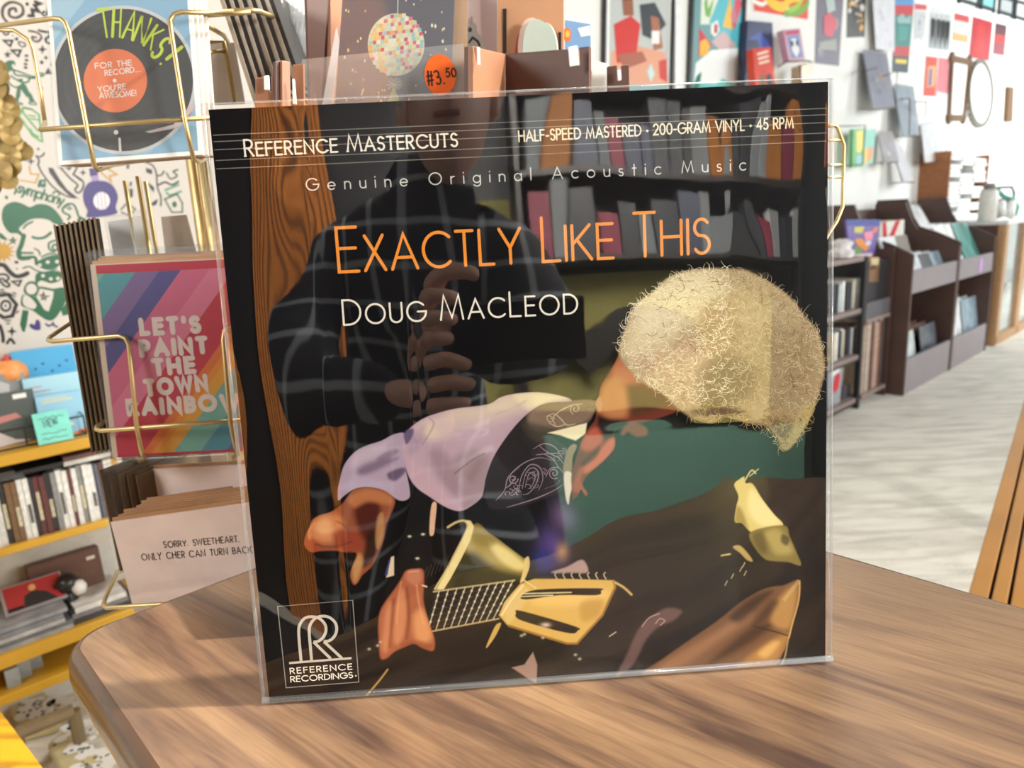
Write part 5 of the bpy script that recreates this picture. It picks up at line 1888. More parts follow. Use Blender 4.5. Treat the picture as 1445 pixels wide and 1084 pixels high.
def pic_bw(a, B):
    a.ink((180, 186, 186), 1).poly([B(.05, .05), B(.95, .05), B(.95, .9), B(.05, .9)])
    for i, (x, c) in enumerate(((.2, 44), (.42, 70), (.62, 50), (.82, 40))):
        a.ink((c - 24, c - 22, c - 22), 3).poly([B(x - .1, .32), B(x, .26), B(x + .1, .32), B(x + .1, .9), B(x + .02, .6), B(x - .06, .9)])
        a.ink((210, 208, 204), 4).poly([B(x - .05, .2), B(x + .05, .2), B(x + .05, .28), B(x - .05, .28)])
    a.ink((214, 218, 218), 2).poly([B(.05, .05), B(.95, .05), B(.95, .16), B(.05, .2)])


poster(up(P4((1311, 4), (1345, 11), (1340, 79), (1307, 75))), 'black and white photo of a group of standing figures', 'poster', pic_bw, (226, 230, 230))
poster(up(P4((1347, 18), (1368, 23), (1366, 61), (1344, 57))), 'small red, white and tan print above the wooden frame', 'poster', bands([(0, .25, (196, 80, 84)), (.25, .72, (206, 212, 200)), (.72, 1, (206, 170, 120))]), (206, 200, 190))
poster(up(P4((1373, 23), (1401, 31), (1396, 86), (1367, 81))), 'red poster with a glowing red figure', 'poster', both(bands([(0, 1, (176, 52, 62))]), lambda a, B: a.ink((222, 60, 58), 3).poly([B(.25, .2), B(.4, .1), B(.6, .2), B(.55, .45), B(.7, .9), B(.2, .9), B(.3, .45)])), (176, 60, 68))
poster(up(P4((1405, 32), (1421, 36), (1417, 79), (1401, 76))), 'dark red poster at the right end of the row', 'poster', bands([(0, .35, (96, 60, 66)), (.35, .6, (186, 60, 62)), (.6, 1, (150, 70, 80))]), (130, 70, 76))
poster(up(P4((1307, 79), (1323, 81), (1320, 136), (1303, 135))), 'narrow orange-red sheet with a violet figure', 'poster', both(bands([(0, 1, (206, 74, 58))]), lambda a, B: (a.ink((226, 170, 100), 3).poly([B(.2, .25), B(.9, .22), B(.85, .75), B(.2, .78)]), a.ink((120, 100, 160), 4).poly([B(.35, .3), B(.6, .3), B(.6, .74), B(.3, .74)]))), (206, 80, 66))
poster(up(P4((1325, 81), (1339, 83), (1337, 141), (1321, 137))), 'narrow faded pink sheet left of the wooden frame', 'poster', bands([(0, .85, (206, 120, 128)), (.85, 1, (214, 214, 216))]), (214, 170, 176))
poster(up(P4((1342, 78), (1369, 84), (1360, 171), (1337, 171))), 'empty narrow wooden frame on the white wall', 'picture frame', None, (236, 236, 234), .008, name='picture_frame', frame=(.045, (104, 70, 34)))
poster([(1366 + 17 + 17 * math.cos(k * PI / 14), 132 - 48 * math.sin(k * PI / 14)) for k in range(28)], 'large white oval panel in the bright corner of the wall', 'wall panel', None, (240, 240, 238), .02, name='oval_panel', frame=(.03, (128, 122, 112)))
for k, (x0, x1) in enumerate(((1352, 1379), (1383, 1402), (1408, 1428), (1431, 1452))):
    y0 = 2 + (x0 - 1352) * .30
    y1 = 2 + (x1 - 1352) * .30
    poster([(x0, y0), (x1, y1), (x1 + 2, y1 - 26), (x0 + 2, y0 - 26)], ['first black-framed picture in the row under the ceiling', 'turquoise picture in the black-framed row under the ceiling', 'third black-framed picture in the row under the ceiling', 'last black-framed picture in the row, near the frame edge'][k], 'picture', None, [(196, 206, 206), (130, 196, 196), (170, 176, 176), (206, 210, 210)][k], .006, 'black-framed pictures under the ceiling', name='framed_picture', frame=(.022, (44, 48, 52)))
# wooden strip hanging by the bright end
poster(up(P4((1424, 122), (1431, 123), (1429, 172), (1421, 171))), 'narrow wooden strip hanging in the bright corner', 'wood strip', None, (112, 80, 50), .03, name='wood_strip')

# ---- books and records in wire holders on the wall
WIREM = mat('brown_wire', (104, 74, 58), 0.45)


def wall_item(name, pts, t_off, label, cat, col, thick=.012, group=None, paint=None, lean=.10, bag=False):
    """a book or record standing in a wire holder: (tl, tr, br, bl)"""
    tl, tr, br, bl = pts
    P = on_t(*bl, WALL_T - t_off)
    f = Frame(P, WV, ZV + MV * lean)
    root = empty(name, f.M, label, cat, group)
    Q = f.qs([bl, br, tr, tl])
    MB().prism(Q, -thick, 0).build('cover', mat('cover_%d_%d_%d' % col, col, .35, noise=.1, scale=12), root)
    if paint:
        a = Art(5e-4, f)
        def B(u, v):
            p = [Vector(x) for x in Q]
            return tuple((p[3] * (1 - u) + p[2] * u) * (1 - v) + (p[0] * (1 - u) + p[1] * u) * v)
        paint(a, B)
        a.build('printed_picture', INK, root, colors=True)
    if bag:
        c = sum((Vector(p) for p in Q), Vector((0, 0))) / 4
        MB().prism([tuple(c + (Vector(p) - c) * 1.05) for p in Q], -thick - .002, .003).build('clear_bag', film_mat('wall_bag', 1.5, .08, (.98, .98, 1), .05), root)
    return root


def wall_wire(lines, t_off, label, name='wire_holder', r=.0035):
    p0 = on_t(lines[0][0][0], lines[0][0][1], WALL_T)
    root = empty(name, Matrix.Translation(p0), label, 'wire holder')
    for l in lines:
        m_ = MB(Matrix.Translation(-p0))
        m_.tube([on_t(x, y, WALL_T - max(.012, d if d is not None else t_off)) for x, y, d in l], r, 6)
        m_.build('wire', WIREM, root, smooth=True)
    return root


def pic_moon(a, B):
    a.ink((70, 92, 166), 1).poly([B(.1 + .0, .2), B(.5, .12), B(.85, .25), B(.95, .5), B(.9, .95), B(.2, .98)])
    a.ink((40, 48, 84), 2).poly([B(.05, .22), B(.4, .22), B(.62, .5), B(.6, .98), B(.05, .98)])
    a.ink((214, 206, 190), 3).poly([B(.3, .32), B(.5, .32), B(.5, .345), B(.3, .345)])
    a.poly([B(.28, .40), B(.52, .40), B(.52, .425), B(.28, .425)])


wall_item('book', [(1055, 29), (1090, 32), (1094, 150), (1050, 150)], .06, 'tall dark blue book with a blue moon shape, on the wall', 'book', (52, 60, 96), .03, paint=pic_moon, lean=.04)
wall_item('book', [(1062, 69), (1088, 66), (1097, 140), (1068, 140)], .16, 'red picture book in front of the dark blue one', 'book', (206, 70, 52), .03,
          paint=lambda a, B: [a.ink((240, 226, 206), 2).poly([B(.2 + .02 * k, .1 + .09 * k), B(.8, .06 + .09 * k), B(.8, .10 + .09 * k), B(.2 + .02 * k, .14 + .09 * k)]) for k in range(3)] + [a.ink((90, 110, 70), 3).poly([B(.2, .6), B(.4, .5), B(.5, .8), B(.3, .9)]), a.ink((60, 50, 60), 3).poly([B(.55, .55), B(.8, .5), B(.85, .8), B(.6, .85)])], lean=.16)
wall_item('book', [(1105, 42), (1129, 40), (1136, 85), (1113, 86)], .12, 'small pink-framed book with a black and white cat-like face', 'book', (206, 160, 176), .03,
          paint=lambda a, B: (a.ink((120, 150, 200), 1).poly([B(.15, .22), B(.85, .2), B(.88, .9), B(.2, .92)]), a.ink((236, 232, 228), 2).poly([B(.35, .3), B(.65, .3), B(.75, .7), B(.5, .9), B(.3, .7)]), a.ink((60, 60, 66), 3).poly([B(.3, .35), B(.45, .4), B(.42, .55), B(.28, .52)]), a.ink((60, 60, 66), 3).poly([B(.58, .4), B(.7, .34), B(.72, .52), B(.6, .55)]), a.ink((196, 90, 120), 3).poly([B(.1, .05), B(.9, .04), B(.9, .16), B(.1, .18)])), lean=.14)
wall_item('cardboard_box', [(1131, 93), (1147, 88), (1146, 130), (1130, 130)], .14, 'open cardboard box under the pink-framed book', 'box', (206, 182, 150), .05, lean=0)
wall_wire([[(1098, 94, .02), (1110, 87, .16), (1140, 86, .16), (1147, 88, .02)], [(1128, 92, .15), (1132, 125, .15)]], .1, 'brown wire shelf under the pink-framed book')
wall_item('record', [(1219, 71), (1251, 76), (1263, 150), (1232, 153)], .10, 'grey bagged record in the upper wire holder', 'record', (142, 146, 160), .006, paint=blobs([(156, 158, 172), (176, 160, 150), (128, 132, 150), (196, 184, 176)], 21, 9), lean=.2, bag=True)
wall_wire([[(1212, 99, .0), (1217, 101, .12), (1236, 96, .14)], [(1212, 153, .0), (1232, 155, .15), (1264, 152, .15), (1266, 100, .12), (1246, 108, .14)]], .1, 'brown wire holder of the upper bagged record')
wall_item('record', [(1262, 120), (1289, 123), (1297, 190), (1274, 192)], .10, 'blue-grey bagged record in the middle wire holder', 'record', (160, 174, 182), .006, paint=blobs([(176, 188, 194), (150, 166, 178), (196, 204, 208)], 22, 8), lean=.2, bag=True)
wall_wire([[(1267, 140, .02), (1283, 139, .14)], [(1284, 140, .14), (1283, 190, .15)], [(1264, 192, .0), (1300, 192, .15), (1303, 222, .05)], [(1290, 144, .14), (1307, 143, .14), (1306, 165, .0)]], .1, 'brown wire holder of the blue-grey record')
wall_item('book', [(1204, 182), (1219, 181), (1217, 235), (1203, 236)], .10, 'green and yellow book in the lower wire holder', 'book', (90, 170, 100), .02, paint=lambda a, B: (a.ink((232, 214, 90), 2).poly([B(.25, .06), B(.95, .05), B(.95, .5), B(.7, .66), B(.3, .6)]), a.ink((140, 196, 196), 2).poly([B(.3, .7), B(.9, .7), B(.9, .92), B(.3, .94)])), lean=.06)
wall_item('book', [(1221, 183), (1236, 182), (1232, 230), (1218, 232)], .09, 'teal and orange book beside the green one', 'book', (130, 200, 180), .02, paint=lambda a, B: (a.ink((232, 150, 100), 2).poly([B(.4, .55), B(.8, .5), B(.9, .75), B(.6, .95), B(.4, .9)]), a.ink((236, 196, 80), 1).poly([B(.05, .5), B(.4, .6), B(.4, .96), B(.05, .96)])), lean=.06)
wall_wire([[(1183, 178, .02), (1196, 178, .14), (1221, 177, .14), (1217, 232, .14), (1178, 235, .02)]], .1, 'brown wire holder around the green book')
wall_item('record', [(1239, 187), (1258, 186), (1268, 228), (1249, 230)], .10, 'grey and white record in the lower row', 'record', (172, 166, 162), .006, paint=blobs([(214, 212, 212), (190, 192, 206), (160, 152, 146)], 23, 6), lean=.2, bag=True)
wall_item('record', [(1259, 188), (1274, 212), (1290, 256), (1273, 258)], .10, 'white record below the grey and white one', 'record', (228, 228, 228), .006, lean=.2, bag=True)
wall_wire([[(1238, 230, .0), (1266, 229, .15)], [(1260, 258, .0), (1290, 257, .15)], [(1265, 230, .14), (1274, 257, .14)]], .1, 'brown wire holders of the lower white records')
wall_item('record', [(1300, 176), (1328, 170), (1333, 227), (1306, 229)], .10, 'white record beside the brown cassette rack', 'record', (236, 236, 234), .006, lean=.16, bag=True)
wall_wire([[(1290, 230, .0), (1334, 227, .15), (1338, 180, .12)]], .1, 'brown wire holder of the right-hand white record')
# ================================================================== THE DOODLE MURAL AND THE YELLOW SHELVES
MUW = mat('mural_cream_wall', (204, 198, 190), .7, noise=.02, scale=5)
mf = Frame(on_t(10, 500, WALL_T - .004), WV, ZV)
mw = MB().box((-.45, -.45, -.003), (.62, .95, 0))
mo = mw.build('wall_drawing', MUW, None, mf.M)
tag(mo, 'cream mural panel covered with black, green and purple doodles', 'mural')
a = Art(2e-4, mf)
GRN, BLKI, PUR, GLD = (16, 90, 56), (32, 30, 32), (54, 38, 110), (184, 142, 52)
PM = 1.72 / 1000


def S_(pts, w, col, lv=2, closed=False, sm=True):
    a.ink(col, lv)
    a.stroke(smooth_path(pts, 5, closed) if sm and len(pts) > 2 else pts, w * PM, px=True, closed=closed)


def F_(pts, col, lv=2, sm=True):
    a.ink(col, lv)
    a.poly(smooth_path(pts, 5, True) if sm else pts, px=True)


def Z(sc, x0, y0, pts):      # from an enlarged view: sc source px per view px
    return [(x0 + x * sc, y0 + y * sc) for x, y in pts]


k8 = 180 / 1445.0
A1 = lambda pts: Z(k8, 0, 0, pts)
A2 = lambda pts: Z(k8, 0, 130, pts)
A3 = lambda pts: Z(k8, 0, 230, pts)
A4 = lambda pts: Z(k8, 0, 350, pts)
S_(A1([(180, 130), (170, 95), (110, 110), (110, 180), (190, 200), (260, 150), (240, 60), (130, 25), (40, 80), (30, 180), (80, 250)]), 3, (70, 60, 54))
F_(A1([(285, 40), (310, 25), (330, 50), (305, 70)]), BLKI)
S_(A1([(400, 20), (460, 40), (390, 60), (440, 130), (365, 110), (375, 180), (325, 180)]), 3.6, BLKI, sm=False)
F_(A1([(545, 10), (575, 0), (560, 150), (530, 140)]), BLKI)
S_(A1([(480, 160), (500, 130), (530, 160), (500, 180)]), 2, BLKI, closed=True)
S_(A1([(40, 370), (80, 350), (95, 380), (60, 395)]), 1.8, BLKI, closed=True)
S_(A1([(40, 460), (140, 460), (115, 525)]), 2, BLKI, closed=True, sm=False)
S_(A1([(130, 570), (235, 570), (205, 640)]), 2.2, BLKI, closed=True, sm=False)
S_(A1([(170, 440), (200, 430), (190, 455), (180, 450)]), 1.4, BLKI)
S_(A1([(210, 500), (215, 475), (245, 480), (280, 490), (285, 520), (250, 530), (215, 505)]), 1.5, BLKI)
S_(A1([(85, 585), (100, 645), (55, 610), (125, 605), (70, 645)]), 1.2, BLKI, closed=True, sm=False)
for (x, y) in ((300, 630), (300, 680), (290, 725), (290, 765)):
    F_(A1([(x - 25, y), (x, y - 14), (x + 25, y + 4), (x, y + 18)]), BLKI)
F_(A1([(145, 395), (155, 400), (150, 410), (135, 405)]), BLKI)
S_(A1([(330, 350), (420, 370), (470, 420), (430, 470), (380, 460), (365, 420), (410, 425)]), 2.4, (84, 66, 60))
S_(A1([(440, 345), (500, 360), (570, 370), (560, 410), (520, 440), (530, 480), (575, 495)]), 2.8, BLKI)
def star4(cx, cy, r, col, conv):
    F_(conv([(cx, cy - r), (cx + r * .25, cy - r * .25), (cx + r, cy), (cx + r * .25, cy + r * .25), (cx, cy + r), (cx - r * .25, cy + r * .25), (cx - r, cy), (cx - r * .25, cy - r * .25)]), col, sm=False)
star4(480, 560, 58, BLKI, A1)
star4(520, 655, 34, BLKI, A1)
star4(455, 1000, 40, BLKI, A1)
F_(A1([(450, 700), (475, 685), (495, 710), (470, 730)]), BLKI)
F_(A1([(505, 840), (545, 765), (595, 840)]), BLKI, sm=False)
F_(A1([(565, 745), (590, 700), (600, 745)]), BLKI, sm=False)
# green guitarist
F_(A1([(50, 735), (85, 690), (150, 685), (175, 720), (165, 750), (120, 800)]), GRN)
F_(A1([(135, 745), (150, 725), (165, 740), (150, 775)]), (204, 198, 190), 3)
S_(A1([(130, 790), (90, 810), (80, 880), (110, 950), (190, 990), (260, 940), (215, 900)]), 1.8, GRN)
S_(A1([(150, 790), (240, 820), (380, 870), (470, 830), (490, 855), (380, 885), (330, 880)]), 1.8, GRN)
S_(A1([(150, 800), (180, 850), (260, 860), (330, 890), (310, 930), (240, 930), (150, 880), (130, 860)]), 1.8, GRN)
F_(A1([(215, 905), (250, 890), (255, 920), (220, 925)]), GRN)
F_(A1([(195, 985), (260, 940), (290, 960), (330, 1040), (360, 1100), (300, 1100), (235, 1010), (230, 1100), (180, 1100)]), GRN, sm=False)
F_(A2([(185, 0), (235, 0), (220, 60), (205, 115), (170, 110)]), GRN, sm=False)
F_(A2([(305, 0), (350, 10), (395, 110), (340, 110), (315, 50)]), GRN, sm=False)
S_(A2([(170, 115), (240, 125), (250, 140), (165, 135)]), 1.3, GRN, closed=True)
S_(A2([(335, 115), (395, 115), (410, 140), (340, 135)]), 1.3, GRN, closed=True)
# green cassette-like box
LG = (78, 150, 70)
S_(A2([(265, 175), (360, 195), (440, 255), (480, 560), (440, 545), (350, 450), (250, 330), (215, 270)]), 2, LG, closed=True, sm=False)
S_(A2([(255, 185), (260, 230), (430, 440)]), 2, LG, sm=False)
F_(A2([(215, 275), (250, 300), (285, 345), (265, 365), (230, 335)]), LG, sm=False)
F_(A2([(310, 410), (345, 410), (380, 465), (440, 500), (430, 540), (360, 500)]), LG, sm=False)
S_(A2([(325, 265), (400, 275)]), 1.6, LG)
S_(A2([(350, 300), (430, 315)]), 1.6, LG)
# pale little face, star
F_(A2([(420, 640), (440, 632), (445, 655), (425, 658)]), BLKI)
S_(A2([(410, 720), (440, 735), (480, 720), (500, 690)]), 1.8, BLKI)
S_(A2([(410, 725), (440, 770), (430, 830)]), 1.8, BLKI)
star4(350, 785, 50, (52, 44, 80), A2)
# gold outline crown
S_(A2([(330, 840), (350, 930), (440, 930), (400, 1030), (310, 1010), (230, 1000)]), 1.7, GLD, sm=False)
# black wing / feathers
F_(A3([(545, 50), (600, 60), (680, 190), (760, 300), (900, 410), (780, 370), (660, 250), (560, 110)]), BLKI, sm=False)
S_(A3([(440, 40), (480, 120), (600, 270), (740, 370), (850, 395)]), 1.8, BLKI)
S_(A3([(690, 60), (800, 180), (880, 250), (850, 300), (880, 340), (930, 300), (940, 210), (830, 130)]), 2, BLKI)
S_(A3([(760, 50), (780, 75), (800, 50)]), 2, BLKI)
S_(A3([(880, 40), (830, 130), (920, 200)]), 2, BLKI, sm=False)
star4(940, 110, 42, BLKI, A3)
# purple instrument
F_(A3([(1010, 60), (1105, 60), (1108, 140), (1020, 150)]), PUR, sm=False)
F_(A3([(1030, 150), (1110, 145), (1125, 205), (1040, 215)]), (150, 130, 180), sm=False)
F_(A3([(1040, 210), (1180, 205), (1280, 260), (1335, 380), (1310, 500), (1310, 580), (1000, 620), (990, 540), (950, 450), (940, 340), (980, 250)]), PUR)
a.ink((226, 220, 220), 3).disc(1150 * k8, 230 + 430 * k8, 92 * k8, 100 * k8, px=True)
for x in (1100, 1140, 1180):
    S_(A3([(x, 340), (x + 20, 525)]), 1.2, (150, 140, 170), 4)
S_(A3([(1120, 80), (1260, 215), (1240, 150), (1320, 130), (1200, 50)]), 2.4, GLD, sm=False)
# green scripture "symphony"
scr = Art(2e-4, mf)
scr.ink(GRN, 3)
S_(A3([(110, 240), (180, 290), (165, 350)]), 2, GRN)
scr_pts0, scr_pts1 = mf.q(*A3([(195, 330)])[0]), mf.q(*A3([(705, 480)])[0])
write(a.ink(GRN, 3), 'symphony', scr_pts0, scr_pts1, .021, .0035, .10, .3, slant=.12)
F_(A3([(445, 190), (515, 185), (520, 270), (490, 285), (470, 270), (430, 280), (425, 250)]), GRN, sm=False)
F_(A3([(475, 215), (495, 212), (497, 235), (478, 238)]), (204, 198, 190), 4, sm=False)
S_(A3([(600, 350), (620, 325), (680, 340), (660, 370)]), 1.6, GRN)
# green hand
S_(A3([(770, 640), (790, 600), (720, 560), (710, 520), (760, 470), (830, 470), (870, 540), (890, 600), (960, 640)]), 2.4, GRN)
S_(A3([(730, 490), (790, 530)]), 1.6, GRN)
S_(A3([(760, 470), (810, 520)]), 1.6, GRN)
F_(A3([(890, 600), (985, 635), (870, 660)]), GRN, sm=False)
# green singing face under a cap
F_(A3([(20, 590), (50, 490), (150, 440), (250, 460), (340, 500), (430, 465), (550, 480), (650, 560), (720, 690), (620, 690), (560, 650), (470, 630), (350, 640), (270, 690), (215, 750), (280, 820), (265, 850), (200, 800), (110, 790), (40, 700)]), GRN)
F_(A3([(60, 370), (90, 380), (85, 410), (60, 405)]), GRN)
F_(A3([(0, 790), (60, 840), (80, 875), (0, 850)]), GRN)
S_(A3([(370, 840), (430, 855), (510, 840), (575, 790)]), 3, GRN)
S_(A3([(620, 990), (590, 960), (620, 920), (650, 960), (620, 1000), (560, 980), (555, 910), (620, 880), (660, 890)]), 2, GRN)
S_(A3([(270, 820), (245, 920), (210, 1010), (230, 1080), (330, 1075)]), 4.6, GRN)
S_(A3([(240, 1020), (370, 1020)]), 2.4, GRN)
S_(A3([(390, 970), (440, 1000), (450, 1040)]), 1.8, GRN)
S_(A3([(265, 740), (300, 700), (370, 665)]), 2, GRN)
S_(A3([(145, 840), (165, 910), (105, 870), (185, 870), (120, 915)]), 1.3, GRN, closed=True, sm=False)
S_(A4([(225, 30), (240, 105), (390, 105), (410, 180)]), 3.4, GRN)
F_(A4([(410, 170), (480, 120), (600, 80), (690, 110), (670, 200), (560, 250), (450, 220)]), GRN)
F_(A4([(400, 330), (430, 280), (560, 265), (690, 270), (690, 360), (580, 400), (470, 370), (410, 400)]), GRN)
for (x, y) in ((450, 195), (540, 160), (645, 155), (485, 315), (575, 350), (655, 345)):
    a.ink((204, 198, 190), 4).disc(x * k8, 350 + y * k8, 22 * k8, 20 * k8, px=True, n=12)
S_(A4([(260, 230), (330, 210), (420, 260), (520, 275), (640, 240)]), 1.6, GRN)
S_(A4([(470, 100), (580, 60), (660, 80)]), 1.8, GRN)
# microphone, arm
F_(A4([(280, 430), (330, 380), (410, 390), (440, 460), (410, 540), (330, 540), (270, 500)]), GRN)
a.ink((204, 198, 190), 4).disc(355 * k8, 350 + 465 * k8, 62 * k8, 62 * k8, px=True)
F_(A4([(440, 440), (600, 460), (730, 450), (760, 560), (700, 690), (620, 800), (540, 820), (440, 760), (370, 710), (250, 660), (235, 600), (260, 530), (330, 540), (410, 545)]), GRN)
F_(A4([(450, 460), (605, 490), (600, 560), (550, 720), (500, 700), (440, 600), (410, 560)]), (204, 198, 190), 4, sm=False)
F_(A4([(270, 540), (330, 550), (410, 640), (380, 690), (290, 665), (255, 610)]), (204, 198, 190), 4)
S_(A4([(490, 500), (515, 590), (450, 530), (550, 545), (470, 585)]), 1.4, BLKI, 5, True, False)
F_(A4([(255, 700), (325, 710), (300, 880), (280, 950), (255, 950), (225, 870)]), GRN, sm=False)
F_(A4([(690, 700), (770, 600), (790, 750), (710, 770)]), GRN, sm=False)
# sun, purple heart, waves, nut
for k in range(14):
    an = 2 * PI * k / 14
    F_([(3 + 20 * math.cos(an), 355 + 17 * math.sin(an)), (3 + 11 * math.cos(an + .25), 355 + 9 * math.sin(an + .25)), (3 + 11 * math.cos(an - .25), 355 + 9 * math.sin(an - .25))], GLD, sm=False)
a.ink(GLD, 2).disc(3, 355, 11, 10, px=True)
F_(A4([(330, 880), (360, 855), (390, 870), (410, 815), (450, 830), (455, 925), (380, 925)]), PUR)
S_(A4([(520, 860), (545, 885), (590, 870), (600, 850), (615, 880), (650, 895)]), 2.2, PUR, sm=False)
S_(A4([(0, 190), (50, 200), (110, 270), (180, 320), (260, 310), (310, 285)]), 5, BLKI)
F_(A4([(160, 155), (190, 145), (210, 165), (185, 180)]), BLKI)
F_(A4([(180, 230), (195, 228), (205, 240), (188, 245)]), BLKI)
S_(A4([(0, 300), (60, 300), (100, 340), (70, 380), (105, 410), (90, 440), (40, 420), (0, 370)]), 2.4, BLKI)
S_(A4([(0, 350), (40, 350), (50, 380)]), 2, BLKI)
S_(A4([(135, 380), (240, 370), (210, 430)]), 2, BLKI, closed=True, sm=False)
S_(A4([(0, 540), (90, 525), (185, 640), (140, 770), (40, 790), (0, 760)]), 4, BLKI, sm=False)
a.ink(BLKI, 3).disc(65 * k8, 350 + 655 * k8, 66 * k8, 70 * k8, px=True)
a.ink((204, 198, 190), 4).disc(65 * k8, 350 + 655 * k8, 40 * k8, 42 * k8, px=True)
a.ink(BLKI, 5).disc(62 * k8, 350 + 655 * k8, 14 * k8, 14 * k8, px=True, n=10)
for (x0, y0, x1, y1) in ((0, 480, 40, 470), (0, 505, 60, 500), (120, 520, 170, 550), (150, 505, 180, 520), (60, 825, 120, 820), (75, 858, 110, 855), (190, 735, 210, 715)):
    S_(A4([(x0, y0), (x1, y1)]), 1.6, BLKI)
star4(135, 945, 62, BLKI, A4)
S_(A4([(0, 880), (30, 980), (35, 1060)]), 3.6, BLKI)
S_(A4([(80, 1080), (120, 1030), (160, 1080)]), 3, BLKI)
# the part seen between the thin rods
k5 = 180 / 976.0
A5 = lambda pts: Z(k5, 130, 200, pts)
for pts in ([(265, 170), (285, 175), (280, 210), (262, 205)], [(290, 305), (305, 310), (298, 345), (285, 335)], [(285, 360), (310, 360), (312, 420), (290, 430)], [(410, 200), (460, 215), (458, 250), (415, 235)], [(430, 310), (475, 350), (470, 390), (440, 350)]):
    F_(A5(pts), BLKI, sm=False)
S_(A5([(400, 155), (460, 180), (490, 240), (500, 350), (525, 420), (525, 490)]), 2, BLKI)
S_(A5([(495, 260), (530, 255), (550, 225)]), 2, BLKI)
S_(A5([(570, 240), (600, 285), (650, 260), (620, 230), (655, 215)]), 2, BLKI)
S_(A5([(510, 330), (560, 310), (610, 330), (660, 305)]), 2.4, BLKI)
F_(A5([(455, 470), (500, 440), (490, 480), (465, 490)]), BLKI)
S_(A5([(220, 520), (265, 470), (330, 515), (290, 570), (225, 540)]), 2, (90, 80, 74), sm=False)
S_(A5([(560, 370), (660, 330)]), 3, (90, 150, 120))
S_(A5([(570, 390), (600, 410), (680, 380)]), 3, (90, 150, 120))
S_(A5([(555, 440), (650, 400), (690, 470), (690, 540), (610, 540)]), 2, GRN, sm=False, closed=True)
a.ink(GRN, 3).disc(130 + 630 * k5, 200 + 480 * k5, 18 * k5, 24 * k5, px=True, n=12)
a.build('doodles', INK, mo, colors=True)

# gold sequin cushion-like hanging at the far left
GLDM = mat('gold_sequins', (172, 148, 94), 0.42, metal=.4, noise=.1)
gp = pd(-20, 190, 1.15)
gs = empty('gold_garland', Matrix.Translation(gp), 'hanging garland of overlapping matte gold discs at the left edge', 'garland')
rg = random.Random(2)
edge_x = lambda y: 8 + (y - 100) * .30 if y < 215 else max(6, 42 - (y - 215) * .55)
gm_ = MB(Matrix.Translation(-gp))
gm_.tube([pd(-40, 40, 1.2), pd(-45, 150, 1.2), pd(-45, 260, 1.2)], [.02, .05, .04], 10)
gm_.build('core', GLDM, gs)
for k in range(150):
    y = rg.uniform(85, 272)
    x = edge_x(y) - 9 - 55 * (rg.random() ** 1.3)
    c = pd(x, y, 1.12 + rg.uniform(-.02, .02))
    r_ = rg.uniform(.011, .016)
    nrm = Vector((rg.uniform(-.5, .6), -1, rg.uniform(-.1, .7))).normalized()
    u_ = nrm.cross(Vector((0, 0, 1))).normalized()
    v_ = u_.cross(nrm)
    mb = MB(Matrix.Translation(-gp))
    n = 14
    mb.add([tuple(c + nrm * .003)] + [tuple(c + (u_ * math.cos(2 * PI * i / n) + v_ * math.sin(2 * PI * i / n)) * r_) for i in range(n)], [(0, 1 + i, 1 + (i + 1) % n) for i in range(n)])
    if k < 90:
        mb.build('disc', GLDM, gs)
    else:
        gx = mb if k == 90 else gx
        if k > 90:
            b0 = len(gx.v)
            gx.v += mb.v
            gx.f += [[i + b0 for i in f_] for f_ in mb.f]
            gx.mi += mb.mi
            gx.fc += mb.fc
o = gx.build('discs', GLDM, gs)
o['kind'] = 'stuff'

# ---- the yellow shelf unit
YEL = mat('mustard_yellow_paint', (196, 148, 36), 0.4, noise=.06, scale=8)
TF = 1.60
TBK = WALL_T - .008
sh_s0, sh_s1 = -0.55, 0.98


def zt(x, y): return st(on_t(x, y, TF))[2]


levels = [(zt(0, 644), zt(0, 660)), (zt(0, 776), zt(0, 787)), (zt(0, 927), zt(0, 947)), (zt(0, 985), zt(0, 999))]
yo = W(.2, TF, 0)
ysh = empty('yellow_shelf_unit', Matrix.Translation(yo), 'low mustard yellow shelf unit full of music, under the mural', 'shelf unit')
TY = Matrix.Translation(-yo)


def wbox(mb, s0, s1, t0, t1, z0, z1):
    c = [W(s0, t0, z0), W(s1, t0, z0), W(s1, t1, z0), W(s0, t1, z0), W(s0, t0, z1), W(s1, t0, z1), W(s1, t1, z1), W(s0, t1, z1)]
    # WV x MV points up (s to the right, t away): counter-clockwise seen from above
    return mb.add([tuple(p) for p in c], [(3, 2, 1, 0), (4, 5, 6, 7), (0, 1, 5, 4), (1, 2, 6, 5), (2, 3, 7, 6), (3, 0, 4, 7)])


for i, (za, zb) in enumerate(levels):
    wbox(MB(TY), sh_s0, sh_s1, TF, TBK, zb, za).build('shelf', YEL, ysh, bevel=.002)
wbox(MB(TY), sh_s0 - .025, sh_s0, TF, TBK, 0, levels[0][0]).build('side_panel', YEL, ysh)
wbox(MB(TY), sh_s1, sh_s1 + .025, TF, TBK, 0, levels[0][0]).build('side_panel', YEL, ysh)
wbox(MB(TY), sh_s0, sh_s1, TBK - .006, TBK, 0, levels[0][0] - .03).build('back_panel', mat('pale_shelf_back', (190, 186, 176), .7), ysh)
zs_top, zs_mid, zs_low, zs_bot = [l[0] for l in levels]

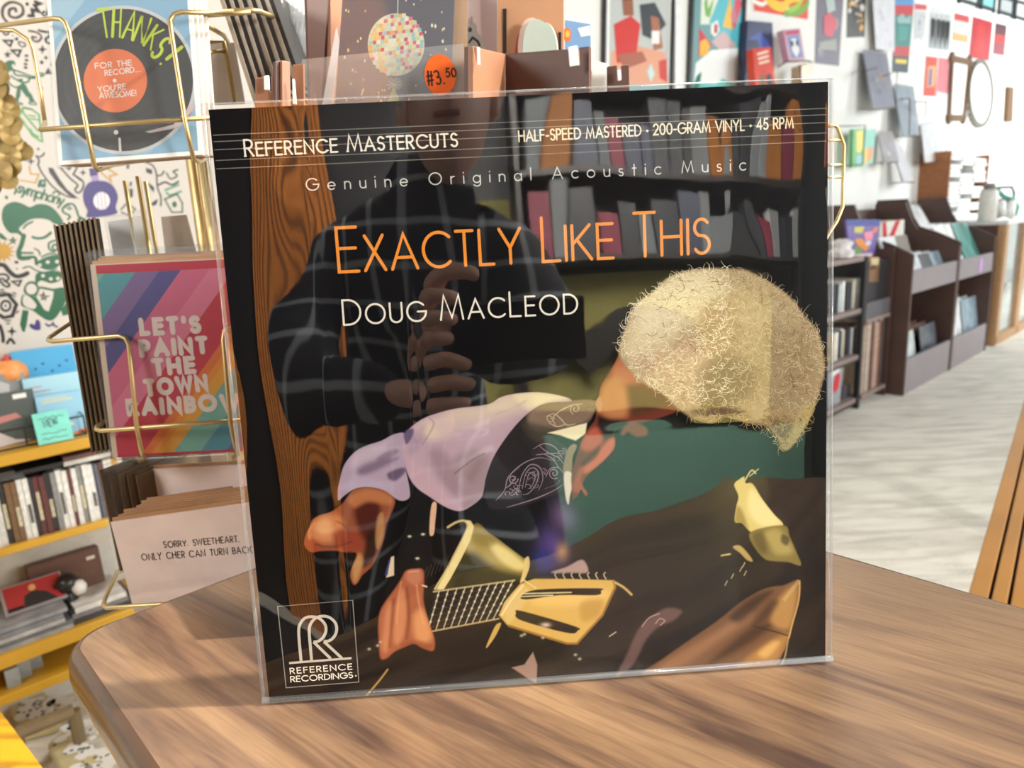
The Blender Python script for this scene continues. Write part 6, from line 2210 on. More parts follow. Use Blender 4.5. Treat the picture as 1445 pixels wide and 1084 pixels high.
# CDs standing on the middle shelf
CDC = [('white', (214, 212, 206)), ('black', (40, 38, 40)), ('brown', (110, 82, 54)), ('grey', (126, 126, 124)), ('dark green', (60, 66, 54)), ('dark red', (92, 48, 48)), ('cream', (214, 204, 180)), ('charcoal', (66, 64, 66)), ('navy', (58, 64, 84)), ('yellow', (206, 150, 50)), ('pale green', (150, 166, 120))]
order = 'w w k b b w w k r r k g w w r w g w w n r w c y c k e k p k n w k w w k w k e w c k w k c w'.split()
code = {'w': 0, 'k': 1, 'b': 2, 'g': 3, 'e': 4, 'r': 5, 'c': 6, 'y': 9, 'p': 10, 'n': 8}
case_me = None
s_ = st(on_t(0, 760, TF + .012))[0] - .004
ordn = lambda n: ['first', 'second', 'third', 'fourth', 'fifth', 'sixth', 'seventh', 'eighth', 'ninth', 'tenth', 'eleventh', 'twelfth'][n] if n < 12 else '%dth' % (n + 1) if n not in (20, 21, 22, 30, 31, 32, 40, 41, 42) else '%d%s' % (n + 1, {0: 'st', 1: 'nd', 2: 'rd'}[n % 10])
for i, ch in enumerate(order):
    nm, col = CDC[code[ch]]
    th_ = .0098 if i % 7 else .0072
    hh = .120 + rg.uniform(-.001, .004)
    o_ = W(s_, TF + .010 + rg.uniform(0, .006), zs_mid)
    f = Frame(o_, WV, ZV)
    root = empty('cd_case', f.M, '%s-spined CD case, %s from the left in the standing row' % (nm, ordn(i)), 'CD', 'CDs standing on the yellow shelf')
    wd = .009
    mb = MB()
    mb.box((0, 0, -.125), (th_ - .0008, hh, 0))
    mb.build('case', mat('spine_' + nm.replace(' ', '_'), col, .35, noise=.25, scale=90), root)
    if i % 2 == 0:
        MB().box((.0015, hh * .25, -.0005), (th_ - .0025, hh * .25 + hh * rg.uniform(.25, .5), .0006)).build('spine_title', mat('spine_ink_light' if ch in 'kbregn' else 'spine_ink_dark', (190, 180, 150) if ch in 'kbregn' else (90, 84, 80), .5, noise=.5, scale=400), root)
    s_ += th_


def shelf_box(name, px, t_front, depth, z0, h, label, cat, m, group=None, lean=0.0, x2=None, paint=None, part='body', y=None):
    """a thing standing on a shelf between two picture columns"""
    yy = y or 700
    sa, sb = st(on_t(px[0], yy, t_front))[0], st(on_t(px[1], yy, t_front))[0]
    f = Frame(W(sa, t_front, z0), WV, ZV + MV * lean)
    root = empty(name, f.M, label, cat, group)
    MB().box((0, 0, -depth), (sb - sa, h, 0)).build(part, m, root, bevel=.001)
    if paint:
        a_ = Art(3e-4, f)
        paint(a_, sb - sa, h)
        a_.build('printed_front', INK, root, colors=True)
    return root


def flat_stack(px, t0, t1, z0, n, cols, labels, group, y=720, th=.0095, cat='CD'):
    for k in range(n):
        sa, sb = st(on_t(px[0], y, t0))[0] + rg.uniform(-.01, .01), st(on_t(px[1], y, t0))[0] + rg.uniform(-.01, .01)
        f = Frame(W(sa, t0 + rg.uniform(0, .01), z0 + th * k), WV, ZV)
        root = empty('cd_case', f.M, labels[k], cat, group)
        MB().box((0, 0, -(t1 - t0)), (sb - sa, th - .0008, 0)).build('case', mat('flat_case_%d_%d_%d' % cols[k], cols[k], .25, noise=.3, scale=30), root)


# lying CDs on top of the standing row
zz = zs_mid + .127
flat_stack((-30, 36), TF + .005, TF + .14, zz, 2, [(70, 68, 68), (52, 50, 52)], ['lower of two dark CDs lying at the left above the row', 'upper of two dark CDs lying at the left above the row'], 'CDs lying on the standing row')
flat_stack((20, 100), TF + .012, TF + .145, zz + .004, 1, [(24, 22, 22)], ['black CD lying flat on the middle of the standing row'], 'CDs lying on the standing row')
flat_stack((98, 165), TF + .006, TF + .15, zz + .002, 2, [(190, 190, 180), (92, 60, 58)], ['pale-edged CD lying at the right above the row', 'dark reddish CD lying on the pale-edged one'], 'CDs lying on the standing row')

# things on the top shelf
def p_blue(a_, w, h):
    a_.ink((74, 166, 214), 1).rect(0, h * .55, w, h)
    a_.ink((120, 192, 226), 1).rect(0, 0, w, h * .55)
    a_.ink((226, 232, 232), 2).poly([(0, h * .5), (w * .3, h * .55), (w, h * .52), (w, h * .58), (0, h * .58)])
    a_.ink((240, 238, 230), 3).disc(w * .65, h * .62, w * .1, h * .06)
    for k in range(6):
        a_.ink((40, 60, 90), 3).disc(w * (.2 + .13 * k), h * (.72 + .05 * (k % 3)), w * .025, h * .012, n=8)
def p_sky(a_, w, h):
    a_.ink((170, 214, 228), 1).rect(0, 0, w, h)
    for k in range(3):
        a_.ink((196, 110, 120), 2)
        a_.stroke([(w * .12 + i * w * .035, h * (.84 - .08 * k) + (.006 if i % 2 else 0) * h) for i in range(int(6 + 4 * k))], .0018)
    a_.ink((226, 206, 196), 2).poly([(w * .75, h * .6), (w, h * .66), (w, h * .58), (w * .8, h * .56)])
def p_pale(a_, w, h):
    a_.ink((150, 200, 226), 1).rect(0, 0, w, h)
    a_.ink((196, 206, 190), 2).rect(w * .1, h * .82, w * .7, h * .88)
    a_.rect(w * .1, h * .9, w * .6, h * .94)
    a_.ink((236, 226, 206), 2).poly([(w * .35, h * .28), (w * .45, h * .34), (w * .5, h * .30), (w * .62, h * .28), (w * .66, h * .22), (w * .45, h * .2)])
    a_.ink((222, 130, 96), 2).poly([(w * .5, 0), (w * .85, h * .10), (w, h * .08), (w, 0)])
BLU = mat('blue_box_card', (120, 190, 222), .4)
shelf_box('music_box_set', (28, 116), TBK - .04, .02, zs_top, .175, 'blue box set with clouds, at the back of the yellow shelf', 'box set', BLU, paint=p_blue, y=560)
shelf_box('music_box_set', (40, 122), TBK - .075, .018, zs_top, .122, 'pale blue box set with red writing, middle of three', 'box set', BLU, paint=p_sky, y=580)
shelf_box('music_box_set', (57, 130), TBK - .11, .012, zs_top, .088, 'pale blue CD set with a cream patch, foremost of three', 'box set', BLU, paint=p_pale, y=600)
def p_grey1(a_, w, h):
    a_.ink((150, 152, 152), 1).rect(0, h * .5, w, h)
    a_.ink((206, 206, 204), 2).poly([(w * .3, h * .6), (w * .55, h * .58), (w * .62, h * .85), (w * .4, h * .92), (w * .28, h * .8)])
    a_.ink((236, 236, 232), 3).rect(w * .6, h * .9, w * .85, h * .97)
def p_grey2(a_, w, h):
    a_.ink((84, 92, 90), 1).rect(0, 0, w, h)
    a_.ink((196, 130, 124), 2).poly([(0, h * .55), (w * .6, h * .6), (w * .7, h * .5), (0, h * .42)])
    a_.ink((206, 196, 196), 2).poly([(0, h * .2), (w * .2, h * .3), (w * .5, h * .1), (w * .8, h * .04), (0, 0)])
    a_.ink((240, 240, 236), 3).rect(w * .6, h * .86, w * .86, h * .95)
shelf_box('cd_case', (-22, 40), TBK - .06, .012, zs_top, .135, 'grey CD with a pale face shape, standing in the wire tray', 'CD', mat('grey_cd', (130, 132, 132), .25), paint=p_grey1, y=560)
shelf_box('cd_case', (-26, 52), TBK - .10, .012, zs_top, .105, 'dark grey-green CD with pink streaks, front of the wire tray', 'CD', mat('grey_cd2', (90, 96, 94), .25), paint=p_grey2, y=580)
og = on_t(8, 500, TBK - .03)
of = empty('orange_toy', Matrix.Translation((og.x, og.y, zs_top)), 'small orange and peach rounded figure behind the grey CDs', 'toy')
MB().lathe([(0, 0), (.03, .0), (.034, .06), (.03, .1), (.028, .118), (0, .12)], 18).build('body', mat('peach_plastic', (222, 150, 120), .4), of, smooth=True)
MB().lathe([(.029, .118), (.034, .125), (.032, .145), (.02, .158), (0, .162)], 18).build('cap', mat('orange_plastic', (226, 150, 84), .4), of, smooth=True)
MB().lathe([(.0, .155), (.012, .16), (0, .172)], 12).build('tip', mat('red_plastic', (200, 70, 70), .4), of, smooth=True)
# black wire tray
trp = on_t(30, 620, TF + .04)
tr = empty('wire_tray', Matrix.Translation((trp.x, trp.y, zs_top)), 'low black wire tray holding the grey CDs', 'wire tray')
TT = Matrix.Translation((-trp.x, -trp.y, -zs_top))
BW = mat('black_wire', (34, 34, 36), .4)
m_ = MB(TT)
sa, sb = st(on_t(-60, 620, TF + .03))[0], st(on_t(120, 600, TF + .03))[0]
m_.tube([W(sa, TF + .03, zs_top + .04), W(sb, TF + .03, zs_top + .04), W(sb, TBK - .02, zs_top + .05)], .002, 6)
m_.tube([W(sa, TF + .03, zs_top + .003), W(sb, TF + .03, zs_top + .003), W(sb, TBK - .02, zs_top + .003)], .002, 6)
m_.build('rim', BW, tr)
for k in range(5):
    s1_ = sa + (sb - sa) * k / 4.0
    MB(TT).tube([W(s1_, TF + .03, zs_top + .003), W(s1_, TF + .03, zs_top + .04)], .0018, 6).build('upright', BW, tr)
def p_new(a_, w, h):
    a_.ink((40, 70, 74), 2)
    write(a_, 'NEW', (w * .28, h * .52), (w * .66, h * .56), h * .22, .0016, .3, jitter=.06)
    r = random.Random(9)
    for yv in (.82, .32, .16):
        a_.stroke([(w * (.15 + .07 * i), h * (yv + r.uniform(-.04, .04))) for i in range(11)], .0011)
shelf_box('price_sign', (51, 103), TF + .012, .0008, zs_top + .002, .062, 'turquoise handwritten NEW card leaning on the wire tray', 'sign', mat('turquoise_card', (118, 206, 190), .6), paint=p_new, lean=.25, y=610)

# third shelf: leaning brown board, figurine, CDs
zl = zs_low
def p_board(a_, w, h):
    a_.ink((100, 74, 36), 1)
    r = random.Random(4)
    for i in range(12):
        x = w * (.1 + .066 * i)
        a_.stroke([(x, h * .52), (x + w * .02, h * (.66 + r.uniform(-.03, .03))), (x + w * .035, h * (.54 + r.uniform(-.03, .03)))], .0028)
    a_.ink((206, 196, 180), 2).rect(w * .80, h * .80, w * .92, h * .86)
shelf_box('wooden_box', (38, 146), TF + .10, .03, zl, .118, 'dark brown wooden box lid leaning at the back of the lower shelf', 'wooden box', mat('dark_walnut_board', (84, 48, 28), .5, noise=.25, scale=20), paint=p_board, lean=.12, y=800)
fg = on_t(100, 850, TF + .07)
fig = empty('figurine', Matrix.Translation((fg.x, fg.y, zl)), 'small black and white figurine in front of the brown lid', 'figurine')
WHT, BLKP = mat('white_glaze', (214, 210, 202), .3), mat('black_glaze', (30, 28, 28), .3)
MB().lathe([(0, 0), (.018, 0), (.02, .02), (.013, .045), (.012, .06), (0, .062)], 16).build('body', BLKP, fig, smooth=True)
MB().lathe([(0, .055), (.016, .058), (.02, .07), (.013, .085), (0, .09)], 16).build('head', BLKP, fig, smooth=True)
for sgn in (-1, 1):
    MB(Matrix.Translation((.024 * sgn, 0, .062))).lathe([(0, -.014), (.012, -.010), (.015, .004), (.009, .016), (0, .018)], 14).build('ear', WHT, fig, smooth=True)
MB().lathe([(.022, .07), (.026, .076), (.012, .092), (0, .094)], 14).build('hat', BLKP, fig, smooth=True)
flat_stack((-14, 98), TF + .006, TF + .13, zl, 5, [(150, 150, 150), (100, 102, 104), (168, 166, 164), (120, 120, 122), (140, 142, 144)], [n + ' CD of the stack under the red-covered one' for n in ('lowest', 'second', 'middle', 'fourth', 'topmost')], 'CDs stacked on the lower shelf', y=880)
def p_red(a_, w, h):
    a_.ink((170, 52, 52), 1).rect(w * .05, h * .1, w * .97, h * .95)
    a_.ink((50, 44, 42), 2).poly([(w * .3, h * .1), (w * .35, h * .5), (w * .5, h * .62), (w * .7, h * .45), (w * .85, h * .1)])
    a_.ink((214, 160, 100), 3).disc(w * .5, h * .72, w * .06, h * .12, n=12)
    a_.ink((30, 28, 30), 2).rect(w * .05, h * .1, w * .3, h * .22)
f_ = shelf_box('cd_case', (6, 100), TF + .055, .010, zl + .050, .062, 'CD with a red cover lying tilted on the lower shelf stack', 'CD', mat('clear_grey_case', (150, 140, 138), .2), paint=p_red, lean=.9, y=860)
flat_stack((104, 190), TF + .01, TF + .13, zl, 3, [(60, 58, 60), (120, 118, 118), (206, 202, 196)], ['lowest of the CDs right of the red-covered one', 'middle of the CDs right of the red-covered one', 'pale top CD right of the red-covered one'], 'CDs on the right of the lower shelf', y=860, th=.012)
# bottom compartment: clear wrapped things
for k in range(3):
    shelf_box('clear_case', (8 + 18 * k, 30 + 18 * k), TF + .02 + .02 * k, .08, zs_bot, .04 + .012 * k, ['left of the clear cases in the lowest compartment', 'middle of the clear cases in the lowest compartment', 'right of the clear cases in the lowest compartment'][k], 'case', mat('clear_grey_plastic', (150, 154, 152), .15, noise=.35, scale=25), y=960)
# ================================================================== RECORD BINS ALONG THE WALL
BINM = mat('dark_brown_bin_veneer', (78, 56, 50), .5, noise=.12, scale=9)
BINL = mat('grey_lilac_bin_front', (140, 132, 135), .45, noise=.05, scale=9)
BINE = mat('tan_bin_edge', (150, 126, 104), .5)
S1, S2, S3 = 4.019, 4.823, 5.604
T0B = 1.255
TBB = 1.74
PROF = [(T0B, 0), (T0B, .745), (T0B + .11, .80), (T0B + .23, .845), (T0B + .265, .90), (T0B + .31, 1.012), (TBB, 1.012), (TBB, 0)]


def side_mb(s, th=.024, T=None, dz=0.0):
    mb = MB(T)
    n = len(PROF)
    pts = [(t, z + (dz if z > .01 else 0)) for t, z in PROF]
    vs = [tuple(W(s - th / 2, t, z)) for t, z in pts] + [tuple(W(s + th / 2, t, z)) for t, z in pts]
    fs = [tuple(range(n)), tuple(range(2 * n - 1, n - 1, -1))]
    for i in range(n):
        j = (i + 1) % n
        fs.append((i, n + i, n + j, j))
    return mb.add(vs, fs)


def zpx(x, y, t=T0B): return st(on_t(x, y, t))[2]


z_up0, z_up1 = zpx(1283, 416.6), zpx(1283, 384)
z_lo1 = zpx(1273.5, 512)
bins = []
for k, (sa, sb) in enumerate(((S1, S2), (S2, S3))):
    o = W((sa + sb) / 2, T0B, 0)
    TT = Matrix.Translation(-o)
    r_ = empty('record_bin', Matrix.Translation(o), ['dark brown two-tier record bin, nearer one beside the black shelf', 'dark brown two-tier record bin with a purple oval sticker'][k], 'record bin', 'record bins along the wall')
    bins.append(r_)
    for s in ((sa + .013, sb - .013)):
        pm = side_mb(s, .022, TT, .02 * k)
        ob = pm.build('side_panel', BINM, r_, bevel=.002)
    wbox(MB(TT), sa + .024, sb - .024, T0B + .004, T0B + .022, z_up0, z_up1).build('upper_front', BINL, r_, bevel=.001)
    wbox(MB(TT), sa + .024, sb - .024, T0B + .004, T0B + .022, 0.0, z_lo1).build('lower_front', BINL, r_, bevel=.001)
    wbox(MB(TT), sa + .024, sb - .024, T0B + .022, TBB, z_up0, z_up0 + .018).build('upper_floor', BINM, r_)
    wbox(MB(TT), sa + .024, sb - .024, T0B + .022, TBB, 0.0, .04).build('lower_floor', BINM, r_)
    wbox(MB(TT), sa + .024, sb - .024, TBB - .012, TBB, .04, .98).build('back_panel', BINM, r_)
    if k:
        cc = W(sb - .30, T0B + .003, (z_up0 + z_up1) / 2 - .004)
        f = Frame(cc - o, WV, ZV)
        MB(f.M).prism([(.030 * math.cos(t * PI / 12), .048 * math.sin(t * PI / 12)) for t in range(24)], 0, .001).build('oval_sticker', mat('violet_sticker', (206, 150, 226), .4), r_)

LPC = [(226, 228, 226), (196, 206, 206), (90, 150, 140), (60, 62, 64), (232, 232, 230), (150, 170, 180), (120, 96, 84), (206, 190, 160), (210, 216, 220), (84, 90, 100)]
LPN = ['white', 'pale grey', 'teal', 'black', 'bright white', 'grey-blue', 'brown', 'cream', 'silvery', 'slate']


def lp(s, t, z, ci, lean, label, group, size=.315, th=.005):
    f = Frame(W(s, t, z), WV, ZV * math.cos(lean) + MV * math.sin(lean))
    r_ = empty('record_sleeve', f.M, label, 'record', group)
    MB().box((0, 0, -th), (size, size, 0)).build('cover', mat('lp_cover_%d' % ci, LPC[ci], .3, noise=.3, scale=11), r_)


for k, (sa, sb) in enumerate(((S1, S2), (S2, S3))):
    bn = ['nearer', 'stickered'][k]
    for c in range(2 if k else 4):
        for j in range(6):
            ci = rg.choice((0, 4, 8, 4, 2 if c else 0)) if k else (0, 1, 8, 2, 3, 0, 5)[(j + 2 * c) % 7]
            lp(sa + .05 + (.37 if k else .185) * c, T0B + .04 + .048 * j, z_up0 + .02, ci, .42, '%s record, %s from front, %s column, upper tier, %s bin' % (LPN[ci], ordn(j), (['left', 'right'] if k else ['first', 'second', 'third', 'fourth'])[c], bn), 'records in the upper tier of the %s bin' % bn, size=.33 if k else .175)
    for c in range(2):
        for j in range(4):
            ci = rg.choice((0, 1, 5, 7)) if k else rg.choice((6, 7, 9, 1))
            lp(sa + .05 + .37 * c, T0B + .03 + .05 * j, .045, ci, .16, '%s record, %s from front, %s column, lower tier, %s bin' % (LPN[ci], ordn(j), ['left', 'right'][c], bn), 'records in the lower tier of the %s bin' % bn, size=.335 if k else .27)
# big white bagged piles on the far bin
for k in range(8):
    lp(S2 + .06 + .055 * k, T0B + .16 + .022 * k, z_up1 - .02 + .012 * k, 4, .55, '%s of the large white bagged records leaning out of the stickered bin' % ordn(k), 'white bagged records on the stickered bin')

# things in the nearer end of the bin row: low red and white box, bagged CDs
def wall_thing(name, pts, t, label, cat, m, thick=.02, paint=None, lean=.0, group=None, part='body', bag=False):
    """upright sheet or box seen at plane t: (tl, tr, br, bl)"""
    tl, tr, br, bl = pts
    f = Frame(on_t(*bl, t), WV, ZV + MV * lean)
    r_ = empty(name, f.M, label, cat, group)
    Q = f.qs([bl, br, tr, tl])
    MB().prism(Q, -thick, 0).build(part, m, r_)
    if paint:
        a_ = Art(6e-4, f)
        def B(u, v):
            p = [Vector(x) for x in Q]
            return tuple((p[3] * (1 - u) + p[2] * u) * (1 - v) + (p[0] * (1 - u) + p[1] * u) * v)
        paint(a_, B)
        a_.build('printed_front', INK, r_, colors=True)
    return r_


wall_thing('gift_box', [(1243, 314), (1276, 310), (1275, 345), (1240, 345)], 1.52, 'white box with slanting red stripes in the bin behind the comic', 'box', mat('white_box_card', (226, 222, 210), .4),
           .10, lambda a_, B: [a_.ink((206, 30, 48), 2).poly([B(x, 0), B(x + w_, 0), B(x + w_ + d_, 1), B(x + d_, 1)]) for x, w_, d_ in ((.05, .16, .12), (.62, .2, -.36))] + [a_.ink((206, 30, 48), 3).poly([B(.5, 1), B(.95, .7), B(.95, 1)])])
wall_thing('cd_case', [(1240, 336), (1262, 333), (1268, 357), (1246, 352)], 1.40, 'pale bagged CD leaning in front of the red-striped box', 'CD', mat('pale_cd', (216, 220, 222), .25), .012, lean=.3)
wall_thing('cd_case', [(1262, 333), (1279, 331), (1286, 356), (1268, 357)], 1.40, 'brownish bagged CD leaning in front of the red-striped box', 'CD', mat('brownish_cd', (126, 116, 104), .25), .012, lean=.3)

# ---- black shelf with wood boards, between the record and the bins
o = W(3.4, 1.35, 0)
ms = empty('metal_shelf', Matrix.Translation(o), 'black metal shelf with thin grey-brown boards, right of the record', 'shelf')
TT = Matrix.Translation(-o)
TS0, TS1 = 1.345, 1.62
MSB = mat('grey_brown_board', (138, 122, 116), .5, noise=.08)
zsh = [zpx(1178, 369, TS0), zpx(1176.5, 447, TS0), zpx(1174.5, 516, TS0), zpx(1173, 580, TS0)]
for z in zsh:
    wbox(MB(TT), 2.95, 3.65, TS0 + .004, TS1, z - .022, z).build('board', MSB, ms, bevel=.001)
for s in (2.96, 3.645):
    for t in (TS0 + .008, TS1 - .01):
        wbox(MB(TT), s - .014, s + .014, t - .012, t + .012, 0, zsh[0] - .0).build('post', BLK, ms)
for z in zsh[1:]:
    for t in (TS0 + .002,):
        wbox(MB(TT), 2.96, 3.64, t, t + .006, z - .03, z - .02).build('rail', BLK, ms)
# the comic, bag and papers on top
def p_comic(a_, B):
    a_.ink((62, 76, 150), 1).poly([B(0, 0), B(1, 0), B(1, .16), B(0, .16)])
    r = random.Random(6)
    for c, pts in (((206, 196, 90), [(.2, .2), (.5, .18), (.45, .36), (.2, .34)]), ((232, 140, 160), [(.5, .34), (.8, .3), (.82, .55), (.55, .55)]), ((222, 140, 60), [(.2, .5), (.45, .5), (.75, .75), (.6, .85), (.25, .66)]), ((110, 150, 70), [(.15, .7), (.35, .74), (.55, .9), (.2, .9)]), ((232, 120, 80), [(.8, .22), (.95, .2), (.92, .34), (.8, .36)]), ((206, 206, 226), [(.6, .56), (.8, .58), (.75, .7), (.58, .68)])):
        a_.ink(c, 3).poly([B(*p) for p in pts])
    a_.ink((226, 206, 210), 2).poly([B(.1, .92), B(.9, .9), B(.9, 1), B(.1, 1)])
wall_thing('comic_book', [(1194, 310), (1243, 310), (1233, 362), (1200, 364)], 1.42, 'colourful blue and purple comic standing on the black shelf', 'comic', mat('purple_comic_paper', (112, 96, 160), .35), .01, p_comic, .05)
cbag = on_t(1187, 366, 1.40)
cb = MB(Matrix.Translation((cbag.x, cbag.y, zsh[0])))
cb.lathe([(0, 0), (.05, .004), (.06, .03), (.04, .05), (.055, .075), (.02, .09), (0, .085)], 9)
o_ = cb.build('plastic_bag', mat('crinkled_white_plastic', (222, 218, 220), .3, noise=.2, scale=30), None)
tag(o_, 'small crumpled white bag on the black shelf, left of the comic', 'bag')
wall_thing('leaflet', [(1197, 366), (1208, 366), (1206, 369), (1197, 369)], 1.37, 'small red leaflet at the front of the black shelf', 'leaflet', mat('red_leaflet', (190, 40, 50), .5), .02)
wall_thing('small_box', [(1228, 363), (1241, 363), (1240, 398), (1226, 398)], 1.36, 'tan and orange-brown small box hanging at the end of the shelf', 'box', mat('tan_box', (186, 140, 96), .5), .08,
           lambda a_, B: (a_.ink((60, 44, 40), 2).poly([B(.05, .4), B(.6, .36), B(.6, .46), B(.05, .5)]), a_.ink((206, 196, 150), 2).poly([B(.1, .05), B(.9, .05), B(.9, .3), B(.1, .3)])))
# CD rows on the boards
def cd_row(x0, x1, y, z, n, h, cols, tag_, t=TS0 + .03):
    sa, sb = st(on_t(x0, y, t))[0], st(on_t(x1, y, t))[0]
    for k in range(n):
        s = sa + (sb - sa) * k / n
        ci = cols[k % len(cols)]
        f = Frame(W(s, t + rg.uniform(0, .02), z), WV, ZV)
        hh = h * rg.uniform(.88, 1)
        r_ = empty('cd_case', f.M, '%s-spined case, %s from left, %s' % (LPN[ci], ordn(k), tag_.replace('row on the ', '')), 'CD', tag_)
        MB().box((0, 0, -.13), ((sb - sa) / n * .86, hh, 0)).build('case', mat('lp_cover_%d' % ci, LPC[ci], .3, noise=.3, scale=11), r_)
cd_row(1178, 1221, 437, zsh[1], 13, .145, [9, 3, 1, 0, 9, 3, 3, 1, 7, 0, 1, 6, 1], 'row on the second board of the black shelf')
cd_row(1176, 1212, 508, zsh[2], 11, .145, [7, 0, 1, 3, 0, 7, 3, 9, 0, 3, 6], 'row on the third board of the black shelf')
# crate and box on the lowest board
cr0 = on_t(1172, 572, TS0 + .02)
f = Frame(W(st(cr0)[0], TS0 + .03, zsh[3]), WV, ZV)
r_ = empty('plastic_crate', f.M, 'grey plastic crate with a red label on the lowest shelf board', 'crate')
wc = st(on_t(1190, 570, TS0 + .02))[0] - st(cr0)[0]
mbc = MB()
mbc.prism([(0, 0), (wc * .9, 0), (wc * 1.05, .20), (-.02, .20)], -.22, 0)
mbc.build('body', mat('grey_crate_plastic', (150, 154, 160), .35), r_, bevel=.004)
a_ = Art(8e-4, f)
a_.ink((206, 44, 56), 1).poly([(wc * .2, .10), (wc * .45, .16), (wc * .8, .15), (wc * .7, .08), (wc * .4, .06)])
a_.ink((236, 236, 234), 2).poly([(wc * .1, .15), (wc * .7, .165), (wc * .7, .185), (wc * .1, .175)])
a_.build('label', INK, r_, colors=True)
wall_thing('storage_box', [(1190, 543), (1207, 545), (1206, 572), (1188, 572)], TS0 + .05, 'dark storage box beside the grey crate', 'box', mat('dark_storage_box', (88, 80, 84), .6), .15)

# ---- wooden shelf of records standing spine out, between black shelf and bins
o = W(3.85, 1.34, 0)
rs = empty('record_shelf', Matrix.Translation(o), 'dark wooden shelf with a row of records, left of the first bin', 'record shelf')
TT = Matrix.Translation(-o)
zr0, zr1 = zpx(1235, 547, 1.345), zpx(1240, 450, 1.345)
wbox(MB(TT), 3.668, 3.998, 1.335, 1.73, zr0 - .02, zr0).build('board', MSB, rs)
wbox(MB(TT), 3.668, 3.998, 1.335, 1.73, zr1, zr1 + .018).build('board', MSB, rs)
wbox(MB(TT), 3.668, 3.998, 1.34, 1.73, zr1 + .018, zr1 + .10).build('box_front', mat('charcoal_panel', (92, 88, 92), .5), rs)
wbox(MB(TT), 3.70, 3.998, 1.36, 1.73, zr1 + .10, zr1 + .30).build('box_front', mat('black_panel', (40, 38, 42), .5), rs)
wbox(MB(TT), 3.985, 3.998, 1.335, 1.73, 0, .78).build('side_panel', BINM, rs)
wbox(MB(TT), 3.668, 3.68, 1.60, 1.73, 0, .78).build('side_panel', BINM, rs)
for k in range(18):
    ci = [7, 6, 1, 7, 6, 0, 7, 9, 6, 7, 1, 6, 7, 6, 3, 1, 9, 3][k]
    f = Frame(W(3.685 + .0165 * k, 1.345 + rg.uniform(0, .012), zr0), WV, ZV)
    r_ = empty('record_sleeve', f.M, '%s-spined record, %s from the left on the wooden shelf' % (LPN[ci], ordn(k)), 'record', 'records spine out on the wooden shelf')
    MB().box((0, 0, -.25), (.0135, (zr1 - zr0) * rg.uniform(.93, .985), 0)).build('cover', mat('lp_spine_%d' % ci, [(206, 196, 186), (186, 180, 172), (0, 0, 0), (54, 50, 50), (0, 0, 0), (0, 0, 0), (168, 116, 98), (190, 168, 146), (0, 0, 0), (96, 84, 80)][ci], .5, noise=.3, scale=60), r_)

# ---- glass display case at the far right
o = W(5.9, 1.25, 0)
gc = empty('display_case', Matrix.Translation(o), 'wood-framed glass display case at the right edge', 'display case')
TT = Matrix.Translation(-o)
OAK = mat('honey_oak', (176, 136, 96), .45, noise=.12)
zc = zpx(1414, 318, 1.25)
for s in (5.86, 6.42, 7.4):
    wbox(MB(TT), s - .065, s + .05, 1.25, 1.30, 0, zc).build('post', OAK, gc, bevel=.01)
wbox(MB(TT), 5.80, 7.4, 1.25, 1.30, 0, .06).build('bottom_rail', OAK, gc)
wbox(MB(TT), 5.80, 7.4, 1.24, 1.74, zc, zc + .03).build('top', mat('pale_case_top', (226, 226, 226), .25), gc, bevel=.003)
wbox(MB(TT), 5.80, 7.4, 1.70, 1.72, 0, zc).build('back_panel', mat('grey_case_back', (160, 154, 156), .5), gc)
wbox(MB(TT), 5.80, 5.82, 1.25, 1.72, 0, zc).build('side_panel', BINM, gc)
wbox(MB(TT), 5.86, 7.38, 1.27, 1.275, .06, zc).build('glass', film_mat('case_glass', 1.5, .02, (.9, .93, .93), .05), gc)
wbox(MB(TT), 5.82, 7.38, 1.30, 1.70, .40, .41).build('shelf', film_mat('case_glass', 1.5, .02), gc)
for k in range(3):
    f = Frame(W(5.93 + .13 * k, 1.30, .06), WV, ZV)
    r_ = empty('paper_roll_bag', f.M, ['left', 'middle', 'right'][k] + ' of the bright white bags at the foot of the display case', 'bag', 'white bags in the display case')
    MB().prism(smooth_path([(0, 0), (.12, 0), (.13, .14), (.08, .30), (.03, .32), (-.01, .12)], 4, True), -.12, 0).build('body', mat('bright_white_plastic', (238, 238, 236), .4), r_, bevel=.01)

# bottle standing on the case end, seen against the bright wall
bp = on_z(1392, 313, zc + .03)
bz = zc + .03
bs, bt, _ = st(bp)
btl = empty('water_bottle', Matrix.Translation((bp.x, bp.y, bz)), 'tall off-white bottle with a grey cap standing in front of the cassette rack', 'bottle')
dist = (bp - EYE).dot(CF)
BRr = 11.5 * dist / 1000
BH = 46 * dist / 1000
MB().lathe([(0, 0), (BRr * .94, 0), (BRr, BRr * .15), (BRr, BH * .84), (BRr * .86, BH * .93), (BRr * .58, BH * .97), (0, BH * .97)], 28).build('body', mat('off_white_enamel', (206, 204, 196), .35), btl, smooth=True)
MB().lathe([(0, BH * .965), (BRr * .62, BH * .965), (BRr * .62, BH * 1.12), (BRr * .5, BH * 1.14), (0, BH * 1.14)], 24).build('cap', mat('grey_cap', (120, 116, 112), .4), btl, smooth=True)
hp = empty('wire_basket', Matrix.Translation(bp), 'dark wire handle with a green strap beside the bottle', 'basket')
m_ = MB(Matrix.Translation(-bp))
dh = dist * 1.03
for l in ([(1405, 276), (1408, 265), (1428, 264), (1431, 272), (1430, 284), (1406, 282)],):
    m_.tube([pd(x, y, dh) for x, y in l], .010, 6, closed=True)
m_.build('wire_handle', mat('blue_black_wire', (50, 72, 84), .4), hp, smooth=True)
m_ = MB(Matrix.Translation(-bp))
m_.tube([pd(x, y, dh) for x, y in [(1404, 266), (1416, 277), (1430, 282), (1436, 292), (1432, 304)]], .016, 6)
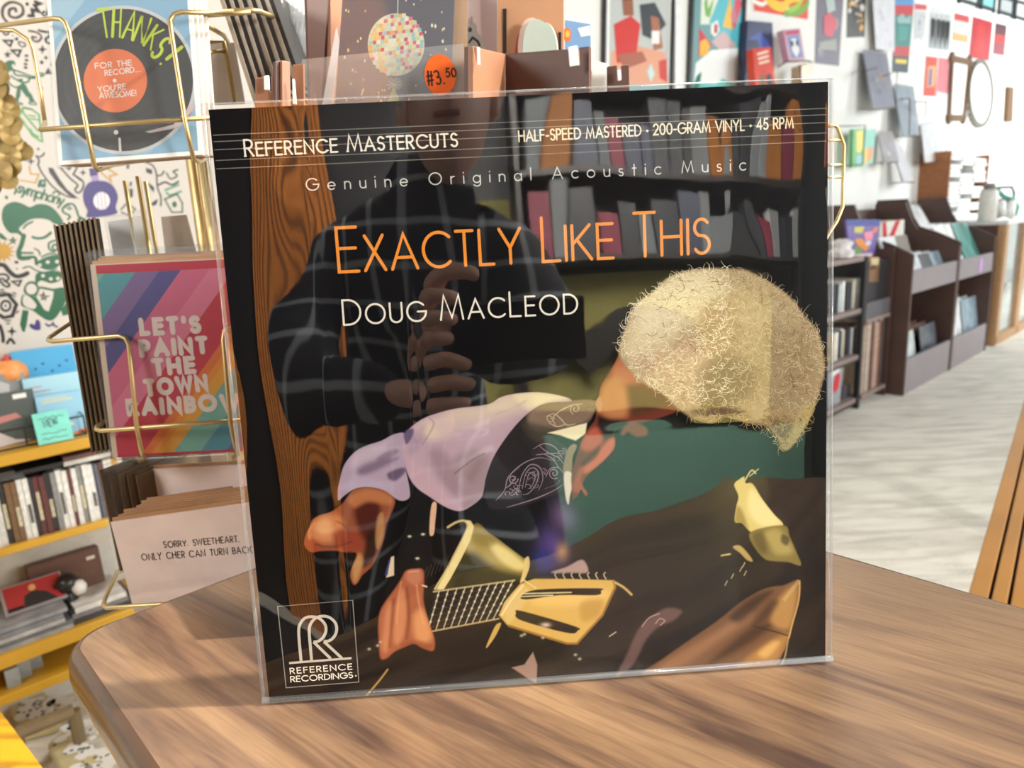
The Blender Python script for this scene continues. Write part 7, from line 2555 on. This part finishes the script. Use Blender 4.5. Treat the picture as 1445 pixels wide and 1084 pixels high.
m_.build('strap', mat('green_strap', (90, 160, 140), .6), hp, smooth=True)
MB(Matrix.Translation(-bp)).tube([pd(x, y, dh) for x, y in [(1412, 284), (1413, 306), (1425, 306), (1427, 284)]], .03, 8).build('basket', mat('bright_white_plastic', (238, 238, 236), .4), hp, smooth=True)

# cassette rack
tq = 1.60
cs = on_t(1333, 212, tq)
f = Frame(on_t(1333, 306, tq), WV, ZV)
cr = empty('cassette_rack', f.M, 'brown wooden rack filled with white cassettes, on the bright wall', 'rack')
wq, hq = f.q(1386, 300)[0], f.q(1333, 212)[1]
mbq = MB()
mbq.box((-.02, 0, -(WALL_T - tq)), (0, hq, .012))
mbq.build('side_panel', mat('orange_brown_wood', (150, 96, 58), .5, noise=.15), cr)
MB().box((wq, 0, -(WALL_T - tq)), (wq + .02, hq, .012)).build('side_panel', mat('orange_brown_wood', (150, 96, 58), .5), cr)
MB().box((0, 0, -(WALL_T - tq)), (wq, hq, -.10)).build('back_panel', mat('dark_rack_inside', (70, 46, 44), .7), cr)
NR = 15
for r__ in range(NR):
    for c in range(3):
        if (r__ * 3 + c * 5) % 7 == 3 or rg.random() < .16: continue
        x0 = wq * (c / 3.0) + .004
        y0 = hq * r__ / NR
        f2 = Frame(f.o + f.e * x0 + f.v * (y0 + .004), WV, ZV)
        r_ = empty('cassette', f2.M, 'white cassette, %s from bottom, %s column of the brown rack' % (ordn(r__), ['left', 'middle', 'right'][c]), 'cassette', 'white cassettes in the brown rack')
        MB().box((0, 0, -.09), (wq / 3 - .008, hq / NR * .82, rg.uniform(-.01, .004))).build('case', mat('white_cassette', (236, 236, 232), .35), r_)

# ---- slatted honey-coloured bench in the aisle, lower right
BZ = .45
pA, pB = on_z(1366, 838, BZ), on_z(1445, 566, BZ)
dB = (pB - pA).normalized()
nB = Vector((dB.y, -dB.x, 0))
bo = pA
bench = empty('slatted_bench', Matrix.Translation((bo.x, bo.y, 0)), 'honey-coloured slatted wooden bench at the lower right', 'bench')
g1 = (on_z(1397, 843, BZ) - pA).dot(nB)
g2 = (on_z(1424, 850, BZ) - pA).dot(nB)
HON = mat('honey_wood', (166, 116, 52), .4, noise=.12, scale=6)
Lb = 1.35
cuts = [0, g1, g2, g2 + (g2 - g1) * 1.5, g2 + (g2 - g1) * 3]
fB = Frame((0, 0, BZ), (dB.x, dB.y, 0), Vector((-dB.y, dB.x, 0)))
for i in range(len(cuts) - 1):
    mb = MB(fB.M)
    a0, a1 = cuts[i] + (.002 if i else 0), cuts[i + 1] - .002
    mb.box((-.35, -a1, -.03), (Lb, -a0, 0))
    mb.build('slat', HON, bench, bevel=.002)
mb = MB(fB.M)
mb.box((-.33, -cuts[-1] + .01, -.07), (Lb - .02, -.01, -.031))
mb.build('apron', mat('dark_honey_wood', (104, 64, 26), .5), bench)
for u in (-.30, Lb - .06):
    for v in (.03, cuts[-1] - .03):
        c = fB.M @ Vector((u, -v, 0))
        wv = MB()
        wv.box((c.x - .02, c.y - .02, 0), (c.x + .02, c.y + .02, BZ - .07))
        wv.build('leg', HON, bench)

# ---- yellow rail and wrapped things at the lower left
YZ = .42
pts = [on_z(x, y, YZ) for x, y in ((-70, 908), (95, 1130), (40, 1130), (-95, 965))]
yb = empty('yellow_stool', Matrix.Translation((pts[0].x, pts[0].y, 0)), 'bright yellow wooden stool edge at the lower left corner', 'stool')
TT = Matrix.Translation((-pts[0].x, -pts[0].y, 0))
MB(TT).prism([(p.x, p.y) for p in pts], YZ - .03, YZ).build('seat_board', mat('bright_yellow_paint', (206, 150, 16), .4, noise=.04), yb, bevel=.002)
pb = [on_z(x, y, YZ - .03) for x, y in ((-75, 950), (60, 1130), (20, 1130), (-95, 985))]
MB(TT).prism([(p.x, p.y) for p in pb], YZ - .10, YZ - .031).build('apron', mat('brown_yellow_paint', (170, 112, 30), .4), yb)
for q_ in (pb[0], pb[1]):
    MB(TT).box((q_.x - .03, q_.y - .02, 0), (q_.x - .0, q_.y + .01, YZ - .03)).build('leg', mat('bright_yellow_paint', (206, 150, 16), .4), yb)
for k, pts in enumerate(([(8, 992), (60, 972), (92, 1000), (78, 1018), (30, 1030)], [(66, 1050), (100, 1016), (160, 1084), (150, 1110), (100, 1110)])):
    P = [on_z(x, y, .03) for x, y in pts]
    c = sum(P, Vector()) / len(P)
    r_ = empty('wrapped_packet', Matrix.Translation((c.x, c.y, 0)), ['white lacy wrapped packet on the floor under the yellow shelves', 'white lacy wrapped packet on the floor beside the table edge'][k], 'packet')
    MB().prism([(p.x - c.x, p.y - c.y) for p in P], 0.001, .03).build('wrapping', mat('beige_wrap', (196, 184, 142), .35, noise=.12, scale=30), r_, bevel=.006)
    a_ = Art(4e-4)
    a_.T = Matrix.Translation((0, 0, .0302))
    r = random.Random(k)
    sp = [(P[1] - c) * .7, (P[3] - c) * .7] if k else [(P[0] - c) * .3, (P[2] - c) * .75]
    for j in range(36):
        t = r.random()
        x = sp[0].lerp(sp[1], t)
        a_.ink((236, 236, 230), 1)
        a_.disc(x.x + r.uniform(-.03, .03), x.y + r.uniform(-.03, .03), r.uniform(.006, .016), n=10)
    for j in range(40):
        t = r.random()
        x = sp[0].lerp(sp[1], t)
        a_.ink((96, 96, 84), 2)
        a_.disc(x.x + r.uniform(-.03, .03), x.y + r.uniform(-.03, .03), r.uniform(.002, .0045), n=7)
    a_.build('lace_print', INK, r_, colors=True)
br0, br1 = on_z(22, 1036, .10), on_z(104, 1003, .10)
o_ = MB().tube([(br0.x, br0.y, .10), (br1.x, br1.y, .10)], .014, 8).tube([(br0.x, br0.y, 0), (br0.x, br0.y, .10)], .012, 8).tube([(br1.x, br1.y, 0), (br1.x, br1.y, .10)], .012, 8).build('foot_rail', mat('brown_rail', (122, 104, 74), .5), None)
tag(o_, 'brown low rail crossing the floor between the two lacy packets', 'rail')

# ---- brass easel wire standing behind the right edge of the record
ep = on_depth(1190, 300, .62)
es = empty('brass_easel', Matrix.Translation((ep.x - .03, ep.y, 0)), 'thin bent brass wire rack peeping out right of the record', 'wire rack')
TT = Matrix.Translation((-(ep.x - .03), -ep.y, 0))
m_ = MB(TT)
m_.tube([pd(x, y, .62) for x, y in [(1150, 178), (1180, 178), (1182, 181), (1191, 205), (1190, 255), (1189, 292), (1181, 312), (1160, 345), (1150, 420)]], .0016, 8)
for y in (198, 233, 250):
    m_.tube([pd(x, y, .62) for x in (1150, 1190)], .0013, 6)
m_.build('wire', BRASS, es, smooth=True)
q_ = pd(1150, 300, .62)
MB(TT).tube([(q_.x, q_.y, 0.02), (q_.x, q_.y, 1.10)], .004, 8).build('post', BRASS, es)
MB(TT).lathe([(0, 0), (.09, 0), (.09, .012), (.01, .02), (0, .02)], 24, (q_.x, q_.y, 0)).build('base', BRASS, es)
# ================================================================== THE PHOTOGRAPHER, MIRRORED IN THE SLEEVE
def plaid_mat():
    m, nt, b = nt_new('dark_plaid_shirt')
    tc = N(nt, 'ShaderNodeTexCoord')
    last = None
    for ax, sc in ((0, 16.0), (2, 16.0)):
        w_ = N(nt, 'ShaderNodeTexWave', wave_type='BANDS', bands_direction='X' if ax == 0 else 'Z')
        w_.inputs['Scale'].default_value = sc / 3.2
        w_.inputs['Distortion'].default_value = 1.0
        nt.links.new(tc.outputs['Object'], w_.inputs['Vector'])
        rp = N(nt, 'ShaderNodeValToRGB')
        rp.color_ramp.elements[0].position = .90
        rp.color_ramp.elements[1].position = .97
        rp.color_ramp.elements[0].color = (0, 0, 0, 1)
        rp.color_ramp.elements[1].color = (.30, .33, .36, 1)
        nt.links.new(w_.outputs['Fac'], rp.inputs['Fac'])
        if last is None:
            last = rp.outputs[0]
        else:
            ad = N(nt, 'ShaderNodeMixRGB', blend_type='ADD')
            ad.inputs[0].default_value = 1
            nt.links.new(last, ad.inputs[1])
            nt.links.new(rp.outputs[0], ad.inputs[2])
            last = ad.outputs[0]
    ad = N(nt, 'ShaderNodeMixRGB', blend_type='ADD')
    ad.inputs[0].default_value = 1
    ad.inputs[1].default_value = (.012, .014, .022, 1)
    nt.links.new(last, ad.inputs[2])
    nt.links.new(ad.outputs[0], b.inputs['Base Color'])
    b.inputs['Roughness'].default_value = .9
    return m


def skin_obj(name, verts, edges, radii, m, parent, sub=2, root_i=0):
    me = bpy.data.meshes.new(name)
    me.from_pydata(verts, edges, [])
    o = add_obj(name, me, parent)
    o.modifiers.new('skin', 'SKIN')
    sd = me.skin_vertices[0].data
    for i, r_ in enumerate(radii):
        sd[i].radius = r_ if isinstance(r_, tuple) else (r_, r_)
        sd[i].use_root = (i == root_i)
    o.modifiers[0].use_smooth_shade = True
    s_ = o.modifiers.new('smooth', 'SUBSURF')
    s_.levels = s_.render_levels = sub
    me.materials.append(m)
    return o


SKIN = mat('skin', (226, 178, 158), .5, noise=.06, scale=30)
PX_ = Vector((-.12, -.80, 0))
per = empty('person', Matrix.Translation(PX_), 'person in a dark plaid shirt holding up a phone, mirrored in the record sleeve', 'person')
L = lambda x, y, z: (x - PX_.x, y - PX_.y, z)
# trunk, arms and legs as one body
V = [L(-.12, -.80, .80), L(-.12, -.70, .92), L(-.11, -.58, 1.04), L(-.08, -.50, 1.14), L(-.05, -.45, 1.20), L(-.03, -.42, 1.25),
     L(-.27, -.52, 1.11), L(-.30, -.38, .97), L(-.24, -.22, .90), L(-.12, -.07, .905),
     L(.09, -.50, 1.11), L(.13, -.36, .97), L(.06, -.22, .93), L(-.03, -.06, .965),
     L(-.24, -.80, .76), L(-.25, -.62, .44), L(-.25, -.72, .07), L(-.25, -.60, .04),
     L(.00, -.80, .76), L(.02, -.62, .44), L(.02, -.72, .07), L(.02, -.60, .04)]
E_ = [(0, 1), (1, 2), (2, 3), (3, 4), (4, 5), (3, 6), (6, 7), (7, 8), (8, 9), (3, 10), (10, 11), (11, 12), (12, 13),
      (0, 14), (14, 15), (15, 16), (16, 17), (0, 18), (18, 19), (19, 20), (20, 21)]
Rr = [(.14, .12), (.15, .12), (.16, .12), (.13, .09), (.06, .06), (.052, .052), .075, .062, .050, .034, .075, .062, .048, .032,
      .10, .075, .05, .04, .10, .075, .05, .04]
skin_obj('body', V, E_, Rr, plaid_mat(), per)
# head with face and hair
hc = Vector(L(-.01, -.385, 1.33))
hm_ = MB(Matrix.Translation(hc))
hm_.grid(28, 20, lambda u, v: (
    (lambda th, ph: (
        .074 * math.sin(ph) * math.cos(th) * (1 - .18 * max(0, -math.cos(ph))),
        (.092 + .012 * math.exp(-((th - PI / 2) / .22) ** 2 - ((ph - 1.72) / .2) ** 2) * 1.6) * math.sin(ph) * math.sin(th),
        .118 * math.cos(ph)))(2 * PI * u, .02 + (PI - .04) * v)))
hm_.build('head', SKIN, per, smooth=True)
for sx in (-.026, .026):
    MB(Matrix.Translation(hc + Vector((sx, .083, .012)))).lathe([(0, -.008), (.008, -.005), (.010, 0), (.008, .005), (0, .008)], 12).build('eye', mat('eye_white', (230, 226, 220), .2), per, smooth=True)
    MB(Matrix.Translation(hc + Vector((sx * 2.9, -.002, .0)))).lathe([(0, -.028), (.010, -.02), (.013, .005), (.009, .026), (0, .03)], 12).build('ear', SKIN, per, smooth=True)
MB(Matrix.Translation(hc)).tube([(-.022, .088, -.045), (0, .092, -.046), (.022, .088, -.045)], .005, 8).build('mouth', mat('lip', (166, 96, 88), .5), per)
hh = MB(Matrix.Translation(hc + Vector((0, -.012, .012))))
hh.grid(26, 12, lambda u, v: (.082 * math.sin(1.5 * v + .02) * math.cos(2 * PI * u), .098 * math.sin(1.5 * v + .02) * math.sin(2 * PI * u), .122 * math.cos(1.5 * v + .02)))
hh.build('hair', mat('dark_hair', (44, 34, 28), .6), per, smooth=True)


def hand(wrist, palm, fingers, thumb):
    """palm block and five separate bent fingers"""
    V, E2, R2 = [wrist, palm], [(0, 1)], [(.024, .016), (.036, .018)]
    o_ = skin_obj('palm', V, E2, R2, SKIN, per)
    for f in fingers + [thumb]:
        rr = [.0098, .0092, .0085, .0075][:len(f)]
        skin_obj('finger', f, [(i, i + 1) for i in range(len(f) - 1)], rr, SKIN, per)


hand(L(-.12, -.075, .905), L(-.075, -.035, .905),
     [[L(-.065, -.02, .935), L(-.040, .004, .940), L(-.022, .006, .932), L(-.012, -.004, .928)],
      [L(-.062, -.015, .912), L(-.034, .008, .914), L(-.016, .008, .908), L(-.008, -.004, .906)],
      [L(-.064, -.015, .890), L(-.038, .008, .890), L(-.020, .008, .887), L(-.012, -.004, .886)],
      [L(-.070, -.02, .870), L(-.050, .004, .868), L(-.034, .005, .867), L(-.027, -.004, .868)]],
     [L(-.085, -.05, .930), L(-.070, -.052, .955), L(-.050, -.045, .968), L(-.035, -.04, .972)])
hand(L(-.035, -.07, .965), L(-.045, -.035, .985),
     [[L(-.050, -.02, 1.012), L(-.036, .004, 1.030), L(-.012, .006, 1.030), L(.006, -.002, 1.026)],
      [L(-.054, -.015, .998), L(-.050, .008, 1.006), L(-.032, .010, 1.004), L(-.022, -.002, 1.002)],
      [L(-.056, -.015, .982), L(-.054, .008, .984), L(-.036, .010, .982), L(-.026, -.002, .981)],
      [L(-.056, -.02, .966), L(-.054, .004, .962), L(-.040, .006, .961), L(-.031, -.003, .961)]],
     [L(-.030, -.05, .985), L(-.010, -.05, .990), L(.010, -.042, .990), L(.022, -.035, .990)])
pho = empty('phone', Matrix.Translation((.045, -.024, .965)), 'black phone held level by the mirrored person', 'phone')
MB().box((-.078, -.004, -.037), (.070, .004, .037)).build('body', mat('black_phone_glass', (18, 18, 20), .15), pho, bevel=.003)
MB().box((-.070, -.0052, -.032), (.064, -.0042, .032)).build('screen', mat('phone_screen', (50, 52, 58), .1), pho)
MB().box((-.072, .004, .004), (-.036, .0062, .034)).build('camera_plate', mat('black_phone_glass', (18, 18, 20), .15), pho, bevel=.001)
# stocked shelf across the room
sh = empty('stocked_shelf', Matrix.Translation((.9, -1.9, 0)), 'dark stocked shelf across the room, mirrored at the upper right of the sleeve', 'shelf')
for z in (1.34, 1.62, 1.90):
    MB().box((-.65, -.12, z - .02), (.75, .06, z)).build('board', DBR, sh)
for x in (-.65, .73):
    MB().box((x, -.12, 0), (x + .02, .06, 1.92)).build('post', DBR, sh)
r = random.Random(12)
for z in (1.34, 1.62):
    x = -.60
    while x < .68:
        w_ = r.uniform(.04, .11)
        c = r.choice([(200, 204, 206), (40, 42, 46), (46, 48, 54), (170, 176, 180), (30, 30, 32), (190, 120, 50), (60, 64, 80), (36, 36, 40), (120, 40, 60)])
        h_ = r.uniform(.14, .25)
        MB().box((x, -.08, z), (x + w_ * .9, .04, z + h_)).build('stock', mat('stock_%d_%d_%d' % c, c, .5), sh)
        x += w_

dark_sheet = MB().box((-2.4, -1.85, .001), (2.6, -.25, .012)).build('dark_sheet', mat('charcoal_sheet', (20, 20, 22), .9), None)  # unseen dark sheet added to darken the floor that the sleeve mirrors
tag(dark_sheet, 'unseen charcoal floor sheet, added to darken the mirrored foot of the sleeve', 'dark_sheet')
